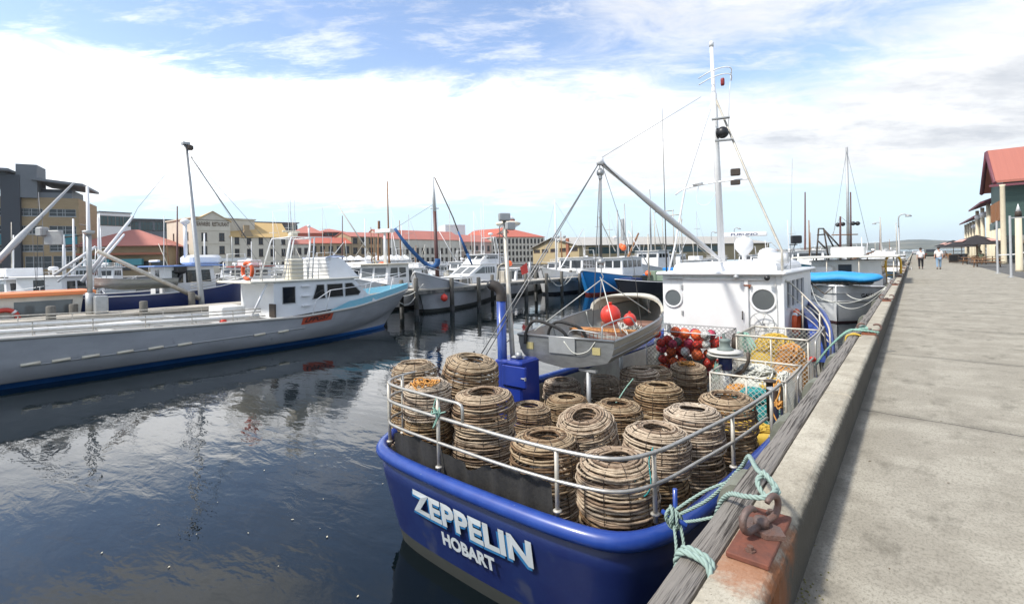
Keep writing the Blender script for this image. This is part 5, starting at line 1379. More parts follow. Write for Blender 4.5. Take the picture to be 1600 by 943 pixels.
M_grey = mat('bare_grey_hull', (.43, .44, .46), .5, .15, col2=(.27, .28, .295), nscale=.9, namt=.8, detail=9, stretch=(1, .5, 1.6), speck=((.30, .31, .33), 5, .64))
f.build('hull', [M_grey, mat('antifoul_blue', (.015, .12, .38), .5, col2=(.01, .07, .25), nscale=3)], gb)
f = MB(); f.loft([[Vector((x * .95, y, z - .45 + (.30 if y > GL * .72 else 0))), Vector((-x * .95, y, z - .45 + (.30 if y > GL * .72 else 0)))] for x, y, z in topg], False); f.build('deck', M_['old_white_paint'], gb)
f = MB(); f.tube([(x, y, z) for x, y, z in topg], .055, 8); f.tube([(-x, y, z) for x, y, z in topg], .055, 8); f.build('gunwale', mat('pale_gunwale', (.55, .53, .48), .6, col2=(.42, .38, .32), nscale=4), gb)
for s in (1, -1):
    f = MB(); sub = [p_ for p_ in topg if p_[1] > 15.0]
    f.loft([[Vector((s * x * (1.0 + .0), y, z + .02)), Vector((s * (x + .02), y + .02, z + .30 * min(1, (y - 14.9) / 1.2) + .04))] for x, y, z in sub], False)
    f.loft([[Vector((s * (x - .05), y, z + .02)), Vector((s * (x - .03), y + .02, z + .30 * min(1, (y - 14.9) / 1.2) + .04))] for x, y, z in sub], False)
    f.loft([[Vector((s * (x - .03), y + .02, z + .30 * min(1, (y - 14.9) / 1.2) + .04)), Vector((s * (x + .02), y + .02, z + .30 * min(1, (y - 14.9) / 1.2) + .04))] for x, y, z in sub], False)
    f.build('bow_bulwark', mat('pale_blue_paint', (.22, .56, .70), .45, col2=(.35, .6, .7), nscale=4), gb, fix=False)
# rubbing pipe with white pads on the near side
def gside(Y, zz, off=.0):
    t = (Y - GY0) / GL; z = g_sheer(Y) - WZ; w_ = 2.12 * (1 - max(0, (t - .66) / .34) ** 2.1) + .03; fw = w_ * (.95 - .38 * max(0, (t - .60) / .4) ** 1.2)
    k = zz / z; return Vector(((fw + (w_ - fw) * k) + off, Y - GY0, zz))
f = MB(); f.tube([gside(1.9 + i * .45, .62 + .004 * i, .03) for i in range(20)], .025, 6); f.build('rubbing_pipe', M_['galv'], gb)
for px, py in [(47, 566), (95, 560), (141, 554), (195, 547), (243, 541), (288, 534), (405, 524), (442, 520)]:
    Y = at_x(px, py, GX + 2.13).y; f = MB(); a = gside(Y - .20, .66, .055); b = gside(Y + .22, .68, .055); f.tube([a, b], .045, 8); f.build('hull_pad', M_['cream_paint'], gb)
# registration board
f = MB(); y0, y1, z0, z1 = at_x(470, 500, GX + 2.1).y, at_x(522, 500, GX + 2.1).y, .84, 1.17
def reg(u, v, off):
    Y = y0 + (y1 - y0) * (u * .94 + v * .06); return gside(Y, z0 + (z1 - z0) * v + .07 * u, off)
for i in range(6):
    u0, u1 = i / 6, (i + 1) / 6; f.quad(reg(u0, 0, .02), reg(u1, 0, .02), reg(u1, 1, .02), reg(u0, 1, .02))
rg_ = f.build('registration_board', mat('reg_red', (.50, .07, .03), .6, col2=(.42, .10, .05), nscale=6), gb, fix=False)
f = MB(); lettering(f, 'LFPG57', lambda u, v: reg(.08 + .84 * u, .22 + .58 * v, .032), .03, .25); f.build('lettering', mat('letter_black', (.02, .018, .018), .6), rg_, fix=False)
# cabin
cy0, cy1 = 9.4 - GY0, 14.45 - GY0; zb, zr = 1.15, 2.66
f = MB(); hw = 1.62
side = [(cy0, zb), (cy1, zb + .35), (cy1 - .55, zb + .75), (cy1 - 1.3, zr), (cy0 - .0, zr)]
f.prism(side, lambda u, v, h_: Vector((h_, u, v)), -hw, hw); cab = f.build('cabin', mat('cabin_white', (.78, .79, .80), .35, col2=(.70, .70, .69), nscale=1.5), gb)
def cwin(poly, label=None):
    f = MB(); f.prism(poly, lambda u, v, h_: Vector((h_, u, v)), hw + .002, hw + .014); w1 = f.build('window', M_['window_glass'], cab)
    g = MB(); P_ = [Vector((hw + .012, u, v)) for u, v in poly]; g.tube(P_, .022, 5, True); g.build('window_frame', M_['galv'], w1)
    f = MB(); f.prism(poly, lambda u, v, h_: Vector((-h_, u, v)), hw + .002, hw + .014); f.build('window', M_['window_glass'], cab)
wz0, wz1 = zb + .72, zb + 1.32
def py_(px): return at_x(px, 450, GX + hw).y - GY0
cwin([(py_(441), wz0 - .12), (py_(461), wz0 - .12), (py_(461), wz1 - .02), (py_(441), wz1 - .02)])
cwin([(py_(488), wz0 - .02), (py_(508), wz0 - .02), (py_(506), wz1), (py_(495), wz1)])
cwin([(py_(511), wz0), (py_(536), wz0), (py_(535), wz1), (py_(511), wz1)])
cwin([(py_(539), wz0), (py_(560), wz0 + .02), (py_(563), wz0 + .16), (py_(550), wz1), (py_(539), wz1)])
for k in range(3): f = MB(); f.box((hw + .05, py_(477), zb + .45 + k * .42), (.12, .38, .04)); f.build('step', M_['white_paint'], cab)
f = MB(); f.bbox((0, (cy0 + cy1 - 1.3) / 2 - .35, zr + .04), (hw * 2 + .22, cy1 - 1.3 - cy0 + 1.2, .08), .02); f.build('roof', mat('roof_cream', (.66, .62, .50), .5, col2=(.72, .72, .7), nscale=1), cab)
f = MB(); f.box((hw - .1, cy0 - .02, zb + .35), (.5, .06, .55)); f.build('aft_locker', M_['dark_steel'], cab)
tube_part('roof_strut', M_['white_paint'], cab, ([(hw - .05, cy0 - .9, zb + .15), (hw - .02, cy0 - .25, zr)], .045))
# flybridge cowl, box, rails, arch
f = MB(); cb = [(py_(522), zr + .08), (py_(572), zr + .08), (py_(566), zr + .16), (py_(547), zr + .95), (py_(530), zr + 1.05), (py_(520), zr + 1.0)]
f.prism(cb, lambda u, v, h_: Vector((h_ * (1 - .18 * (v - zr)), u, v)), -1.25, 1.25); f.build('flybridge', M_['white_paint'], gb)
f = MB(); f.tube([(1.05, py_(520), zr + 1.02), (1.1, py_(534), zr + 1.12), (.9, py_(552), zr + 1.05), (-.9, py_(552), zr + 1.05), (-1.1, py_(520), zr + 1.02)], .03, 6); f.build('windscreen_rim', mat('screen_tint', (.35, .42, .60), .2), gb)
f = MB(); f.bbox((.95, py_(472), zr + .52), (.6, .58, .92), .04); f.build('roof_box', M_['cream_paint'], gb)
f = MB()
for k in range(5):
    zz = zr + .22 + k * .17; f.tube([(1.35, py_(520), zz), (1.35, py_(396), zz), (-1.35, py_(396), zz), (-1.35, py_(520), zz)], .018, 6)
for px in (396, 415, 436, 456, 486, 503): f.cyl((1.35, py_(px), zr + .05), (1.35, py_(px), zr + .9), .018, n=6); f.cyl((-1.35, py_(px), zr + .05), (-1.35, py_(px), zr + .9), .018, n=6)
f.build('top_rail', mat('aluminium_rail', (.6, .6, .58), .4, .4), gb)
f = MB(); zt = zr + 1.95
for s in (-1, 1):
    f.tube([(s * 1.2, py_(452), zr + .1), (s * .95, py_(468), zt - .1), (s * .95, py_(470), zt)], .032, 6); f.tube([(s * 1.2, py_(489), zr + .1), (s * .95, py_(499), zt)], .032, 6); f.tube([(s * 1.2, py_(496), zr + .1), (s * .95, py_(505), zt)], .032, 6)
    f.tube([(s * .95, py_(469), zt), (s * .95, py_(532), zt + .02), (s * 1.1, py_(526), zr + .9)], .025, 6)
f.tube([(-.95, py_(469), zt), (.95, py_(469), zt)], .028, 6); f.tube([(-.95, py_(505), zt), (.95, py_(505), zt)], .028, 6)
for k in range(5): f.tube([(1.2 - .05 * k, py_(490 + k * 2), zr + .3 + k * .33), (1.2 - .05 * k, py_(497 + k * 2), zr + .3 + k * .33)], .018, 5)
f.build('radar_arch', M_['white_paint'], gb)
f = MB(); f.bbox((0, py_(485), zt + .30), (.10, .95, .09), .02, R(15)); f.lathe([(.12, zt), (.16, zt + .08), (.1, zt + .24)], (0, py_(485), 0), 12); f.bbox((.5, py_(480), zt + .14), (.3, .3, .2), .04); f.build('radar_scanner', M_['cream_paint'], gb)
f = MB(); f.cyl((.3, py_(508), zt), (.3, py_(508), zt + .5), .04); f.lathe([(.05, zt + .5), (.08, zt + .55), (.05, zt + .62)], (.3, py_(508), 0), 10); f.cyl((-.5, py_(500), zt), (-.55, py_(500), zt + 3.2), .012, n=5); f.cyl((.6, py_(475), zt), (.6, py_(474), zt + 3.4), .012, n=5); f.build('antenna', M_['white_paint'], gb)
# bow rail
f = MB(); sub = [p_ for p_ in topg if p_[1] > 14.2][::2]; rr = []
for x, y, z in sub: rr.append(Vector((x * .93, y + .1, z + .35 + .60 * min(1, (y - 14.0) / .8))))
st = Vector((sub[0][0] * .95, sub[0][1] - .1, sub[0][2]))
f.tube([st] + rr, .022, 6)
for v in rr[1::3]: f.cyl(v, (v.x * 1.02, v.y - .25, v.z - .9), .018, n=6)
f.tube([Vector((-v.x, v.y, v.z)) for v in [st] + rr], .022, 6)
for v in rr[1::3]: f.cyl((-v.x, v.y, v.z), (-v.x * 1.02, v.y - .25, v.z - .9), .018, n=6)
f.build('bow_rail', M_['white_paint'], gb)
# side deck rails aft of the cabin
f = MB(); aft = [p_ for p_ in topg if p_[1] < 12.6]
for s in (1, -1):
    for hz, ins in ((.16, .10), (.42, .5), (.30, .5)):
        f.tube([(s * (x - ins), y, z + hz) for x, y, z in aft], .022, 6)
    for x, y, z in aft[::4]: f.cyl((s * (x - .10), y, z - .3), (s * (x - .10), y, z + .16), .016, n=5); f.cyl((s * (x - .5), y, z - .3), (s * (x - .5), y, z + .42), .016, n=5)
f.build('deck_rail', M_['pipe_pale'], gb)
f = MB()
for s in (1, -1): f.tube([(s * (x - .72), y, z + .12) for x, y, z in aft], .10, 8)
f.build('white_pipe', M_['old_white_paint'], gb)
for y, w_, l_, hz, m in [(11.6, 1.4, .9, .7, 'old_white_paint'), (10.0, 1.2, 1.0, .5, 'galv'), (8.2, 2.0, 1.2, .35, 'old_white_paint'), (5.5, 1.6, 1.6, .3, 'galv')]:
    f = MB(); f.bbox((0, y, 1.05 + hz / 2), (w_, l_, hz), .03); f.build('deck_box', M_[m], gb)
f = MB(); f.ball((1.5, 10.9, 1.25), .13, 12); f.build('red_float', M_['buoy_red'], gb)
life_ring('orange life ring on the cabin top rail of the grey workboat', (GX + 1.4, py_(396) + GY0 - .12, WZ + zr + .52), .33, .07, Matrix.Rotation(R(90), 3, 'X') @ Matrix.Rotation(R(8), 3, 'Y'))
# ------------------------------------------------------------------ timber pier between the boats
PX_, PZ = -24.5, -.15
t = thing('timber_pier', 'long low timber pier with pale deck running out between the moored boats', 'pier')
f = MB(); f.box((PX_ - .9, 17.5, PZ - .05), (1.8, 47, .10)); f.build('deck_boards', M_['pier_deck'], t)
f = MB(); f.box((PX_ - .10, 17.5, PZ - .21), (.14, 46.9, .20)); f.build('edge_beam', M_['pier_side'], t)
f = MB(); f.box((PX_ - 1.7, 17.5, PZ - .21), (.14, 46.9, .20)); f.build('edge_beam', M_['pier_side'], t)
def pile(x, y, ztop, label, r_=.15, group='timber piles along the pier'):
    o = thing('pier_pile', label, 'pile', (x, y, 0), rnd.uniform(0, 3), group)
    f = MB(); f.lathe([(r_, -1.35), (r_ * .98, ztop - .03), (r_ * .8, ztop), (.001, ztop + .01)], (0, 0, 0), 10); f.build('pile_head', M_['pile_wood'], o)
    f = MB(); f.lathe([(r_ * 1.05, -3), (r_ * 1.04, -1.35)], (0, 0, 0), 10); f.build('wet_foot', M_['pile_wet'], o)
pl = [(79, .34), (224, .30), (424, .36), (600, .35), (650, .62), (706, .50), (748, .42), (822, .45), (854, .4), (878, .5), (906, .2)]
pln = ['grey pile standing before the orange-roofed boat', 'grey pile standing before the navy boat hull', 'grey pile behind the grey workboat cabin', 'dark pile hidden beside the grey workboat bow',
       'tall pale pile at the pier next to the grey workboat bow', 'tall pile right of the red fender ball', 'pile with darker twin left of the blue exhaust', 'pile right of the deck lamp pole', 'pile under the white boat mast', 'pile with hanging rope loops', 'pile at the end of the pier']
for (px, zt), lab in zip(pl, pln):
    pile(PX_ + .14, at_x(px, hor(px) + 45, PX_ + .14).y, zt, lab)
for k, px in enumerate((115, 300, 500, 560, 628, 680, 722, 770, 838, 866, 893)):
    y = at_x(px, hor(px) + 45, PX_ - 1.9).y; pile(PX_ - 1.95, y, .25 + .2 * (k % 3), 'dark pile on the far edge of the timber pier, %s from the left' % ordn[k], group='dark piles on the far side of the pier')
f = MB()
for (ya_, yb_) in [(34.4, 37.6), (34.2, 38.4)]: f.tube(sag((PX_ + .2, ya_, .3), (PX_ + .2, yb_, .1), 1.0), .03, 6)
tag(f.build('mooring_rope', M_['rope_white']), 'white rope hanging in loops from the piles near the pier end', 'rope')
f = MB(); f.tube(sag((PX_ + .2, 18.0, -.1), (PX_ + .2, 20.6, .2), .5), .03, 6); f.tube(sag((PX_ + .2, 18.2, -.2), (PX_ + .2, 20.3, 0), .9), .02, 6)
tag(f.build('mooring_rope', M_['rope_white']), 'white rope sagging from the pier beside the grey workboat bow', 'rope')
buoy('fender_ball', 'red fender ball hanging under the pier edge', (PX_ + .25, at_x(694, 465, PX_ + .25).y, at_x(694, 465, PX_ + .25).z), .24, M_['buoy_red'])
for px, w_, hz, lab, m in [(156, .42, .72, 'pale steel service box on the pier before the navy boat', 'galv'), (790, .95, .9, 'concrete block bin on the pier right of the lamp pole', 'pier_deck')]:
    y = at_x(px, 450, PX_ - .9).y; f = MB(); f.bbox((PX_ - .9, y, PZ + hz / 2), (.6, w_, hz), .03); tag(f.build('service_box', M_[m]), lab, 'service box')
y = at_x(141, 480, PX_ - 1.1).y; f = MB(); f.cyl((PX_ - 1.1, y, PZ), (PX_ - 1.1, y, PZ + .85), .15, n=10); f.cyl((PX_ - 1.1, y, PZ + .85), (PX_ - 1.1, y, PZ + 3.2), .09, n=10); f.lathe([(.13, 0), (.2, .05), (.2, .14), (.001, .16)], (PX_ - 1.1, y, PZ + 3.2), 10)
tag(f.build('crane_post', M_['galv']), 'pale steel crane post on the pier beside the orange-roofed boat', 'post')
y = at_x(828, 420, PX_ - 1.0).y; f = MB(); f.cyl((PX_ - 1, y, PZ), (PX_ - 1, y, 1.4), .12, n=10); tag(f.build('steel_post', M_['galv']), 'grey steel post on the pier with a red flag beside it', 'post')
f = MB(); f.add([(PX_ - 1.1, y - .3, 1.35), (PX_ - 1.2, y - 1.1, .95), (PX_ - 1.1, y - 1.0, .3), (PX_ - 1.0, y - .25, .5)], [(0, 1, 2, 3)]); tag(f.build('red_flag', M_['buoy_red']), 'red flag hanging by the grey post on the pier', 'flag')

WP_, OW, AL, ST = M_['white_paint'], M_['old_white_paint'], M_['aluminium'], M_['pipe_pale']
navy = hcol('navy_hull', (.012, .03, .13)); white_h = hcol('white_hull', (.72, .73, .73), (.5, .5, .48)); greyw = hcol('pale_grey_hull', (.42, .43, .45)); blue_h = hcol('bright_blue_hull', (.02, .22, .62), (.02, .27, .62))
red_boot = hcol('red_boot', (.25, .04, .03)); teal_h = hcol('teal_hull', (.03, .25, .33)); blk = hcol('black_hull', (.02, .022, .03)); wood = M_['brown_wood']
# orange-roofed boat
def X_(x, px): return at_x(px, hor(px) + 20, x).y
t = thing('ferry_boat', 'small white boat with bright orange cabin roof behind the pier', 'boat', (-28.2, -3.0, WZ))
top, _ = hull_parts(t, 8.6, 3.0, 1.0, 1.5, white_h, M_['boot_grey'], M_['deck_grey'], WP_)
yc = X_(-27, 134) + 3.0
hc = house(t, .1, .6, yc - .3, 2.3, .8, 2.36, mat('creamy_white', (.68, .66, .58), .5, col2=(.45, .40, .32), nscale=2), slope=-.22, roofm=mat('orange_roof', (.80, .22, .08), .5, col2=(.75, .30, .10), nscale=2), over=.25, wins=3, wh_=.7, glass=M_['cabin_glass'], roof_t=.16)
life_ring('red and white life ring on the orange-roofed boat cabin', (-28.2 + 1.32, X_(-26.9, 6), WZ + 1.55), .36, .09, Matrix.Rotation(R(90), 3, 'Y'), mat('ring_red', (.55, .06, .04), .5))
f = MB(); f.tube([(.3, 4.2, 2.55), (.2, 4.3, 2.9), (.5, 4.3, 3.0), (.6, 4.4, 2.6)], .06, 8); f.build('roof_vent', M_['rust'], t)
# navy boat with an aluminium dinghy on deck
ny0 = X_(-27.4, 118); ny1 = X_(-28.5, 400)
t = thing('fishing_boat', 'navy blue hulled fishing boat with white wheelhouse behind the pier', 'fishing boat', (-29.3, ny0, WZ))
nL = ny1 - ny0
top, _ = hull_parts(t, nL, 3.8, 2.15, 2.75, navy, M_['boot_grey'], M_['deck_grey'], WP_)
house(t, .1, X_(-28, 258) - ny0, X_(-28, 340) - ny0, 2.3, 1.9, 3.42, WP_, slope=.15, roofm=mat('blue_visor', (.18, .30, .62), .5), over=.32, wins=3, wh_=.62)
f = MB(); yy = X_(-29, 318) - ny0; f.bbox((0, yy, 3.75), (1.6, 1.5, .5), .12); f.build('roof_hatch', WP_, t); f = MB(); f.bbox((.5, yy - 2.2, 3.72), (1.4, .12, .1), .02); f.build('radar_scanner', WP_, t); f = MB(); f.cyl((0, yy - .7, 3.9), (0, yy - .7, 5.6), .09); f.lathe([(.1, 5.6), (.22, 5.7), (.22, 5.8), (.1, 5.9)], (0, yy - .7, 0), 10); f.build('funnel', WP_, t)
f = MB()
for k in range(3): f.tube([(x, y, z + .12 + .14 * k) for x, y, z in top[12:]], .016, 5)
f.build('bow_rail', ST, t)
dgb = thing('dinghy', 'grey ribbed aluminium dinghy stowed on the navy boat deck', 'dinghy', (-28.0, X_(-28, 147), WZ + 2.35), 0)
dl = X_(-28, 272) - X_(-28, 147)
f = MB(); rings = []
for i in range(15):
    s = i / 14; w_ = .62 * (1 - max(0, (.45 - s) / .45) ** 2.2) + .02; g = .52 + .12 * max(0, .5 - s) * 2; k = .05 + .3 * max(0, (.4 - s) / .4) ** 2
    pts = [(w_, g), (w_ * .97, g * .62), (w_ * .85, .2), (0, k)]; rings.append([Vector((x, s * dl, z)) for x, z in pts + [(-x, z) for x, z in pts[-2::-1]]])
f.loft(rings, False, False); f.add([v for v in rings[-1]], [tuple(range(7))]); f.build('hull', M_['alu_inside'], dgb)
for u in (.28, .42):
    f = MB(); f.tube([Vector((r_[1].x * 1.01, r_[1].y, r_[1].z * (u + .6))) for r_ in rings], .012, 5); f.build('pressed_strake', AL, dgb)
f = MB(); f.tube([r_[0] for r_ in rings], .022, 6); f.build('gunwale', AL, dgb)
f = MB(); f.tube([(0, dl - .1, .25), (0, dl + .25, .5), (0, dl + .35, .95)], .09, 8); f.bbox((0, dl + .28, .95), (.36, .5, .45), .08); f.build('outboard_motor', M_['black_plastic'], dgb)
# leaning grey mast with long boom
t = thing('derrick_mast', 'tall leaning grey derrick mast with long boom in front of the navy wheelhouse', 'mast')
mf = at_d(315, 470, 24); mt_ = at_d(290, 226, 24)
f = MB(); f.tube([Vector((mf.x, mf.y, -.9)), mf, mt_], [.13, .12, .08], 10); f.box(mt_ + Vector((0, 0, .05)), (.35, .3, .12)); f.build('mast_pole', M_['galv'], t)
f = MB(); f.bbox(mt_ + RV * .22 + Vector((0, 0, -.15)), (.25, .25, .25), .05); f.build('mast_lamp', M_['dark_steel'], t)
f = MB(); f.tube([at_d(311, 466, 23.8), at_d(152, 392, 20.5)], [.11, .08], 10); f.build('boom', ST, t)
tube_part('stay_wire', M_['wire_grey'], t, ([at_d(298, 245, 24), at_d(385, 372, 26)], .028), ([at_d(292, 232, 24), at_d(215, 325, 24), at_d(205, 345, 24)], .010), ([at_d(295, 240, 24), at_d(452, 415, 27)], .010), ([at_d(290, 228, 24), at_d(410, 420, 30)], .008))
# white boats with outriggers on the left
boat('fishing_boat', 'white trawler with thick white mast and grey outrigger beams at the left edge', 'fishing boat', (-25, 24), (152, 31), 4.2, 1.3, 2.2, navy, hs=[dict(a=.42, b=.72, w=.6, z1=3.0, wins=2, wh_=.6)],
     masts=[(.80, .6, 1.5, 8.4, .13, WP_, 0), (.86, -.6, 1.5, 6.5, .08, WP_, 0), (.93, .5, 1.5, 6.6, .10, WP_, 0)],
     poles=[((.6, .80, 6.0), (-.6, .93, 6.2), .05, M_['dark_steel'])], rail=True, gear=[('radar', 0, .55, 3.1), ('bin', .2, .25, 1.5, (1.6, 1.4, .8), OW)])
t = thing('outrigger_boom', 'thick grey tapered outrigger boom slanting up at the left edge', 'boom')
f = MB(); f.tube([at_d(-20, 425, 20), at_d(30, 372, 22), at_d(62, 340, 23.5), at_d(115, 286, 26)], [.11, .145, .085, .05], 10); f.build('boom_pole', M_['galv'], t)
tube_part('lift_wire', M_['wire_grey'], t, ([at_d(63, 338, 23.5), at_d(60, 300, 25), at_d(57, 480, 25)], .012), ([at_d(66, 335, 23.5), at_d(70, 460, 25)], .012), ([at_d(50, 355, 23), at_d(58, 465, 25)], .01))
f = MB(); q = at_d(66, 362, 24); f.bbox(q, (.5, .35, .45), .05, R(20)); f.bbox(q + RV * .55 - Vector((0, 0, .3)), (.9, .1, .7), .02, YAW); f.build('trawl_board', M_['galv'], t)
t = thing('outrigger_pole', 'long white outrigger pole slanting over the red-roofed restaurant', 'boom'); f = MB(); f.tube([at_d(128, 440, 25), at_d(208, 338, 27)], [.10, .07], 8); f.build('boom_pole', WP_, t)
t = thing('outrigger_pole', 'shorter white outrigger pole beside the longer one over the red roof', 'boom'); f = MB(); f.tube([at_d(145, 425, 26), at_d(194, 366, 28)], [.08, .055], 8); f.build('boom_pole', WP_, t)
t = thing('outrigger_pole', 'low white boom rising from the white trawler cabin', 'boom'); f = MB(); f.tube([at_d(84, 430, 25), at_d(150, 385, 26)], [.07, .07], 8); f.tube([at_d(90, 440, 25), at_d(135, 405, 26)], [.05, .05], 8); f.build('boom_pole', WP_, t)
boat('cabin_cruiser', 'small white flybridge boat behind the orange roof', 'boat', (-15, 30), (78, 27), 3.2, 1.5, 2.0, navy, hs=[dict(a=.35, b=.75, w=.7, z1=2.9, wins=2)], masts=[(.4, 0, 3, 5.5, .05, WP_, .2), (.5, .3, 3, 6.2, .03, ST, .1)], gear=[('bin', 0, .5, 3.3, (1.6, 1.6, .5), WP_), ('rails', .3, .7, 1.1, 3.1, 2, WP_)])
boat('fishing_boat', 'white working boat with gantry frames between navy boat and brown building', 'fishing boat', (95, 40), (215, 42), 4, 1.4, 2.2, white_h, hs=[dict(a=.2, b=.5, w=.6, z1=3.6, wins=3)],
     masts=[(.1, .8, 1.5, 6.2, .14, WP_, 0), (.35, .8, 1.5, 6.4, .10, WP_, 0)], poles=[((.8, .1, 6.0), (.8, .35, 6.2), .06, M_['dark_steel']), ((.8, .1, 5.2), (.8, .35, 5.4), .05, M_['dark_steel'])], gear=[('arch', .4, 2, 5.2, 1.4), ('radar', 0, .4, 3.7)])
boat('motor_cruiser', 'white cruiser with bait board seen between navy wheelhouse and warehouse', 'boat', (225, 46), (330, 44), 3.6, 1.2, 1.9, white_h, hs=[dict(a=.3, b=.65, w=.66, z1=2.9, wins=3)], masts=[(.3, 0, 2.8, 8.2, .04, WP_, .2), (.9, 0, 1, 6.4, .09, WP_, .1)], gear=[('rails', .25, .6, 1.1, 3.0, 4, WP_), ('radar', 0, .5, 3.1)])
boat('aluminium_boat', 'plain grey aluminium boat with red roof edge behind the grey workboat', 'boat', (410, 38), (338, 34), 3.0, 1.9, 2.3, M_['alu_inside'], hs=[dict(a=.08, b=.55, w=.75, z1=3.3, wins=2, roofm=M_['buoy_red'])], gear=[('radar', 0, .3, 3.4), ('bin', 0, .3, 3.6, (1.3, 1.0, .4), WP_)], masts=[(.25, 0, 3.2, 5.2, .04, WP_, 0)])
# behind the workboat bow
boat('fishing_boat', 'white trawler with cream roof and radar mast behind the grey workboat bow', 'fishing boat', (648, 39), (548, 33), 4.2, 1.5, 2.4, white_h, hs=[dict(a=.35, b=.72, w=.66, z0=1.2, z1=3.25, wins=2, wh_=.7, over=.35, roofm=M_['cream_paint'], glass=M_['cabin_glass'])],
     masts=[(.5, 0, 3.2, 5.8, .13, WP_, 0), (.44, 0, 3.2, 9.4, .07, M_['brown_wood'], 0)], gear=[('bin', 0, .5, 5.7, (1.5, .5, .28), WP_)], poles=[((0, .6, 3.0), (1.8, .9, 7.5), .05, ST)])
boat('sailing_boat', 'grey hulled sailing boat with blue covered sail on its boom behind the pier', 'sailing boat', (742, 43), (648, 31.5), 4.0, 1.35, 2.75, greyw, hs=[dict(a=.25, b=.5, w=.45, z1=2.1, wins=2, over=.05)], masts=[], gear=[('bin', .2, .6, 1.7, (1.5, 1.5, .6), mat('green_net', (.16, .24, .17), .9, col2=(.3, .35, .28), nscale=20))])
t = thing('sail_mast', 'tall mast, dark below and white above, with blue furled sail covers', 'mast')
mf = at_d(684, 436, 34); m1 = at_d(679, 330, 34); m2 = at_d(676, 270, 34)
f = MB(); f.tube([Vector((mf.x, mf.y, -.4)), m1], [.15, .12], 10); f.build('lower_mast', mat('mast_brown', (.10, .04, .035), .5), t)
f = MB(); f.tube([m1, m2], [.12, .06], 10); f.tube([m1 - RV * .3 + Vector((0, 0, .2)), m1 + RV * .3 + Vector((0, 0, .2))], .04, 6); f.build('upper_mast', OW, t)
f = MB(); f.tube(smoothline([at_d(617, 357, 33), at_d(632, 378, 33), at_d(650, 398, 33.5), at_d(666, 413, 34), at_d(676, 417, 34), at_d(683, 412, 34), at_d(684, 404, 34)], 4), [.10] * 4 + [.13] * 8 + [.17] * 6 + [.20] * 7, 10); f.build('sail_cover', mat('sail_cover_blue', (.03, .11, .28), .8, col2=(.02, .07, .2), nscale=5, bump=.4, bscale=6), t)
f = MB(); f.tube([at_d(679, 277, 34), at_d(708, 340, 34), at_d(722, 378, 34)], .045, 6); f.build('furled_jib', M_['dark_steel'], t)
f = MB(); f.tube([at_d(716, 362, 34), at_d(730, 396, 34)], [.06, .11], 8); f.tube([at_d(730, 396, 34), at_d(738, 414, 34)], [.11, .05], 8); f.build('jib_cover', MATS['sail_cover_blue'], t)
tube_part('stay_wire', M_['wire_grey'], t, ([at_d(676, 320, 34), at_d(617, 357, 33)], .014), ([at_d(680, 300, 34), at_d(690, 430, 34)], .008), ([at_d(676, 300, 34), at_d(672, 420, 34)], .008))
boat('motor_yacht', 'sleek white motor yacht with raked windows right of the blue furled sail', 'motor yacht', (792, 50), (668, 44), 4.6, 1.2, 2.0, white_h, hs=[dict(a=.28, b=.80, w=.72, z0=1.0, z1=3.0, slope=3.0, wins=5, wh_=.6, glass=M_['cabin_glass'], over=.1), dict(a=.2, b=.5, w=.6, z0=3.0, z1=3.9, slope=1.0, wins=1, wh_=.3)],
     gear=[('rails', .1, .45, 1.4, 3.2, 4, WP_), ('arch', .2, 3.0, 5.6, 1.3), ('radar', 0, .22, 5.6), ('ball', -1.5, .1, 3.0, .3)], masts=[(.3, .5, 3, 8.6, .03, WP_, 0), (.35, -.5, 3, 9.2, .03, WP_, 0)])
boat('work_launch', 'open grey launch with black window frames beside the white yacht', 'boat', (830, 52), (752, 43), 3.4, 1.3, 1.6, greyw, hs=[dict(a=.3, b=.6, w=.7, z1=2.5, wins=2, wh_=.8, slope=.5)], rail=False)
boat('fishing_boat', 'white and grey fishing boat with tall white mast near the pier end', 'fishing boat', (925, 58), (845, 45), 4.6, 1.4, 2.6, white_h, boot=blk, hs=[dict(a=.12, b=.5, w=.6, z1=3.4, wins=5, wh_=.8, glass=M_['glass_dark'])],
     masts=[(.75, 0, 1.5, 9.2, .10, WP_, 0)], poles=[((0, .72, 2.0), (0, .2, 6.6), .07, WP_)], wires=[((0, .75, 9), (0, 0, 3)), ((0, .75, 9), (0, 1, 3))], gear=[('bin', 0, .6, 1.8, (2, 1.5, .6), M_['rope_white'])])
q = at_d(877, 372, 48); t = thing('mast_lights', 'pair of round floodlights on the white mast near the pier end', 'floodlight')
f = MB()
for dx, dz in ((-.3, .15), (.3, .15), (-.3, -.25), (.3, -.25)): f.lathe([(.06, -.1), (.15, -.05), (.15, .05), (.05, .1)], q + RV * dx + Vector((0, 0, dz)), 10, M=Matrix.Rotation(R(90), 3, 'X'))
f.build('lamp_head', M_['galv'], t)
f = MB(); lettering(f, 'NOVA', lambda u, v: at_d(862 + 16 * u, 431 - 5 * v, 47.0), .03); tag(f.build('boat_name', M_['dark_steel'], fix=False), 'dark boat name lettered on the white bow near the pier end', 'lettering')
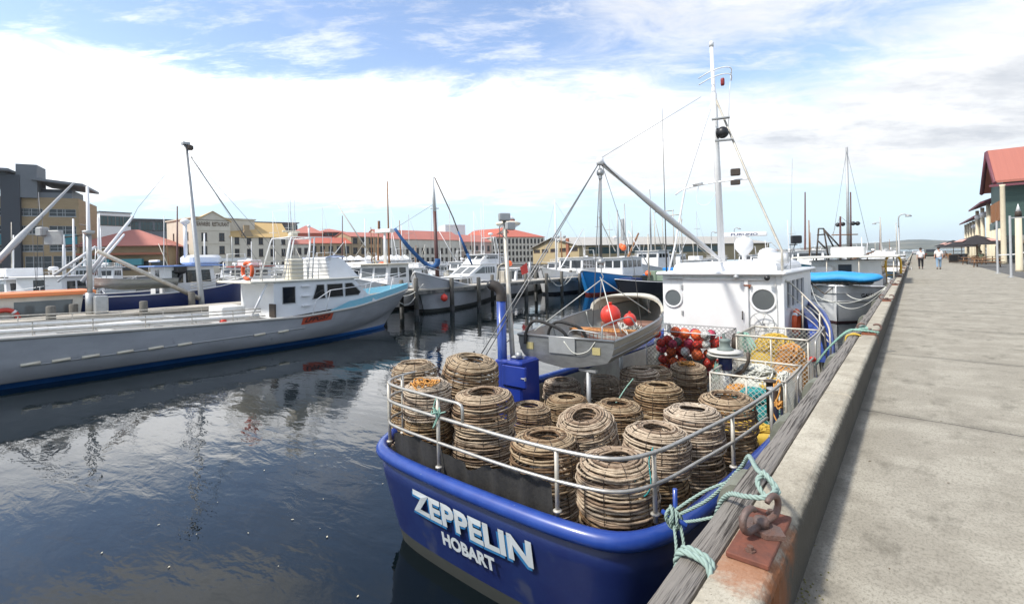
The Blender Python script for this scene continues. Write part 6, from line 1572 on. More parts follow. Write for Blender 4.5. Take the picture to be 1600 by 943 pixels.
bb = boat('fishing_boat', 'bright blue trawler with red waterline and white wheelhouse beyond the pier', 'fishing boat', (1002, 56), (909, 43), 4.4, 1.4, 2.3, blue_h, boot=red_boot, hs=[dict(a=.25, b=.62, w=.66, z0=1.2, z1=3.3, wins=4, wh_=.7, slope=.1, front=3, glass=M_['glass_dark'])],
     masts=[(.45, 0, 3.3, 8.2, .12, M_['galv'], 0), (.2, .7, 2, 9.2, .10, M_['galv'], 0), (.3, -.7, 4, 7.2, .06, ST, .1)], poles=[((0, .3, 3), (.0, .05, 6.0), .14, M_['mast_brown'] if 'mast_brown' in M_ else M_['brown_wood']), ((0, .5, 4), (0, .75, 7.2), .05, ST), ((1.5, .1, 2), (0, .25, 6.2), .06, WP_), ((-1.5, .1, 2), (0, .25, 6.2), .06, WP_)],
     gear=[('ball', .8, .22, 4.4, .35), ('ball', 1.2, .2, 4.6, .28), ('radar', 0, .5, 5.0)])
f = MB()
for dz in (0, .7): f.bbox(at_d(973, 355 + dz * 10, 55), (.35, .35, 1.9), .03)
tag(f.build('floodlight_stack', M_['galv']), 'tall grey lamp cluster on the blue trawler mast', 'floodlight')
boat('work_barge', 'low black barge carrying pale nets and drums behind the dinghy bow', 'barge', (1062, 46), (960, 42), 4.2, 1.1, 1.5, blk, hs=[], rail=False, gear=[('bin', 0, .3, 1.6, (2.2, 1.6, .9), MATS['green_net']), ('bin', .3, .6, 1.4, (1.0, .9, .6), M_['boot_grey']), ('bin', 0, .78, 1.3, (1.6, 1.3, .5), navy), ('bin', 0, .12, 1.9, (1.4, 1.2, .8), blue_h), ('ball', .9, .4, 1.8, .3), ('ball', .5, .45, 1.8, .25)],
     masts=[(.5, 0, 1, 5.4, .08, ST, 0)])
boat('fishing_boat', 'white trawler with lattice gantry left of the blue boat wheelhouse', 'fishing boat', (1060, 64), (985, 56), 5, 1.6, 2.8, white_h, hs=[dict(a=.45, b=.7, w=.6, z1=4.0, wins=3)], masts=[(.30, 1.3, 1.5, 9.0, .08, ST, .3), (.30, -1.3, 1.5, 9.0, .08, ST, .3), (.12, 1.3, 1.5, 8.6, .08, ST, .3), (.12, -1.3, 1.5, 8.6, .08, ST, .3), (.6, 0, 4, 11.5, .12, M_['galv'], 0)],
     poles=[((1.3, .12, 8.6), (-1.3, .12, 8.6), .08, ST), ((1.3, .30, 9), (-1.3, .30, 9), .08, ST), ((1.3, .12, 3), (1.3, .30, 8), .05, ST), ((-1.3, .12, 8), (-1.3, .30, 3), .05, ST), ((1.3, .12, 5), (1.3, .3, 5), .05, ST)])

# ------------------------------------------------------------------ white double-ended boat ahead, with a covered dinghy on its stern davits
ws = at_z(1308, 505, WZ); wd = Vector((-.02, 1, 0)).normalized(); 
t = thing('fishing_boat', 'white double-ended boat with pointed stern towards the camera and covered dinghy', 'fishing boat', (ws.x, ws.y - .25, WZ), 0)
dB, dL = 4.3, 13.0; N = 26; rings = []; topw = []
for i in range(N + 1):
    s = i / N; w_ = dB / 2 * (1 - abs(1 - min(1, s / .32)) ** 2.0) * (1 - max(0, (s - .6) / .4) ** 2.2) + .02; z = 1.52 + .28 * (max(0, .45 - s) / .45) ** 1.5 + .8 * max(0, s - .6)
    rk = .45 * max(0, 1 - s / .12)
    pts = []
    for u, zz in [(1, z), (.99, z * .72), (.97, z * .58), (.90, .25), (.80, .08), (.45, -.5)]: pts.append((w_ * (u if s > .02 else 1), s * dL - rk * (zz / z) + rk, zz))
    rings.append([Vector(p_) for p_ in pts] + [Vector((-p_[0], p_[1], p_[2])) for p_ in reversed(pts)]); topw.append(pts[0])
f = MB(); n = 12; f.v = [tuple(v) for r_ in rings for v in r_]
for i in range(N):
    for j in range(n - 1): f.f.append((i * n + j, i * n + j + 1, (i + 1) * n + j + 1, (i + 1) * n + j)); f.mi.append(1 if 4 <= j <= 6 else 0); f.sm.append(True)
f.build('hull', [white_h, hcol('dark_red_boot', (.08, .03, .03))], t)
f = MB(); f.tube([(0, rings[0][k].y, rings[0][k].z) for k in range(4)], .03, 8); f.build('stem_bar', WP_, t)
f = MB()
for s in (1, -1): f.tube([Vector((s * r_[2].x, r_[2].y, r_[2].z)) + Vector((s * .01, -.01, 0)) for r_ in rings], .035, 6)
f.build('rubbing_strake', M_['galv'], t)
f = MB()
for s in (1, -1): f.tube([Vector((s * p_[0], p_[1], p_[2])) for p_ in topw], .05, 6)
f.build('gunwale', WP_, t)
f = MB(); f.loft([[Vector((p_[0], p_[1], p_[2] - .35)), Vector((-p_[0], p_[1], p_[2] - .35))] for p_ in topw], False); f.build('deck', M_['deck_grey'], t)
def side_pt(s, k, zz, off=.02):
    r0 = rings[min(N - 1, int(s * N))]; r1 = rings[min(N, int(s * N) + 1)]; u = s * N - int(s * N); a = r0[0].lerp(r1[0], u); b = r0[2].lerp(r1[2], u); kk = (a.z - zz) / max(.01, a.z - b.z); q_ = a.lerp(b, kk); return Vector((k * (q_.x + off), q_.y - off, zz))
f = MB(); lettering(f, 'HOBART', lambda u, v: side_pt(.17 - .085 * u, -1, 1.22 + .15 * v), .02); lettering(f, 'GALLURA', lambda u, v: side_pt(.075 + .085 * u, 1, 1.20 + .19 * v), .03)
f.build('lettering', M_['letter_black'] if 'letter_black' in M_ else MATS['letter_black'], t, fix=False)
house(t, 0, 4.2, 8.6, 3.3, 1.1, 2.86, WP_, slope=.2, over=.1, wins=4, wh_=.5)
f = MB(); f.bbox((-.9, 3.9, 2.3), (.8, .4, .7), .06); f.build('deck_locker', WP_, t)
f = MB(); f.bbox((0, 6.0, 3.12), (4.6, 6.2, .09), .03); f.build('upper_awning', mat('awning_cream', (.74, .72, .64), .5, col2=(.62, .58, .48), nscale=2), t)
f = MB()
for x in (-2.1, -.7, .7, 2.1):
    for y in (3.1, 9.0): f.cyl((x, y, 1.2), (x, y, 3.1), .03, n=6)
f.build('awning_post', ST, t)
f = MB(); f.bbox((.1, 5.0, 3.4), (1.5, 1.4, .5), .05); f.build('roof_locker', OW, t)
for nm, px0, py0, px1, py1, r_, m, dd in [('mast', 1313, 412, 1313, 338, .075, MATS['mast_brown'], 31.5), ('mast', 1326, 415, 1323, 230, .10, M_['galv'], 33), ('mast', 1330, 412, 1329, 300, .06, MATS['mast_brown'], 33)]:
    a = at_d(px0, py0, dd); b = at_d(px1, py1, dd); f = MB(); f.tube([a, b], [r_, r_ * .7], 10); o = f.build(nm, m, t); o.matrix_parent_inverse = Matrix.Translation(t.location).inverted()
f = MB(); f.tube([at_d(1313, 412, 31.4), at_d(1365, 393, 33)], [.07, .05], 8); f.tube([at_d(1300, 367, 32), at_d(1340, 366, 33)], .04, 6); o = f.build('boom', wood, t); o.matrix_parent_inverse = Matrix.Translation(t.location).inverted()
for px, py in [(1309, 351), (1317, 350), (1333, 349), (1340, 349)]:
    f = MB(); f.ball(at_d(px, py, 31.8), .14, 12); f.lathe([(.05, -.1), (.05, .1)], at_d(px, py, 31.8), 6); o = f.build('round_floodlight', M_['black_plastic'], t); o.matrix_parent_inverse = Matrix.Translation(t.location).inverted()
o = tube_part('rigging_wire', M_['wire_grey'], None, ([at_d(1323, 235, 33), at_d(1358, 385, 36)], .012), ([at_d(1323, 235, 33), at_d(1300, 380, 30)], .012), ([at_d(1313, 338, 31.5), at_d(1298, 372, 31)], .01), ([at_d(1313, 338, 31.5), at_d(1330, 352, 33)], .01))
tag(o, 'thin stays fanning down from the white double-ended boat masts', 'rigging')
# A-frame gantry
t2 = thing('gantry', 'dark narrow A-frame gantry beside the masts of the white double-ended boat', 'gantry'); f = MB()
for (p0, p1) in [((1275, 412), (1279, 357)), ((1296, 412), (1287, 357)), ((1279, 357), (1287, 357)), ((1277, 367), (1289, 366)), ((1287, 358), (1312, 385)), ((1289, 360), (1302, 385)), ((1278, 376), (1290, 388))]: f.tube([at_d(*p0, 34), at_d(*p1, 34)], .05, 6)
f.build('frame', M_['dark_steel'], t2)
# the covered dinghy
c0 = at_d(1248, 442, ws.dot(FV) - 1.6 if False else 25.0)
cd = thing('covered_dinghy', 'inflatable dinghy under a bright blue cover slung across the white stern', 'dinghy', (ws.x - .35, ws.y + .35, WZ + 2.16), R(-4))
f = MB(); rings2 = []
for i in range(33):
    s = -1 + 2 * i / 32; x = s * 2.15; e = (1 - abs(s) ** 5) ** .5 if abs(s) < 1 else 0; e2 = e * (1.0 if s > -.6 else 1 - .45 * ((-.6 - s) / .4))
    hh = .27 * e2 + .01; ww = .55 * e2 + .01; sagz = .035 * math.sin(s * 7) - .12 * max(0, -s - .55)
    rings2.append([Vector((x, ww * math.cos(a) * (1.08 if math.sin(a) < 0 else 1), sagz + hh * (abs(math.sin(a)) ** .8) * (1 if math.sin(a) > 0 else -.75) + .012 * math.sin(9 * x + 5 * a) * math.cos(a * 2))) for a in [2 * math.pi * k / 20 for k in range(20)]])
f.loft(rings2, True, True); f.build('fabric_cover', M_['blue_cover'], cd)
f = MB(); f.bbox((0, 0, -.24), (3.5, .8, .12), .05); f.build('rubber_hull', M_['boot_grey'], cd)
f = MB()
for x in (-1.0, -.6, -.1, .4, .9): f.tube([(x, -.7, -.18), (x + .15, -.5, -.32), (x + .3, -.7, -.18)], .012, 5)
f.tube([(-.75, -.2, -.25), (-.02, -.75, -.75), (.45, -.2, -.25)], .03, 6)
f.build('lashing', M_['dark_steel'], cd)
f = MB()
for x in (-.9, .9): f.tube([(x, .5, -.9), (x, .3, -.35), (x, -.3, -.3)], .04, 6)
f.build('davit', M_['galv'], cd)
f = MB(); f.tube(sag((ws.x + .4, ws.y + .0, -.35), (-.8, 22.0, .35), .35), .022, 6); f.tube(sag((ws.x + .02, ws.y - .3, -.75), (-.8, 21.0, .33), .45), .022, 6); f.tube(sag((-3.9, 28.3, -.4), (-.8, 21.3, .35), .5), .02, 6)
tag(f.build('mooring_rope', M_['rope_white']), 'white mooring ropes sagging from the double-ended boat stern to the quay', 'rope')
f = MB(); f.tube(sag((-2.0, 16.5, .05), (ws.x - 1.2, ws.y + 1, .1), .3), .012, 5); tag(f.build('mooring_rope', M_['rope_white']), 'thin line from the blue boat bow to the white boat', 'rope')
# more boats along the quay and in the basin beyond
boat('fishing_boat', 'teal hulled fishing boat half hidden behind the wheelhouse roof', 'fishing boat', (1290, 62), (1232, 47), 4.5, 1.6, 2.5, teal_h, hs=[dict(a=.2, b=.5, w=.6, z1=3.6, wins=3)], masts=[(.5, 0, 3, 7, .08, wood, 0)])
bl = [('white motor boat with low cabin', white_h, 2.8), ('cream cabin boat with flybridge', hcol('cream_hull', (.62, .58, .48)), 3.2), ('navy launch with white cabin', navy, 2.9), ('grey fishing boat with wheelhouse forward', greyw, 3.5), ('white trawler with steel gantry', white_h, 3.6), ('pale blue cabin cruiser', hcol('light_blue_hull', (.3, .5, .62)), 2.7)]
rb = random.Random(77)
def filler(i, sp, bp_, B, where, mh=None, group='moored boats in the basin'):
    nm, hm_, z1 = bl[i % 6]; kind = i % 3
    ms = [(rb.uniform(.3, .6), rb.uniform(-.3, .3), 2.0, z1 + rb.uniform(1.5, 5.5), rb.uniform(.035, .075), rb.choice([WP_, ST, M_['galv'], wood]), rb.uniform(0, .5)) for _ in range(rb.choice([1, 1, 2]))]
    g = [('radar', 0, .4, z1 + .05)]
    if kind == 0: g.append(('rails', .2, .5, B * .28, z1 + .15, 3, WP_))
    if kind == 1: g.append(('arch', .25, 1.6, z1 + 1.5, B * .34))
    if kind == 2: g.append(('bin', 0, .4, z1 + .35, (B * .4, 1.4, .5), WP_))
    pol = [((0, .5, 2.5), (rb.uniform(-2.5, 2.5), rb.uniform(.1, .9), z1 + rb.uniform(1, 4)), .045, rb.choice([ST, WP_]))] if rb.random() < .6 else []
    boat('moored_boat', nm + ' ' + where, 'boat', sp, bp_, B, rb.uniform(1.0, 1.5), rb.uniform(1.7, 2.5), hm_, hs=[dict(a=.25, b=rb.uniform(.55, .7), w=.66, z1=z1, wins=rb.choice([2, 3, 4]), wh_=.5, slope=rb.uniform(.1, 1.0), glass=rb.choice([M_['glass_dark'], M_['cabin_glass']]))], masts=ms, poles=pol, gear=g, group=group)
places = [(470, 52, 430, 46, 'left of the sandstone building foot'), (520, 60, 478, 52, 'in front of the sandstone building'), (545, 48, 590, 56, 'left of the red fender ball boat'), (600, 62, 560, 54, 'in front of the market umbrellas'),
          (640, 66, 604, 58, 'under the long cream terrace'), (632, 50, 668, 58, 'left of the blue furled sail'), (700, 72, 655, 64, 'behind the blue furled sail'), (735, 66, 700, 60, 'behind the white yacht roof'),
          (560, 74, 520, 66, 'in the row before the umbrellas'), (612, 80, 645, 86, 'far along the terrace front'), (760, 90, 720, 82, 'before the arcaded warehouse'), (500, 76, 455, 70, 'before the yellow roof'), (450, 62, 405, 56, 'before the gabled warehouse'),
          (380, 56, 345, 50, 'left of the gabled warehouse foot'), (290, 58, 245, 54, 'before the red-roofed restaurant'), (180, 52, 140, 48, 'beside the brown building'), (590, 92, 560, 86, 'in the last row of the basin'), (680, 92, 650, 86, 'in the last row by the terrace'),
          (890, 72, 850, 66, 'before the yellow shed'), (930, 86, 895, 78, 'beside the yellow shed'), (960, 72, 990, 80, 'behind the blue trawler'), (1020, 84, 985, 76, 'behind the lattice gantry'), (1040, 72, 1075, 80, 'left of the wheelhouse roof gear'),
          (1100, 66, 1065, 60, 'behind the wheelhouse roof'), (1130, 80, 1100, 74, 'behind the mast foot'), (1180, 90, 1150, 80, 'behind the radar pedestal'), (1210, 70, 1175, 62, 'behind the white radar dome'), (1245, 78, 1215, 72, 'left of the teal hull'),
          (1262, 96, 1285, 88, 'behind the dark gantry'), (1290, 110, 1260, 100, 'far behind the dark gantry'), (1360, 62, 1335, 52, 'right behind the double-ended boat'), (1372, 78, 1350, 68, 'beyond the double-ended boat roof'), (1385, 95, 1362, 84, 'at the quay before the lamp post'),
          (1398, 118, 1380, 100, 'at the quay beyond the lamp post'), (1340, 120, 1310, 112, 'out in the far basin'), (1390, 46, 1367, 39, 'close ahead of the double-ended boat by the quay'), (1403, 70, 1390, 56, 'under the tall lamp post by the yellow rail')]
for i, (a, b, c, d, w_) in enumerate(places): filler(i, (a, b), (c, d), rb.uniform(3.2, 4.4), w_)
f = MB(); f.ball(at_d(597, 449 - 33, 40), .4, 12); 
tag(f.build('fender_ball', M_['buoy_orange']), 'orange fender ball on the boats before the cream terrace', 'fender')
for px, py0, py1, d, lab in [(535, 405, 337, 90, 'thin dark mast in front of the sandstone building'), (277, 420, 322, 60, 'thin dark mast left of the gabled warehouse'), (591, 416, 345, 60, 'brown wooden mast before the cream terrace'), (1258, 415, 300, 60, 'thin aerial mast left of the dark gantry'), (1375, 405, 348, 100, 'thin mast near the far lamp post')]:
    a = at_d(px, py0, d); b = at_d(px, py1, d); f = MB(); f.tube([Vector((a.x, a.y, WZ - .5)), a, b], [.14, .13, .07], 7); tag(f.build('lone_mast', M_['mast_brown'] if 'mast_brown' in M_ else (MATS['mast_brown'] if px != 591 else wood)), lab, 'mast')

for i, (px, pt, d) in enumerate([(428, 330, 62), (452, 318, 66), (505, 322, 70), (613, 326, 64), (640, 335, 60), (704, 318, 68), (742, 330, 62), (936, 322, 66), (953, 330, 62), (1018, 318, 70), (1090, 330, 80), (1238, 345, 84)]):
    a = at_d(px, hor(px), d); b = at_d(px - 2, pt, d); f = MB(); f.tube([Vector((a.x, a.y, WZ - .5)), a, b], [.07, .06, .025], 6); f.tube([a.lerp(b, .6) - RV * .5, a.lerp(b, .6) + RV * .5], .03, 5); f.tube([b, a + RV * 1.6 + Vector((0, 0, .4))], .014, 4)
    tag(f.build('slim_mast', [M_['white_paint'], M_['galv'], M_['pipe_pale']][i % 3]), 'slim pale mast with short crosstree among the moored boats, %s from the left' % ordn[i], 'mast', 'slim masts over the basin')
# ------------------------------------------------------------------ buildings
def building(name, label, A, Bp, ztop, depth, m, rows, roof='gable', rh=2.0, roofm=None, base=0.0, cat='building', ins=.18, glass=None, over=.3, trim=None, wmax=99, arch=False, gable_text=None):
    """A, Bp: (px, depth) of the ends of the front at ground level (left, right); rows: (z0, z1, count, width, [offset])"""
    a = Vector((*wp(*A), 0)); b = Vector((*wp(*Bp), 0)); L = (b - a).length; d = (b - a).normalized(); rz = math.atan2(d.y, d.x)
    t = thing(name, label, cat, a, rz)
    glass = glass or M_['glass_dark']
    # front wall with real openings
    xs = {0.0, L}; cells = []
    f = MB(); zs = sorted({base, ztop} | {r_[0] for r_ in rows} | {r_[1] for r_ in rows})
    wins = []
    for z0, z1 in zip(zs, zs[1:]):
        row = [r_ for r_ in rows if abs(r_[0] - z0) < 1e-6 and abs(r_[1] - z1) < 1e-6]
        if not row: f.quad((0, 0, z0), (L, 0, z0), (L, 0, z1), (0, 0, z1)); continue
        r_ = row[0]; n = r_[2]; w_ = r_[3]; x0 = r_[4] if len(r_) > 4 else 0; x1 = r_[5] if len(r_) > 5 else L; cur = 0.0
        for i in range(n):
            c = x0 + (x1 - x0) * (i + .5) / n; p0, p1 = c - w_ / 2, c + w_ / 2
            f.quad((cur, 0, z0), (p0, 0, z0), (p0, 0, z1), (cur, 0, z1)); cur = p1
            f.quad((p0, 0, z0), (p0, ins, z0), (p0, ins, z1), (p0, 0, z1)); f.quad((p1, ins, z0), (p1, 0, z0), (p1, 0, z1), (p1, ins, z1))
            f.quad((p0, 0, z1), (p0, ins, z1), (p1, ins, z1), (p1, 0, z1)); f.quad((p0, ins, z0), (p0, 0, z0), (p1, 0, z0), (p1, ins, z0))
            wins.append((p0, p1, z0, z1))
        f.quad((cur, 0, z0), (L, 0, z0), (L, 0, z1), (cur, 0, z1))
    # sides and back
    if roof == 'gable_front':
        f.add([(0, 0, ztop), (L, 0, ztop), (L / 2, 0, ztop + rh)], [(0, 1, 2)]); f.add([(0, depth, ztop), (L, depth, ztop), (L / 2, depth, ztop + rh)], [(0, 2, 1)])
    for x in (0, L):
        f.quad((x, 0, base), (x, depth, base), (x, depth, ztop), (x, 0, ztop))
        if roof == 'gable': f.add([(x, 0, ztop), (x, depth, ztop), (x, depth / 2, ztop + rh)], [(0, 1, 2)])
    f.quad((0, depth, base), (L, depth, base), (L, depth, ztop), (0, depth, ztop))
    w1 = f.build('wall', m, t)
    wproto = {}
    for (p0, p1, z0, z1) in wins:
        key = (round(p1 - p0, 2), round(z1 - z0, 2))
        if key not in wproto:
            g = MB(); ww, hh = p1 - p0, z1 - z0; g.quad((0, ins, 0), (ww, ins, 0), (ww, ins, hh), (0, ins, hh), 0)
            fr = min(.09, ww * .08)
            for c_, s_ in [((ww / 2, ins - .03, fr / 2), (ww, .06, fr)), ((ww / 2, ins - .03, hh - fr / 2), (ww, .06, fr)), ((fr / 2, ins - .03, hh / 2), (fr, .06, hh - 2 * fr)), ((ww - fr / 2, ins - .03, hh / 2), (fr, .06, hh - 2 * fr)), ((ww / 2, ins - .03, hh / 2), (fr * .8, .06, hh - 2 * fr)), ((ww / 2, ins - .045, hh / 2), (ww - 2 * fr, .05, fr * .8))]: g.box(c_, s_, mi=1)
            if ww > 3:
                for k in range(1, int(ww / 1.3)): g.box((k * 1.3, ins - .05, hh / 2), (fr, .05, hh - 2 * fr), mi=1)
            g.box((ww / 2, -.05, -.06), (ww + .2, .12, .10), mi=1)
            o = g.build('window', [glass, trim or mat('dark_frame', (.10, .065, .05), .6)], t); wproto[key] = o.data
        else: o = bpy.data.objects.new('window', wproto[key]); COL.objects.link(o); o.parent = t
        o.location = (p0, 0, z0)
    rm = roofm or m; ov = over; f = MB(); th = .15
    if roof == 'gable':
        k = rh / (depth / 2); e = ov * k
        for sgn in (0, 1):
            y0, y1 = (-ov, depth / 2) if not sgn else (depth + ov, depth / 2)
            f.add([(-ov, y0, ztop - e), (L + ov, y0, ztop - e), (L + ov, y1, ztop + rh), (-ov, y1, ztop + rh), (-ov, y0, ztop - e + th), (L + ov, y0, ztop - e + th), (L + ov, y1, ztop + rh + th), (-ov, y1, ztop + rh + th)], [(0, 1, 2, 3), (4, 5, 6, 7), (0, 1, 5, 4), (1, 2, 6, 5), (3, 0, 4, 7)])
    elif roof == 'gable_front':
        k = rh / (L / 2); e = ov * k
        for x0, x1 in ((-ov, L / 2), (L + ov, L / 2)):
            f.add([(x0, -ov, ztop - e), (x0, depth, ztop - e), (x1, depth, ztop + rh), (x1, -ov, ztop + rh), (x0, -ov, ztop - e + th), (x0, depth, ztop - e + th), (x1, depth, ztop + rh + th), (x1, -ov, ztop + rh + th)], [(0, 1, 2, 3), (4, 5, 6, 7), (0, 1, 5, 4), (2, 3, 7, 6), (3, 0, 4, 7)])
    elif roof == 'hip':
        i_ = min(depth / 2, L / 2.2); P4 = [(-ov, -ov, ztop), (L + ov, -ov, ztop), (L + ov, depth + ov, ztop), (-ov, depth + ov, ztop)]; Rg = [(i_, depth / 2, ztop + rh), (L - i_, depth / 2, ztop + rh)]
        f.add(P4 + Rg, [(0, 1, 5, 4), (1, 2, 5), (2, 3, 4, 5), (3, 0, 4)]); f.box((L / 2, depth / 2, ztop - .08), (L + 2 * ov - .02, depth + 2 * ov - .02, .16))
    elif roof == 'flat': f.box((L / 2, depth / 2, ztop + .15), (L + 2 * ov, depth + 2 * ov, .3))
    if roof != 'none': f.build('roof', rm, t)
    return t, L, w1
def zat(px, py, d): return HCAM + (at_d(px, py, d).z - HCAM)
St = mat('sandstone', (.42, .32, .20), .9, col2=(.28, .21, .135), nscale=.9, namt=.8, detail=9)
Cr = mat('cream_render', (.68, .62, .51), .9, col2=(.55, .49, .39), nscale=.3, namt=.7)
Cr2 = mat('pale_render', (.64, .60, .52), .9, col2=(.50, .46, .38), nscale=.5, namt=.7)
Br = mat('brown_brick', (.38, .28, .165), .9, col2=(.29, .21, .12), nscale=.5, namt=.8, stretch=(1, 1, 4))
Rf = mat('red_iron_roof', (.46, .17, .13), .75, col2=(.36, .14, .11), nscale=.3, namt=.6)
Rf2 = mat('terracotta_roof', (.47, .13, .085), .8, col2=(.36, .10, .07), nscale=.8)
Yr = mat('yellow_roof', (.58, .40, .17), .75, col2=(.50, .33, .14), nscale=.3)
Dk = mat('dark_cladding', (.045, .05, .06), .5); Gy = mat('grey_panel', (.17, .18, .19), .7, col2=(.14, .15, .16), nscale=.5)
Gl = mat('greenish_glass', (.05, .09, .09), .12); Tl = mat('teal_panel', (.05, .22, .26), .5)
# brown modern block at the left edge
t, L, _ = building('apartment_block', 'brown brick block with dark stair glazing and grey lift tower at the far left', (-160, 93), (125, 106), zat(60, 305, 100) + .0, 16, Br,
    [(2.0, 4.6, 6, 4.2), (5.6, 7.0, 5, 4.4), (9.2, 11.0, 5, 4.4), (13.0, 14.6, 5, 4.4)], roof='none', glass=M_['glass_dark'], trim=M_['galv'])
zt_ = zat(60, 305, 100)
def lx(px): # distance along the front at a pixel column
    a = Vector((*wp(-160, 93), 0)); b = Vector((*wp(125, 106), 0)); r_ = ray(px, hor(px)); d = (b - a)
    # solve a + s d = k r
    det = d.x * (-r_.y) - (-r_.x) * d.y; s = ((-a.x) * (-r_.y) - (-r_.x) * (-a.y)) / det; return s * d.length
f = MB(); x0, x1 = lx(6), lx(36); f.box(((x0 + x1) / 2, -.3, (zat(20, 272, 100)) / 2), (x1 - x0, 1.2, zat(20, 272, 100))); f.build('stair_glazing', Dk, t)
f = MB(); x0, x1 = lx(30), lx(63); za, zb_ = zt_ - .2, zat(45, 254, 100); f.box(((x0 + x1) / 2, 2, (za + zb_) / 2), (x1 - x0, 5.5, zb_ - za)); f.build('lift_tower', Gy, t)
f = MB(); x0, x1 = lx(60), lx(112); f.box(((x0 + x1) / 2, 6, zt_ + 1.0), (x1 - x0, 9, 2.0)); f.build('penthouse_glazing', Dk, t)
f = MB(); f.box(((x0 + x1) / 2, .2, zt_ + .55), (x1 - x0 + .6, .3, 1.1)); f.build('balcony_panel', Gy, t)
f = MB(); z0 = zat(90, 283, 100); f.add([(x0 - .5, -1.5, z0 + .7), (x1 + 2.6, -2, z0 - .3), (x1 + 2.6, 12, z0 - .3), (x0 - .5, 12, z0 + .7), (x0 - .5, -1.5, z0 + 1.2), (x1 + 2.6, -2, z0 + .2), (x1 + 2.6, 12, z0 + .2), (x0 - .5, 12, z0 + 1.2)], [(0, 1, 2, 3), (4, 5, 6, 7), (0, 1, 5, 4), (1, 2, 6, 5), (3, 0, 4, 7)]); f.build('roof', Gy, t)
f = MB(); x0, x1 = lx(-60), lx(18); z0 = zat(5, 268, 100); f.box(((x0 + x1) / 2, 5, z0 - 1.2), (x1 - x0 - 1, 10, 2.4)); f.box(((x0 + x1) / 2, 4, z0 + .2), (x1 - x0 + 1, 13, .5)); f.build('penthouse_glazing', Gy, t)
for za, zb_ in ((7.0, 9.2),):
    for px0, px1 in ((-12, 11), (86, 122)):
        x0, x1 = lx(px0), lx(px1); f = MB(); f.box(((x0 + x1) / 2, -.12, (za + zb_) / 2), (x1 - x0, .24, zb_ - za - .1)); f.build('teal_balcony', Tl, t)
# low restaurant with red hipped roof
t, L, _ = building('restaurant', 'low tan restaurant with broad red hipped roof and teal awnings', (118, 106), (262, 112), zat(200, 383, 108), 16, Br, [(1.2, 3.2, 5, 3.0)], roof='hip', rh=zat(230, 356, 112) - zat(200, 383, 108), roofm=Rf, over=1.2, glass=M_['glass_dark'])
f = MB(); f.box((L / 2, -.8, zat(200, 392, 108) - .6), (L * .95, 1.4, .5)); f.build('fascia', mat('brick_band', (.30, .11, .06), .8), t)
for x in (.25, .6): f = MB(); f.box((L * x, -1.2, 3.0), (L * .28, 1.4, 1.4)); f.build('awning', Tl, t)
building('office_block', 'grey rooftop glass office block behind the red restaurant roof', (150, 150), (465, 185), zat(300, 345, 165), 20, Gy, [(zat(300, 345, 165) - 3.4, zat(300, 345, 165) - .6, 16, 4.2)], roof='flat', roofm=Gy, glass=Gl, over=.8)
building('apartment_block', 'white rooftop apartment between red roof and leaning mast', (158, 140), (206, 146), zat(180, 332, 142), 10, M_['white_paint'], [(zat(180, 352, 142), zat(180, 337, 142), 4, 1.8)], roof='flat', roofm=Gy, glass=Gl)
building('brick_annex', 'tan two-storey annex between restaurant and gabled warehouse', (225, 114), (268, 117), zat(250, 382, 115), 9, Br, [(4.0, 5.6, 2, 1.5), (1.0, 2.6, 2, 1.5)], roof='flat', roofm=Gy)
# gabled warehouse with the painted name
t, L, w1 = building('gabled_warehouse', 'tall cream gabled warehouse with painted restaurant name under its peak', (306, 117), (361, 122), zat(330, 345, 119), 20, Cr,
    [(1.0, 3.2, 2, 1.2), (4.6, 6.6, 2, 1.2), (7.8, 9.8, 2, 1.2), (11.0, 13.0, 2, 1.2)], roof='gable_front', rh=zat(334, 330, 119) - zat(330, 345, 119), roofm=Yr)
zc = zat(335, 346, 119); f = MB(); lettering(f, 'SEAFARERS  RESTAURANT', lambda u, v: Vector((L * (.03 + .94 * u), -.03, zc - 1.1 + 1.05 * v)), .03); f.build('lettering', mat('letter_brown', (.12, .08, .05), .8), w1, fix=False)
f = MB()
for k in (3.9, 7.2, 10.4): f.box((L / 2, -.06, k), (L + .1, .14, .16))
f.build('string_course', Cr, t)
building('warehouse_flank', 'plain cream flank of the gabled warehouse with narrow windows', (262, 128), (306, 117.2), zat(285, 342, 120), 14, Cr, [(5.0, 7.2, 2, 1.0), (8.2, 10.2, 2, 1.0), (11.2, 13.6, 2, 1.0)], roof='flat', roofm=Cr)
# yellow-roofed wing
t, L, w1 = building('warehouse', 'cream warehouse wing with bright yellow roof and small dormer', (361.5, 122), (452, 132), zat(400, 370, 127), 11, Cr, [(.8, 2.6, 5, 1.1), (3.9, 5.9, 5, 1.1), (7.0, 8.9, 5, 1.1)], roof='gable', rh=zat(400, 347, 132) - zat(400, 368, 127), roofm=Yr, over=.3)
zr_ = zat(384, 370, 125); f = MB(); f.prism([(-1.4, 0), (1.4, 0), (1.4, .6), (.6, 2.0), (-.6, 2.0), (-1.4, .6)], lambda u, v, h_: Vector((L * .27 + u, h_, zr_ - .3 + v)), -.15, 2.5); f.box((L * .27, .6, zr_ + 2.3), (1.3, .8, 1.4)); f.build('dormer', St, t)
f = MB(); f.box((L * .05, -.05, 3.2), (L * .5, .1, .8)); sb = f.build('sign_band', M_['white_paint'], t)
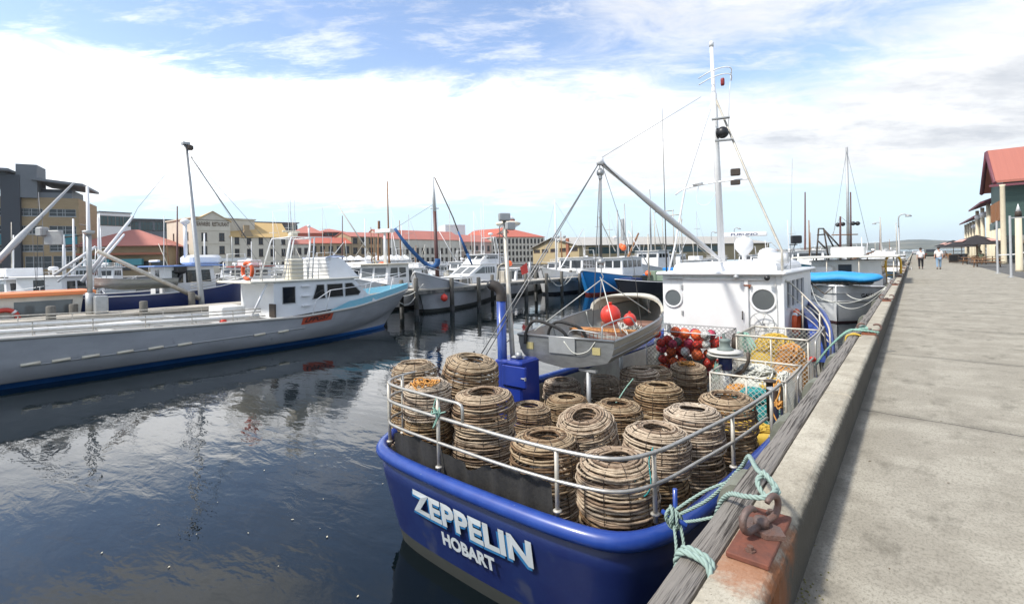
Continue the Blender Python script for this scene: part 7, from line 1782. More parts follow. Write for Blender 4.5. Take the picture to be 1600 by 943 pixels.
# small white, sandstone and red roofs
t, L, w1 = building('white_terrace', 'small pale terrace with red roof between yellow roof and sandstone', (452.5, 134), (484, 138), zat(468, 381, 136), 9, Cr2, [(1.2, 3.0, 2, 1.3), (4.4, 6.2, 3, 1.1)], roof='gable', rh=1.6, roofm=Rf)
building('sandstone_warehouse', 'sandstone warehouse with small curved parapet below red roofs', (484.5, 140), (549, 148), zat(515, 380, 144), 10, St, [(1.2, 3.0, 4, 1.4), (4.6, 6.8, 5, 1.4)], roof='gable', rh=1.8, roofm=Rf2)
t, L, w1 = building('sandstone_warehouse', 'three-storey dark sandstone warehouse beside the long cream terrace', (549.5, 150), (598, 158), zat(572, 370, 154), 11, St, [(1.2, 3.0, 3, 1.6), (4.4, 6.4, 4, 1.5), (7.6, 9.4, 4, 1.5)], roof='gable', rh=1.6, roofm=Rf)
building('red_roof_house', 'red hip roofed building rising behind the sandstone warehouses', (455, 168), (506, 172), zat(480, 364, 170), 14, Rf2, [(7.0, 8.0, 4, 1.6)], roof='hip', rh=zat(480, 352, 175) - zat(480, 364, 170), roofm=Rf)
building('red_roof_house', 'second red hip roofed building with clerestory windows behind', (500, 175), (541, 180), zat(520, 362, 177), 12, Rf2, [(zat(520, 362, 177) - 1.4, zat(520, 362, 177) - .3, 4, 2.2)], roof='hip', rh=1.5, roofm=Rf)
# long cream terrace
t, L, w1 = building('stone_terrace', 'long cream three-storey stone terrace with pink-red roof', (598.5, 160), (722, 186), zat(655, 374, 172), 12, Cr2, [(1.0, 3.0, 16, 1.2), (4.3, 6.4, 16, 1.1), (7.6, 9.4, 16, 1.1)], roof='gable', rh=zat(640, 362, 176) - zat(655, 374, 172) + .3, roofm=Rf)
f = MB(); f.box((L * .55, -.05, 7.0), (L * .28, .06, .6)); f.build('string_course', Cr2, t)
t, L, w1 = building('stone_terrace', 'red hipped corner roof at the left of the long terrace', (584, 172), (628, 178), zat(600, 372, 175), 14, Cr2, [(7.0, 8.2, 3, 1.2)], roof='hip', rh=zat(600, 361, 180) - zat(600, 372, 175) + .6, roofm=Rf)
f = MB(); q = at_d(592, 345, 176); f.box((q.x, q.y, q.z / 2), (.65, .65, q.z)); tag(f.build('chimney_stack', mat('stack_grey', (.13, .11, .10), .9)), 'tall square chimney behind the terrace roof', 'chimney')
building('white_tower_block', 'plain white windowless block above the terrace roofs', (697, 232), (728, 236), zat(712, 352, 234), 12, M_['white_paint'], [], roof='flat', roofm=M_['white_paint'], over=.05)
building('brown_roof_plant', 'long brown rooftop plant room above the terrace', (662, 210), (702, 214), zat(682, 372, 212), 8, mat('plant_brown', (.16, .08, .06), .8), [], roof='flat', roofm=MATS['plant_brown'])
building('pink_building', 'pale pink and cream classical building left of the arcaded warehouse', (722.5, 190), (768, 200), zat(740, 378, 195), 14, mat('pink_render', (.50, .34, .29), .9, col2=(.45, .38, .29), nscale=.2, sharp=(.45, .55), namt=1), [(1.2, 3.6, 5, 1.3), (5.2, 7.4, 5, 1.3)], roof='gable', rh=3.0, roofm=Rf)
# arcaded warehouse
t, L, w1 = building('arcaded_warehouse', 'big cream arcaded warehouse with rows of windows and red hipped roof', (769, 202), (850, 214), zat(805, 370, 208), 26, Cr2, [(.8, 2.3, 14, 1.5), (3.4, 5.0, 14, 1.5), (6.0, 7.4, 14, 1.5), (8.4, 10.3, 14, 1.3)], roof='hip', rh=zat(790, 357, 214) - zat(805, 370, 208) + .8, roofm=Rf2, over=.6)
f = MB()
for i in range(15): f.box((L * i / 14, -.12, 5.4), (.7, .3, 10.7))
f.build('pilaster', Cr2, t)
building('arcaded_warehouse_wing', 'red roofed wing running back at the left of the arcaded warehouse', (724, 214), (770, 204), zat(745, 372, 208), 16, Cr2, [], roof='gable', rh=4.0, roofm=Rf2)
# round white observation tower
q = at_d(795, 390, 300); t = thing('observation_tower', 'round white tower with flared top above the arcaded warehouse', 'tower', (q.x, q.y, 0)); k = 300 / 765
def TZ(py): return at_d(795, py, 300).z
f = MB(); f.lathe([(4.2, 0), (4.0, TZ(363)), (4.0, TZ(356)), (6.8, TZ(352))], (0, 0, 0), 20); f.build('shaft', M_['white_paint'], t)
f = MB(); f.lathe([(6.8, TZ(352)), (7.6, TZ(350)), (7.6, TZ(348)), (5.0, TZ(346)), (4.2, TZ(346))], (0, 0, 0), 20); f.build('gallery', M_['cream_paint'], t)
f = MB(); f.lathe([(4.2, TZ(346)), (4.2, TZ(343))], (0, 0, 0), 20); f.build('glazing_band', Rf, t)
f = MB(); f.lathe([(4.4, TZ(343)), (3.4, TZ(340)), (2.6, TZ(338)), (1.0, TZ(336)), (.01, TZ(335))], (0, 0, 0), 20); f.build('cap', M_['white_paint'], t)
# yellow waterfront shed
t, L, w1 = building('waterfront_shed', 'yellow ochre waterfront shed with wide shallow gable and glazing', (833, 160), (905, 132), zat(833, 388, 160), 70, mat('shed_yellow', (.44, .35, .20), .85, col2=(.36, .28, .16), nscale=.4), [(3.6, zat(833, 388, 160) - .5, 5, 4.6)], roof='gable_front', rh=zat(880, 371, 146) - zat(833, 388, 160), roofm=mat('shed_roof', (.42, .40, .36), .8, col2=(.34, .32, .29), nscale=.3), over=.8)
x_ = L * .80; f = MB(); f.box((x_, -.2, 3.6), (1.5, .3, 7.2)); f.build('gable_post', MATS['brick_band'], t)
f = MB(); zt9 = zat(833, 388, 160); f.box((L + .02, 26, zt9 - 1.5), (.1, 46, 1.8)); f.build('side_glazing', Gl, t)
building('long_shed', 'long low grey-roofed shed beyond the yellow one', (985, 168), (1100, 240), 5.2, 20, MATS['shed_yellow'], [], roof='gable', rh=2.2, roofm=MATS['shed_roof'])
# wharf wall with dark piles in front of the sheds
t = thing('wharf_fence', 'concrete wharf edge with dark fender timbers below the ochre shed', 'wharf edge'); a = Vector((*wp(770, 108), 0)); b = Vector((*wp(990, 122), 0)); L = (b - a).length; ang = math.atan2((b - a).y, (b - a).x); t.location = a; t.rotation_euler = (0, 0, ang)
f = MB(); f.box((L / 2, 2, -.4), (L, 4, .9)); f.build('concrete_edge', M_['pier_deck'], t)
f = MB()
for i in range(42): f.box((L * i / 41, -.1, -1.6), (.4, .4, 2.4))
f.build('fender_timber', M_['pile_wet'], t)
# market umbrellas on the far waterfront
def parasol_mesh(r_, h_, m, root, edge=.18, n=4):
    f = MB(); f.lathe([(r_, h_), (r_ * .5, h_ + r_ * .28), (.02, h_ + r_ * .5)], (0, 0, 0), n, sm=False); f.lathe([(r_, h_ - edge), (r_, h_)], (0, 0, 0), n, cap=False, sm=False); return f.build('canopy', m, root)
pr = thing('market_umbrella', 'white square market umbrella on the far waterfront', 'umbrella', (0, 0, 0), 0, 'white market umbrellas before the terraces')
parasol_mesh(2.2, 2.4, M_['white_paint'], pr); f = MB(); f.cyl((0, 0, 0), (0, 0, 3), .05, n=6); f.build('pole', M_['galv'], pr)
um = [(548, 118), (560, 119), (576, 120), (601, 122), (611, 123), (621, 124), (632, 126), (575, 130), (536, 116), (590, 126)]
for i, (px, d) in enumerate(um):
    x, y = wp(px, d)
    if i == 0: pr.location = (x, y, 0)
    else: dup(pr, (x, y, 0), rnd.uniform(0, 1))
um_objs = sorted([o for o in COL.objects if o.name.startswith('market_umbrella')], key=lambda o: (o.location - EYE).dot(RV) / (o.location - EYE).dot(FV))
for i, o in enumerate(um_objs): o['label'] = 'white market umbrella on the far waterfront, %s from the left' % ordn[i]
# parked cars and vans on the far waterfront (tiny)
def car(name, label, loc, rz, m, sc=1.0, suv=False, group=None):
    t = thing(name, label, 'car', loc, rz, group); h_ = .25 if suv else 0
    f = MB(); prof = [(-2.2, .35), (-2.25, .75), (-2.15, 1.0 + h_ * .6), (-1.55, 1.08 + h_ * .6), (-1.3 if suv else -.95, 1.5 + h_), (.5, 1.52 + h_), (1.15, 1.08 + h_ * .5), (2.1, .92 + h_ * .4), (2.25, .6), (2.2, .35)]
    if suv: prof[2] = (-2.2, 1.1); prof[3] = (-2.1, 1.2); prof[4] = (-1.85, 1.72)
    def fn(u, v, k): return Vector((k * (1 - .10 * max(0, v - 1.0)), u, v))
    f.prism(prof, fn, -.86, .86); b_ = f.build('body', m, t)
    f = MB()
    for s in (-1, 1): f.prism([(prof[4][0] + .12, 1.12 + h_ * .5), (.95, 1.12 + h_ * .5), (.45, 1.43 + h_), (prof[4][0] + .15, 1.43 + h_)], lambda u, v, k: Vector((s * k * (1 - .10 * max(0, v - 1.0)), u, v)), .862, .872)
    f.build('side_window', M_['window_glass'], t)
    f = MB(); y0 = prof[3][0]; y1 = prof[4][0]; f.quad((-.68, y0 - .012, 1.14 + h_ * .4), (.68, y0 - .012, 1.14 + h_ * .4), (.62, y1 - .012, 1.46 + h_), (-.62, y1 - .012, 1.46 + h_)); f.build('rear_window', M_['window_glass'], t)
    for x in (-.78, .78):
        for y in (-1.4, 1.4):
            f = MB(); f.lathe([(.2, -.1), (.33, -.1), (.33, .1), (.2, .1)], (x, y, .33), 16, M=Matrix.Rotation(R(90), 3, 'Y')); w_ = f.build('wheel', M_['black_rubber'], t)
    for x in (-.66, .66): f = MB(); f.box((x, -2.235, .86), (.28, .05, .16)); f.build('tail_light', MATS['nav_red'], t)
    f = MB(); f.box((0, -2.27, .5), (1.6, .08, .2)); f.build('bumper', M_['black_plastic'], t)
    return t
cm = [hcol('car_silver', (.45, .46, .47)), M_['white_paint'], hcol('car_dark', (.05, .06, .07)), M_['old_white_paint']]
for i, px in enumerate((440, 455, 470, 487, 502, 520, 560, 583, 607, 640, 664, 690, 712)):
    x, y = wp(px, 112 + (px - 440) * .05 + 3 * (i % 2)); car('parked_car', ['silver', 'white', 'dark', 'off-white'][i % 4] + ' car parked on the far waterfront, %s such from the left' % ordn[i // 4], (x, y, 0), YAW + R(60 + 30 * (i % 3)), cm[i % 4], group='cars parked along the far waterfront')

# ------------------------------------------------------------------ quay side building with red roof
GreenB = mat('green_board', (.075, .13, .115), .6, col2=(.055, .10, .09), nscale=2, stretch=(.2, .2, 1))
def board_bump(m, period=.18):
    n = m.node_tree.nodes; L = m.node_tree.links; g = n.new('ShaderNodeNewGeometry'); s = n.new('ShaderNodeSeparateXYZ'); L.new(g.outputs['Position'], s.inputs[0])
    a = n.new('ShaderNodeMath'); a.operation = 'DIVIDE'; a.inputs[1].default_value = period; L.new(s.outputs[2], a.inputs[0]); b = n.new('ShaderNodeMath'); b.operation = 'FRACT'; L.new(a.outputs[0], b.inputs[0])
    bn = n.new('ShaderNodeBump'); bn.inputs['Strength'].default_value = 1; bn.inputs['Distance'].default_value = .05; L.new(b.outputs[0], bn.inputs['Height']); L.new(bn.outputs[0], n['Principled BSDF'].inputs['Normal'])
board_bump(GreenB)
PaleG = mat('pale_green_board', (.20, .27, .25), .6); board_bump(PaleG)
RedI = mat('corrugated_red', (.40, .14, .10), .7, col2=(.32, .11, .08), nscale=.8, bump=.5, bscale=2, stretch=(6, .1, .1))
Col = mat('column_cream', (.66, .58, .42), .7, col2=(.56, .48, .34), nscale=2)
BX = 7.7
bl_ = thing('quay_restaurant', 'two-storey green weatherboard restaurant with steep red gabled roof on the quay', 'building', (BX, 0, 0))
y0, y1 = 75.8, 86.8; ze, zg = 9.5, 13.0
f = MB(); f.add([(0, y0, 4.6), (0, y1, 4.6), (0, y1, ze), (0, (y0 + y1) / 2, zg), (0, y0, ze)], [(0, 1, 2, 3, 4)]); f.quad((0, y0, 3.0), (25, y0, 3.0), (25, y0, ze), (0, y0, ze)); f.quad((2.5, y0 + 1, 0), (2.5, y1, 0), (2.5, y1, 4.6), (2.5, y0 + 1, 4.6)); f.quad((2.5, y0 + 1, 0), (25, y0 + 1, 0), (25, y0 + 1, 4.6), (2.5, y0 + 1, 4.6)); f.quad((0, y0, 4.6), (2.6, y0, 4.6), (2.6, y1, 4.6), (0, y1, 4.6))
w1 = f.build('wall', GreenB, bl_)
f = MB()
for s in (0, 1):
    ya_, yb_ = (y0 - 1.2, (y0 + y1) / 2) if s == 0 else (y1 + 1.2, (y0 + y1) / 2); zl = ze - 1.2 * (zg - ze) / 5.5
    f.add([(-.7, ya_, zl), (26, ya_, zl), (26, yb_, zg + .05), (-.7, yb_, zg + .05), (-.7, ya_, zl + .25), (26, ya_, zl + .25), (26, yb_, zg + .3), (-.7, yb_, zg + .3)], [(0, 1, 2, 3), (4, 5, 6, 7), (0, 1, 5, 4), (3, 0, 4, 7)])
f.build('roof', RedI, bl_)
f = MB()
for s in (0, 1):
    ya_ = y0 - 1.25 if s == 0 else y1 + 1.25; zl = ze - 1.25 * (zg - ze) / 5.5
    f.tube([(-.76, ya_, zl), (-.76, (y0 + y1) / 2, zg + .1)], .22, 4)
f.build('barge_board', mat('maroon_trim', (.16, .045, .06), .6), bl_)
f = MB(); f.box((12, y0 - 1.2, ze - 1.05), (26.4, .2, .25)); f.build('gutter', MATS['maroon_trim'], bl_)
f = MB(); f.box((-.08, 78.4, 5.9), (.12, 3.8, 2.2)); f.box((-.08, 83.2, 5.9), (.12, 4.4, 2.2)); wn = f.build('timber_window', mat('timber_screen', (.34, .15, .07), .6, col2=(.2, .08, .04), nscale=3, stretch=(1, 6, .3)), bl_)
f = MB()
for k in range(8): f.box((-.17, 76.9 + k * 1.2, 5.9), (.06, .10, 2.2))
f.build('mullion', M_['brown_wood'], wn)
f = MB(); f.box((-.1, 81.3, 4.1), (.2, 10.6, 1.2)); sg = f.build('sign_band', PaleG, bl_)
f = MB(); lettering(f, 'MURES', lambda u, v: Vector((-.22, 82.5 - 3.4 * u, 3.85 + .5 * v)), .01); f.build('lettering', mat('letter_greygreen', (.07, .09, .09), .7), sg, fix=False)
f = MB(); f.quad((2.4, y0 + 1.2, .3), (2.4, y1, .3), (2.4, y1, 3.4), (2.4, y0 + 1.2, 3.4)); f.build('shop_glazing', Gl, bl_)
f = MB(); f.box((13, y0 - .03, 3.55), (18, .10, .9)); s2 = f.build('cream_sign', M_['cream_paint'], bl_)
f = MB(); f.lathe([(.001, 0), (.55, 0), (.55, .05), (.001, .05)], (6.0, y0 - .09, 3.55), 20, M=Matrix.Rotation(R(90), 3, 'X') @ Matrix.Scale(.65, 3, Vector((0, 1, 0)))); f.build('oval_sign', M_['black_plastic'], s2)
f = MB()
for (x, y) in [(-.5, 71.5)]: f.lathe([(.27, 0), (.23, .3), (.20, ze - 1.5), (.26, ze - 1.3)], (x, y, 0), 16)
f.build('column', Col, bl_)
for y in (76.2, 79, 82, 85): f = MB(); f.lathe([(.30, 0), (.26, .3), (.24, 3.8)], (-.2, y, 0), 14); f.build('column', Col, bl_)
f = MB()
for k in range(4): f.box((1.4 + .4 * k, 71.2, .10 + .2 * k), (1.6 + .3, 3.0, .2))
f.build('entrance_step', M_['pier_deck'], bl_)
f = MB(); f.tube([(-1.2, 69, .95), (.3, 69, 1.0), (2.6, 69, 2.0), (4, 69, 2.0)], .06, 6); f.cyl((-1.2, 69, 0), (-1.2, 69, .95), .05); f.cyl((2.6, 69, 0), (2.6, 69, 2), .05); f.build('handrail', M_['white_paint'], bl_)
# verandah wings beyond
def wing(label, x, ya_, yb_, zc, n, out=2.2):
    t = thing('verandah_wing', label, 'building', (x, 0, 0)); f = MB(); f.box((6, (ya_ + yb_) / 2, zc / 2), (6, yb_ - ya_, zc)); f.build('wall', GreenB, t)
    f = MB(); f.add([(-out, ya_ - 1, zc - .3), (-out, yb_ + 1, zc - .3), (4, yb_ + 1, zc + 2.2), (4, ya_ - 1, zc + 2.2), (-out, ya_ - 1, zc - .05), (-out, yb_ + 1, zc - .05), (4, yb_ + 1, zc + 2.45), (4, ya_ - 1, zc + 2.45)], [(0, 1, 2, 3), (4, 5, 6, 7), (0, 1, 5, 4), (1, 2, 6, 5), (3, 0, 4, 7)]); f.build('roof', MATS['maroon_trim'], t)
    for i in range(n):
        y = ya_ + .5 + (yb_ - ya_ - 1) * i / (n - 1); f = MB(); f.lathe([(.28, 0), (.25, .3), (.22, zc - .3)], (-out + .9, y, 0), 14); f.build('column', Col, t)
        if i in (1, 2): f = MB(); f.ball((-out + .9, y - 1.2, zc - 1.4), .42, 12); f.build('globe_lamp', M_['white_paint'], t)
    return t
wing('nearer verandah wing with tall cream columns and maroon roof edge', 9.0, 89.5, 105, 7.8, 3)
wing('farther verandah wing with cream columns and dark red eaves', 9.6, 108, 137, 6.9, 6)
# bollard column, sign poles
q = at_z(1593, 424, 0); t = thing('marker_column', 'cream round column with white pointed cap beside the restaurant corner', 'column', (q.x, q.y, 0)); zt = at_d(1590, 330, q.dot(FV)).z
f = MB(); f.lathe([(.24, 0), (.20, .15), (.17, zt - .4)], (0, 0, 0), 18); f.build('shaft', Col, t); f = MB(); f.lathe([(.18, zt - .4), (.18, zt - .1), (.16, zt), (.001, zt)], (0, 0, 0), 18); f.build('dark_collar', M_['dark_steel'], t); f = MB(); f.lathe([(.14, zt), (.001, zt + .55)], (0, 0, 0), 14); f.build('cap', M_['white_paint'], t)
for px, py, pt, lab in [(1580, 433, 337, 'taller galvanised sign pole at the edge of the promenade'), (1559, 427, 345, 'galvanised pole left of the taller one by the picnic tables')]:
    q = at_z(px, py, 0); zt = at_d(px, pt, (q - EYE).dot(FV)).z; t = thing('sign_pole', lab, 'pole', (q.x, q.y, 0)); f = MB(); f.lathe([(.16, 0), (.13, .03), (.055, .04), (.055, zt)], (0, 0, 0), 10); f.build('pole', M_['galv'], t)
    if px == 1580: f = MB(); f.box((.45, 0, zt - .12), (.9, .05, .06)); f.build('sign_arm', M_['galv'], t)
# steel kerb rail by the right edge
f = MB(); f.tube([(6.0, 44, .9), (6.0, 50, .9)], .03, 6)
for y in (44, 47, 50): f.cyl((6.0, y, 0), (6.0, y, .9), .03)
tag(f.build('hand_rail', M_['galv']), 'low steel handrail behind the sign poles', 'rail')
# picnic tables and parasols
tw = mat('picnic_wood', (.30, .165, .085), .7, col2=(.22, .11, .055), nscale=5, stretch=(1, 6, 1))
pt = thing('picnic_table', 'brown timber picnic table with benches nearest the sign poles', 'picnic table', (0, 0, 0), 0, 'picnic tables outside the restaurant')
f = MB()
for k in range(5): f.box((-.30 + .15 * k, 0, .74), (.135, 2.0, .04))
f.build('tabletop', tw, pt)
for s in (-1, 1):
    f = MB()
    for k in range(2): f.box((s * (.66 + .15 * k), 0, .45), (.135, 2.0, .04))
    f.build('bench', tw, pt)
for y in (-.75, .75):
    f = MB(); f.box((0, y, .40), (1.6, .045, .09)); f.box((0, y, .70), (.75, .045, .08)); f.tube([(-.28, y + .03, .70), (-.62, y + .03, 0)], .04, 4); f.tube([(.28, y + .03, .70), (.62, y + .03, 0)], .04, 4); f.build('trestle', tw, pt)
tl = [(1543, 417, 'brown timber picnic table with benches nearest the sign poles'), (1523, 413, 'picnic table behind the nearest one, under the big black umbrella'), (1537, 411, 'picnic table where the seated person in green sits'), (1512, 408, 'picnic table at the far end of the group by the cafe chairs')]
tpos = []
for i, (px, py, lab) in enumerate(tl):
    q = at_z(px, py, 0); tpos.append(q)
    if i == 0: pt.location = (q.x, q.y, 0); pt.rotation_euler = (0, 0, R(75))
    else: dup(pt, (q.x, q.y, 0), R([0, 70, 85, 60][i]), lab)
blackc = mat('parasol_black', (.025, .022, .022), .7)
def parasol(label, px, pyb, pyt, r_):
    q = at_z(px, pyb, 0); d = (q - EYE).dot(FV); zt = at_d(px, pyt, d).z; t = thing('cafe_umbrella', label, 'umbrella', (q.x, q.y, 0), R(20), 'black cafe umbrellas')
    hh = zt - r_ * .36
    f = MB(); f.lathe([(r_, hh), (r_ * .55, hh + r_ * .17), (.03, hh + r_ * .36)], (0, 0, 0), 8, sm=False); f.lathe([(r_ * .98, hh - .02), (r_ * .5, hh + r_ * .14), (.03, hh + r_ * .3)], (0, 0, 0), 8, sm=False); c_ = f.build('canopy', blackc, t)
    for a in (200, 290):
        f = MB(); a0, a1 = R(a - 14), R(a + 14); f.quad((r_ * .75 * math.cos(a0), r_ * .75 * math.sin(a0), hh + r_ * .118), (r_ * .75 * math.cos(a1), r_ * .75 * math.sin(a1), hh + r_ * .118), (r_ * .5 * math.cos(a1), r_ * .5 * math.sin(a1), hh + r_ * .215), (r_ * .5 * math.cos(a0), r_ * .5 * math.sin(a0), hh + r_ * .215)); f.build('pale_panel', mat('panel_pink', (.55, .32, .27), .7), c_)
    f = MB(); f.cyl((0, 0, 0), (0, 0, hh + r_ * .33), .05, n=8); f.build('pole', M_['brown_wood'], t); f = MB(); f.lathe([(.4, 0), (.4, .08), (.08, .12)], (0, 0, 0), 12); f.build('base', M_['dark_steel'], t)
parasol('large black cafe umbrella over the picnic tables, nearest of three', 1527, 411, 367, 3.0)
parasol('black cafe umbrella behind the nearest large one', 1503, 405, 374, 3.3)
parasol('small far black cafe umbrella at the end of the cafe', 1490, 402, 375, 3.2)
f = MB(); q = at_z(1490, 410, 0); f.box((q.x, q.y, .5), (.9, .12, 1.0), R(10)); f.box((q.x, q.y - .07, .55), (.75, .02, .7), R(10), mi=1); tag(f.build('sandwich_board', [M_['dark_steel'], M_['black_plastic']]), 'black sandwich board standing before the cafe tables', 'sign board')
f = MB(); q = at_z(1500, 409, 0); f.bbox((q.x, q.y, .35), (1.4, 1.0, .7), .05); f.bbox((q.x, q.y, .9), (1.5, .5, .3), .1); tag(f.build('cafe_bin', M_['black_plastic']), 'dark cafe counter bin beside the sandwich board', 'bin')
chp = thing('cafe_chair', 'brown cafe chair standing nearest the promenade before the verandah', 'chair', (0, 0, 0), 0, 'cafe chairs by the verandah')
f = MB(); f.box((0, 0, .45), (.45, .45, .04)); f.build('seat', tw, chp); f = MB(); f.box((0, .21, .72), (.45, .04, .45)); f.build('backrest', tw, chp)
for x in (-.2, .2):
    for y in (-.2, .2): f = MB(); f.box((x, y, .21), (.04, .04, .43)); f.build('leg', tw, chp)
for i, (px, py) in enumerate([(1484, 406), (1481, 404), (1478, 402.5), (1487, 404)]):
    q = at_z(px, py, 0)
    if i == 0: chp.location = (q.x, q.y, 0)
    else: dup(chp, (q.x, q.y, 0), i * .7, 'brown cafe chair before the verandah, %s in its row from the promenade' % ordn[i])
# vehicles at the end of the quay
q = at_z(1453, 403.5, 0); car('parked_car', 'dark green four-wheel drive parked at the end of the promenade', (q.x, q.y, 0), R(2), hcol('car_green', (.06, .075, .06)), suv=True)
q = at_z(1431, 399, 0); car('parked_car', 'silver car parked beyond the two walkers on the left', (q.x, q.y + 20, 0), 0, cm[0])
# lamp posts
def lamp(label, px, pyt, d, side=1):
    q = at_d(px, hor(px), d); zt = at_d(px, pyt, d).z; t = thing('street_lamp', label, 'street lamp', (q.x, q.y, 0)); f = MB()
    f.tube([(0, 0, WZ - .5), (0, 0, 0), (0, 0, zt * .75)], [.11, .09, .07], 8); f.tube(smoothline([(0, 0, zt * .75), (0, 0, zt - .45), (side * .12, -.0, zt - .12), (side * .45, 0, zt), (side * .8, 0, zt - .12)], 4), .06, 8); f.build('post', M_['galv'], t)
    f = MB(); f.lathe([(.05, .12), (.22, .05), (.30, -.08), (.26, -.12), (.001, -.14)], (side * .82, 0, zt - .16), 12); f.build('lamp_shade', M_['galv'], t)
lamp('tall grey lamp post with curved head by the yellow ladder rail', 1405, 335, 52); lamp('farther grey lamp post among the boat masts', 1377, 347, 78, -1)
q = at_d(1112, 362, 80); lamp('curved lamp post right of the white mast foot', 1148, 356, 85); lamp('small lamp post left of the white mast', 1112, 362, 95)
# yellow ladder hoops
yl = mat('safety_yellow', (.72, .42, .03), .5, col2=(.6, .33, .02), nscale=6); t = thing('ladder_rail', 'bright yellow hooped ladder handrail at the kerb by the lamp post', 'ladder rail', (-.75, 36.5, 0)); f = MB()
for x in (-.55, .15): f.tube(smoothline([(-.55, x, -.4), (-.55, x, .95), (-.48, x, 1.22), (-.2, x, 1.36), (.08, x, 1.22), (.15, x, .95), (.15, x, .3)], 4), .055, 8)
f.build('hoop', yl, t); f = MB()
for z in (-.3, .2, .7): f = MB(); f.tube([(-.55, .3, z), (.15, .3, z)], .04, 6); f.build('rung', yl, t)

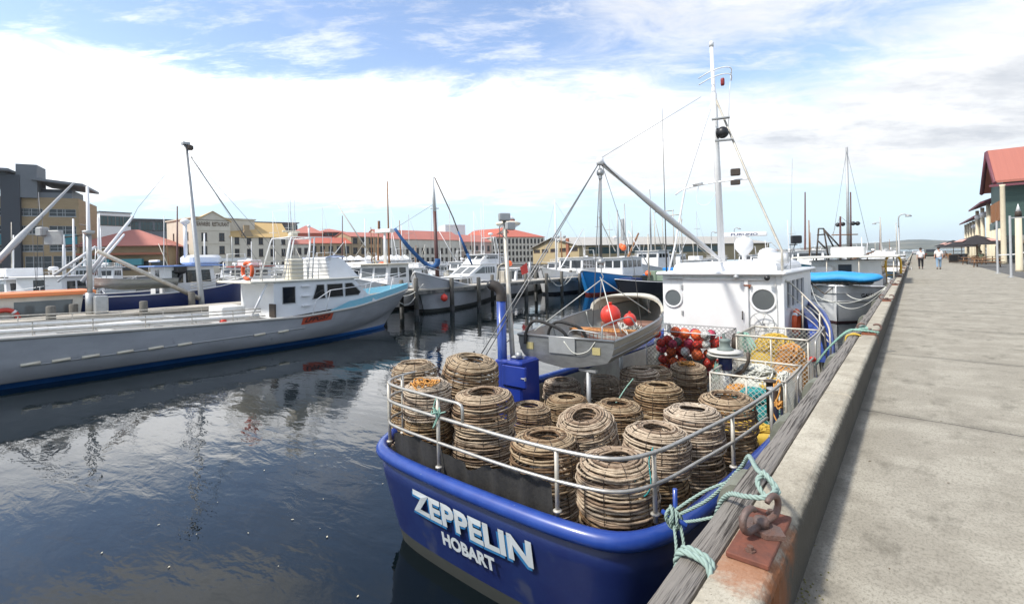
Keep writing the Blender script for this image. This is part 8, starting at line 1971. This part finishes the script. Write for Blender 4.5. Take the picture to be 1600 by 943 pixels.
# ------------------------------------------------------------------ people
def skin_body(name, joints, edges, m, root):
    me = bpy.data.meshes.new(name); me.from_pydata([j[:3] for j in joints], edges, []); o = bpy.data.objects.new(name, me); COL.objects.link(o)
    o.modifiers.new('s', 'SKIN'); o.modifiers.new('u', 'SUBSURF').levels = 1; o.modifiers['u'].render_levels = 1
    for v, j in zip(me.skin_vertices[0].data, joints): v.radius = (j[3], j[4] if len(j) > 4 else j[3])
    me.skin_vertices[0].data[0].use_root = True
    bpy.context.view_layer.update()
    dg_ = bpy.context.evaluated_depsgraph_get(); m2 = bpy.data.meshes.new_from_object(o.evaluated_get(dg_)); bpy.data.objects.remove(o)
    for p_ in m2.polygons: p_.use_smooth = True
    m2.materials.clear(); m2.materials.append(m); m2.name = name
    o = bpy.data.objects.new(name, m2); COL.objects.link(o); o.parent = root; return o
def person(label, loc, rz, shirt, trousers, hair, H=1.76, stride=.22, seated=False):
    t = thing('person', label, 'person', loc, rz); k = H / 1.76; t.scale = (k, k, k)
    # body, whole figure in skin
    if not seated:
        J = [(0, 0, .95, .125, .10), (0, .01, 1.15, .125, .09), (0, .0, 1.38, .15, .10), (0, .0, 1.50, .06, .055), (0, .01, 1.56, .05, .05),
             (.18, 0, 1.42, .055), (.235, -.03, 1.14, .042), (.245, .04, .90, .033), (-.18, 0, 1.42, .055), (-.235, .03, 1.14, .042), (-.245, -.02, .90, .033),
             (.095, stride * .1, .88, .088), (.10, stride * .55, .50, .058), (.10, stride * .75, .10, .04), (.10, stride * .75 + .13, .045, .034),
             (-.095, -stride * .1, .88, .088), (-.10, -stride * .3, .50, .058), (-.10, -stride * .95, .12, .04), (-.10, -stride * .95 + .13, .05, .034)]
    else:
        J = [(0, 0, .55, .14, .11), (0, .06, .78, .13, .10), (0, .16, 1.0, .15, .10), (0, .22, 1.12, .06, .055), (0, .26, 1.17, .05, .05),
             (.18, .18, 1.04, .055), (.25, .36, .85, .042), (.15, .55, .80, .033), (-.18, .18, 1.04, .055), (-.25, .36, .85, .042), (-.15, .55, .80, .033),
             (.10, .08, .52, .09), (.11, .48, .50, .062), (.11, .50, .10, .042), (.11, .64, .045, .034), (-.10, .08, .52, .09), (-.11, .48, .50, .062), (-.11, .50, .10, .042), (-.11, .64, .045, .034)]
    E = [(0, 1), (1, 2), (2, 3), (3, 4), (2, 5), (5, 6), (6, 7), (2, 8), (8, 9), (9, 10), (0, 11), (11, 12), (12, 13), (13, 14), (0, 15), (15, 16), (16, 17), (17, 18)]
    body = skin_body('body', J, E, M_['skin'], t)
    def sub(idx, grow, m, nm, trim=None):
        js = []; mp = {}
        for i in idx: mp[i] = len(js); j = J[i]; js.append(tuple(j[:3]) + tuple(r_ + grow for r_ in (j[3:] if len(j) > 4 else (j[3], j[3]))))
        if trim:
            for i, fct in trim.items():
                a = Vector(J[fct[0]][:3]); b = Vector(J[i][:3]); c_ = a.lerp(b, fct[1]); js[mp[i]] = (c_.x, c_.y, c_.z) + js[mp[i]][3:]
        return skin_body(nm, js, [(mp[a], mp[b]) for a, b in E if a in mp and b in mp], m, t)
    sub([0, 11, 12, 13, 15, 16, 17], .024, trousers, 'trousers', {13: (12, .93), 17: (16, .93)})
    J0 = list(J); dz_ = Vector(J[1][:3]) - Vector(J[0][:3]); b0 = Vector(J[0][:3]) - dz_ * .22; J[0] = (b0.x, b0.y, b0.z, .15, .12); J[3] = tuple(Vector(J[2][:3]).lerp(Vector(J[3][:3]), .72)) + (.055, .05)
    sub([0, 1, 2, 3, 5, 6, 8, 9], .032, shirt, 'shirt', {6: (5, .85), 9: (8, .85)}); J = J0
    hc = Vector(J[4][:3]) + Vector((0, .01, .115)); f = MB(); f.ball(hc, .098, 14, sz=1.22); f.ball(hc + Vector((0, .10, -.01)), .018, 6); f.ball(hc + Vector((.097, 0, 0)), .022, 6); f.ball(hc + Vector((-.097, 0, 0)), .022, 6); f.build('head', M_['skin'], t)
    f = MB(); f.ball(hc + Vector((0, -.014, .030)), .100, 14, sz=1.12); f.build('hair', hair, t)
    for i in ((14, 18)):
        j = J[i]; a = J[i - 1]; f = MB(); f.bbox((a[0], a[1] + .07, a[2] - .055), (.095, .27, .09), .025); f.build('shoe', M_['black_rubber'], t)
    for i in (7, 10):
        j = J[i]; f = MB(); c_ = Vector(j[:3]) + Vector((0, .01, -.05)); f.ball(c_, .032, 8, sz=1.5)
        for q_ in range(4): f.tube([c_ + Vector((0, -.024 + q_ * .016, -.03)), c_ + Vector((-.006, -.022 + q_ * .016, -.075)), c_ + Vector((-.016, -.020 + q_ * .015, -.10 + .006 * abs(q_ - 1.5)))], .0085, 5)
        f.tube([c_ + Vector((0, .03, .0)), c_ + Vector((-.01, .05, -.03)), c_ + Vector((-.012, .05, -.055))], .0095, 5); f.build('hand', M_['skin'], t)
    return t
shirt_w = mat('shirt_white', (.74, .74, .78), .8); shirt_p = mat('shirt_pinkwhite', (.76, .72, .70), .8); jeans = mat('jeans', (.20, .30, .42), .9, col2=(.28, .38, .48), nscale=5); blackt = mat('trousers_black', (.018, .018, .022), .8)
q = at_z(1439, 420, 0); person('man in white shirt and black trousers walking away along the promenade', (q.x, q.y, 0), R(-2), shirt_w, blackt, M_['hair_dark'], 1.80, .16)
q = at_z(1467, 420.5, 0); person('man in white t-shirt and pale blue jeans walking away along the promenade', (q.x, q.y, 0), R(2), shirt_p, jeans, M_['hair_dark'], 1.84, .2)
q = tpos[2]; person('person in pale green shirt seated at a picnic table', (q.x - .25, q.y - .68, 0), R(-5), mat('shirt_green', (.42, .46, .28), .8), blackt, M_['hair_dark'], 1.75, 0, True)
q = at_z(1480, 403, 0); person('distant person in dark clothes seated among the cafe chairs', (q.x, q.y, 0), R(80), mat('shirt_dark', (.05, .05, .07), .8), blackt, M_['hair_dark'], 1.7, 0, True)
for px, py, d, c_, lab in [(905, 416, 56, 'shirt_white', 'person in a pale top standing behind the blue trawler bow'), (912, 416, 57, 'shirt_dark', 'person in dark clothes standing near the blue trawler bow')]:
    q = at_d(px, hor(px), d); t_ = person(lab, (q.x, q.y, -.05), R(40), MATS[c_], blackt, M_['hair_dark'], 1.75, .1)
f = MB(); a = at_d(880, 428, 54); b = at_d(930, 432, 60); f.box(((a.x + b.x) / 2, (a.y + b.y) / 2, -.13), ((b - a).length, 3.0, .16), math.atan2((b - a).y, (b - a).x))
tag(f.build('floating_stage', M_['pier_deck']), 'small landing stage behind the pier end where two people stand', 'landing stage')

# the air over the water
f = MB(); f.box((0, 2400, 60), (9000, 5800, 128)); hm_ = bpy.data.materials.new('haze_air'); hm_.use_nodes = True; n = hm_.node_tree.nodes; n.clear()
o_ = n.new('ShaderNodeOutputMaterial'); v_ = n.new('ShaderNodeVolumePrincipled'); v_.inputs['Density'].default_value = 1.2e-4; v_.inputs['Color'].default_value = (.86, .92, 1, 1); v_.inputs['Anisotropy'].default_value = .3
hm_.node_tree.links.new(v_.outputs[0], o_.inputs['Volume']); tag(f.build('haze', hm_), kind='stuff')
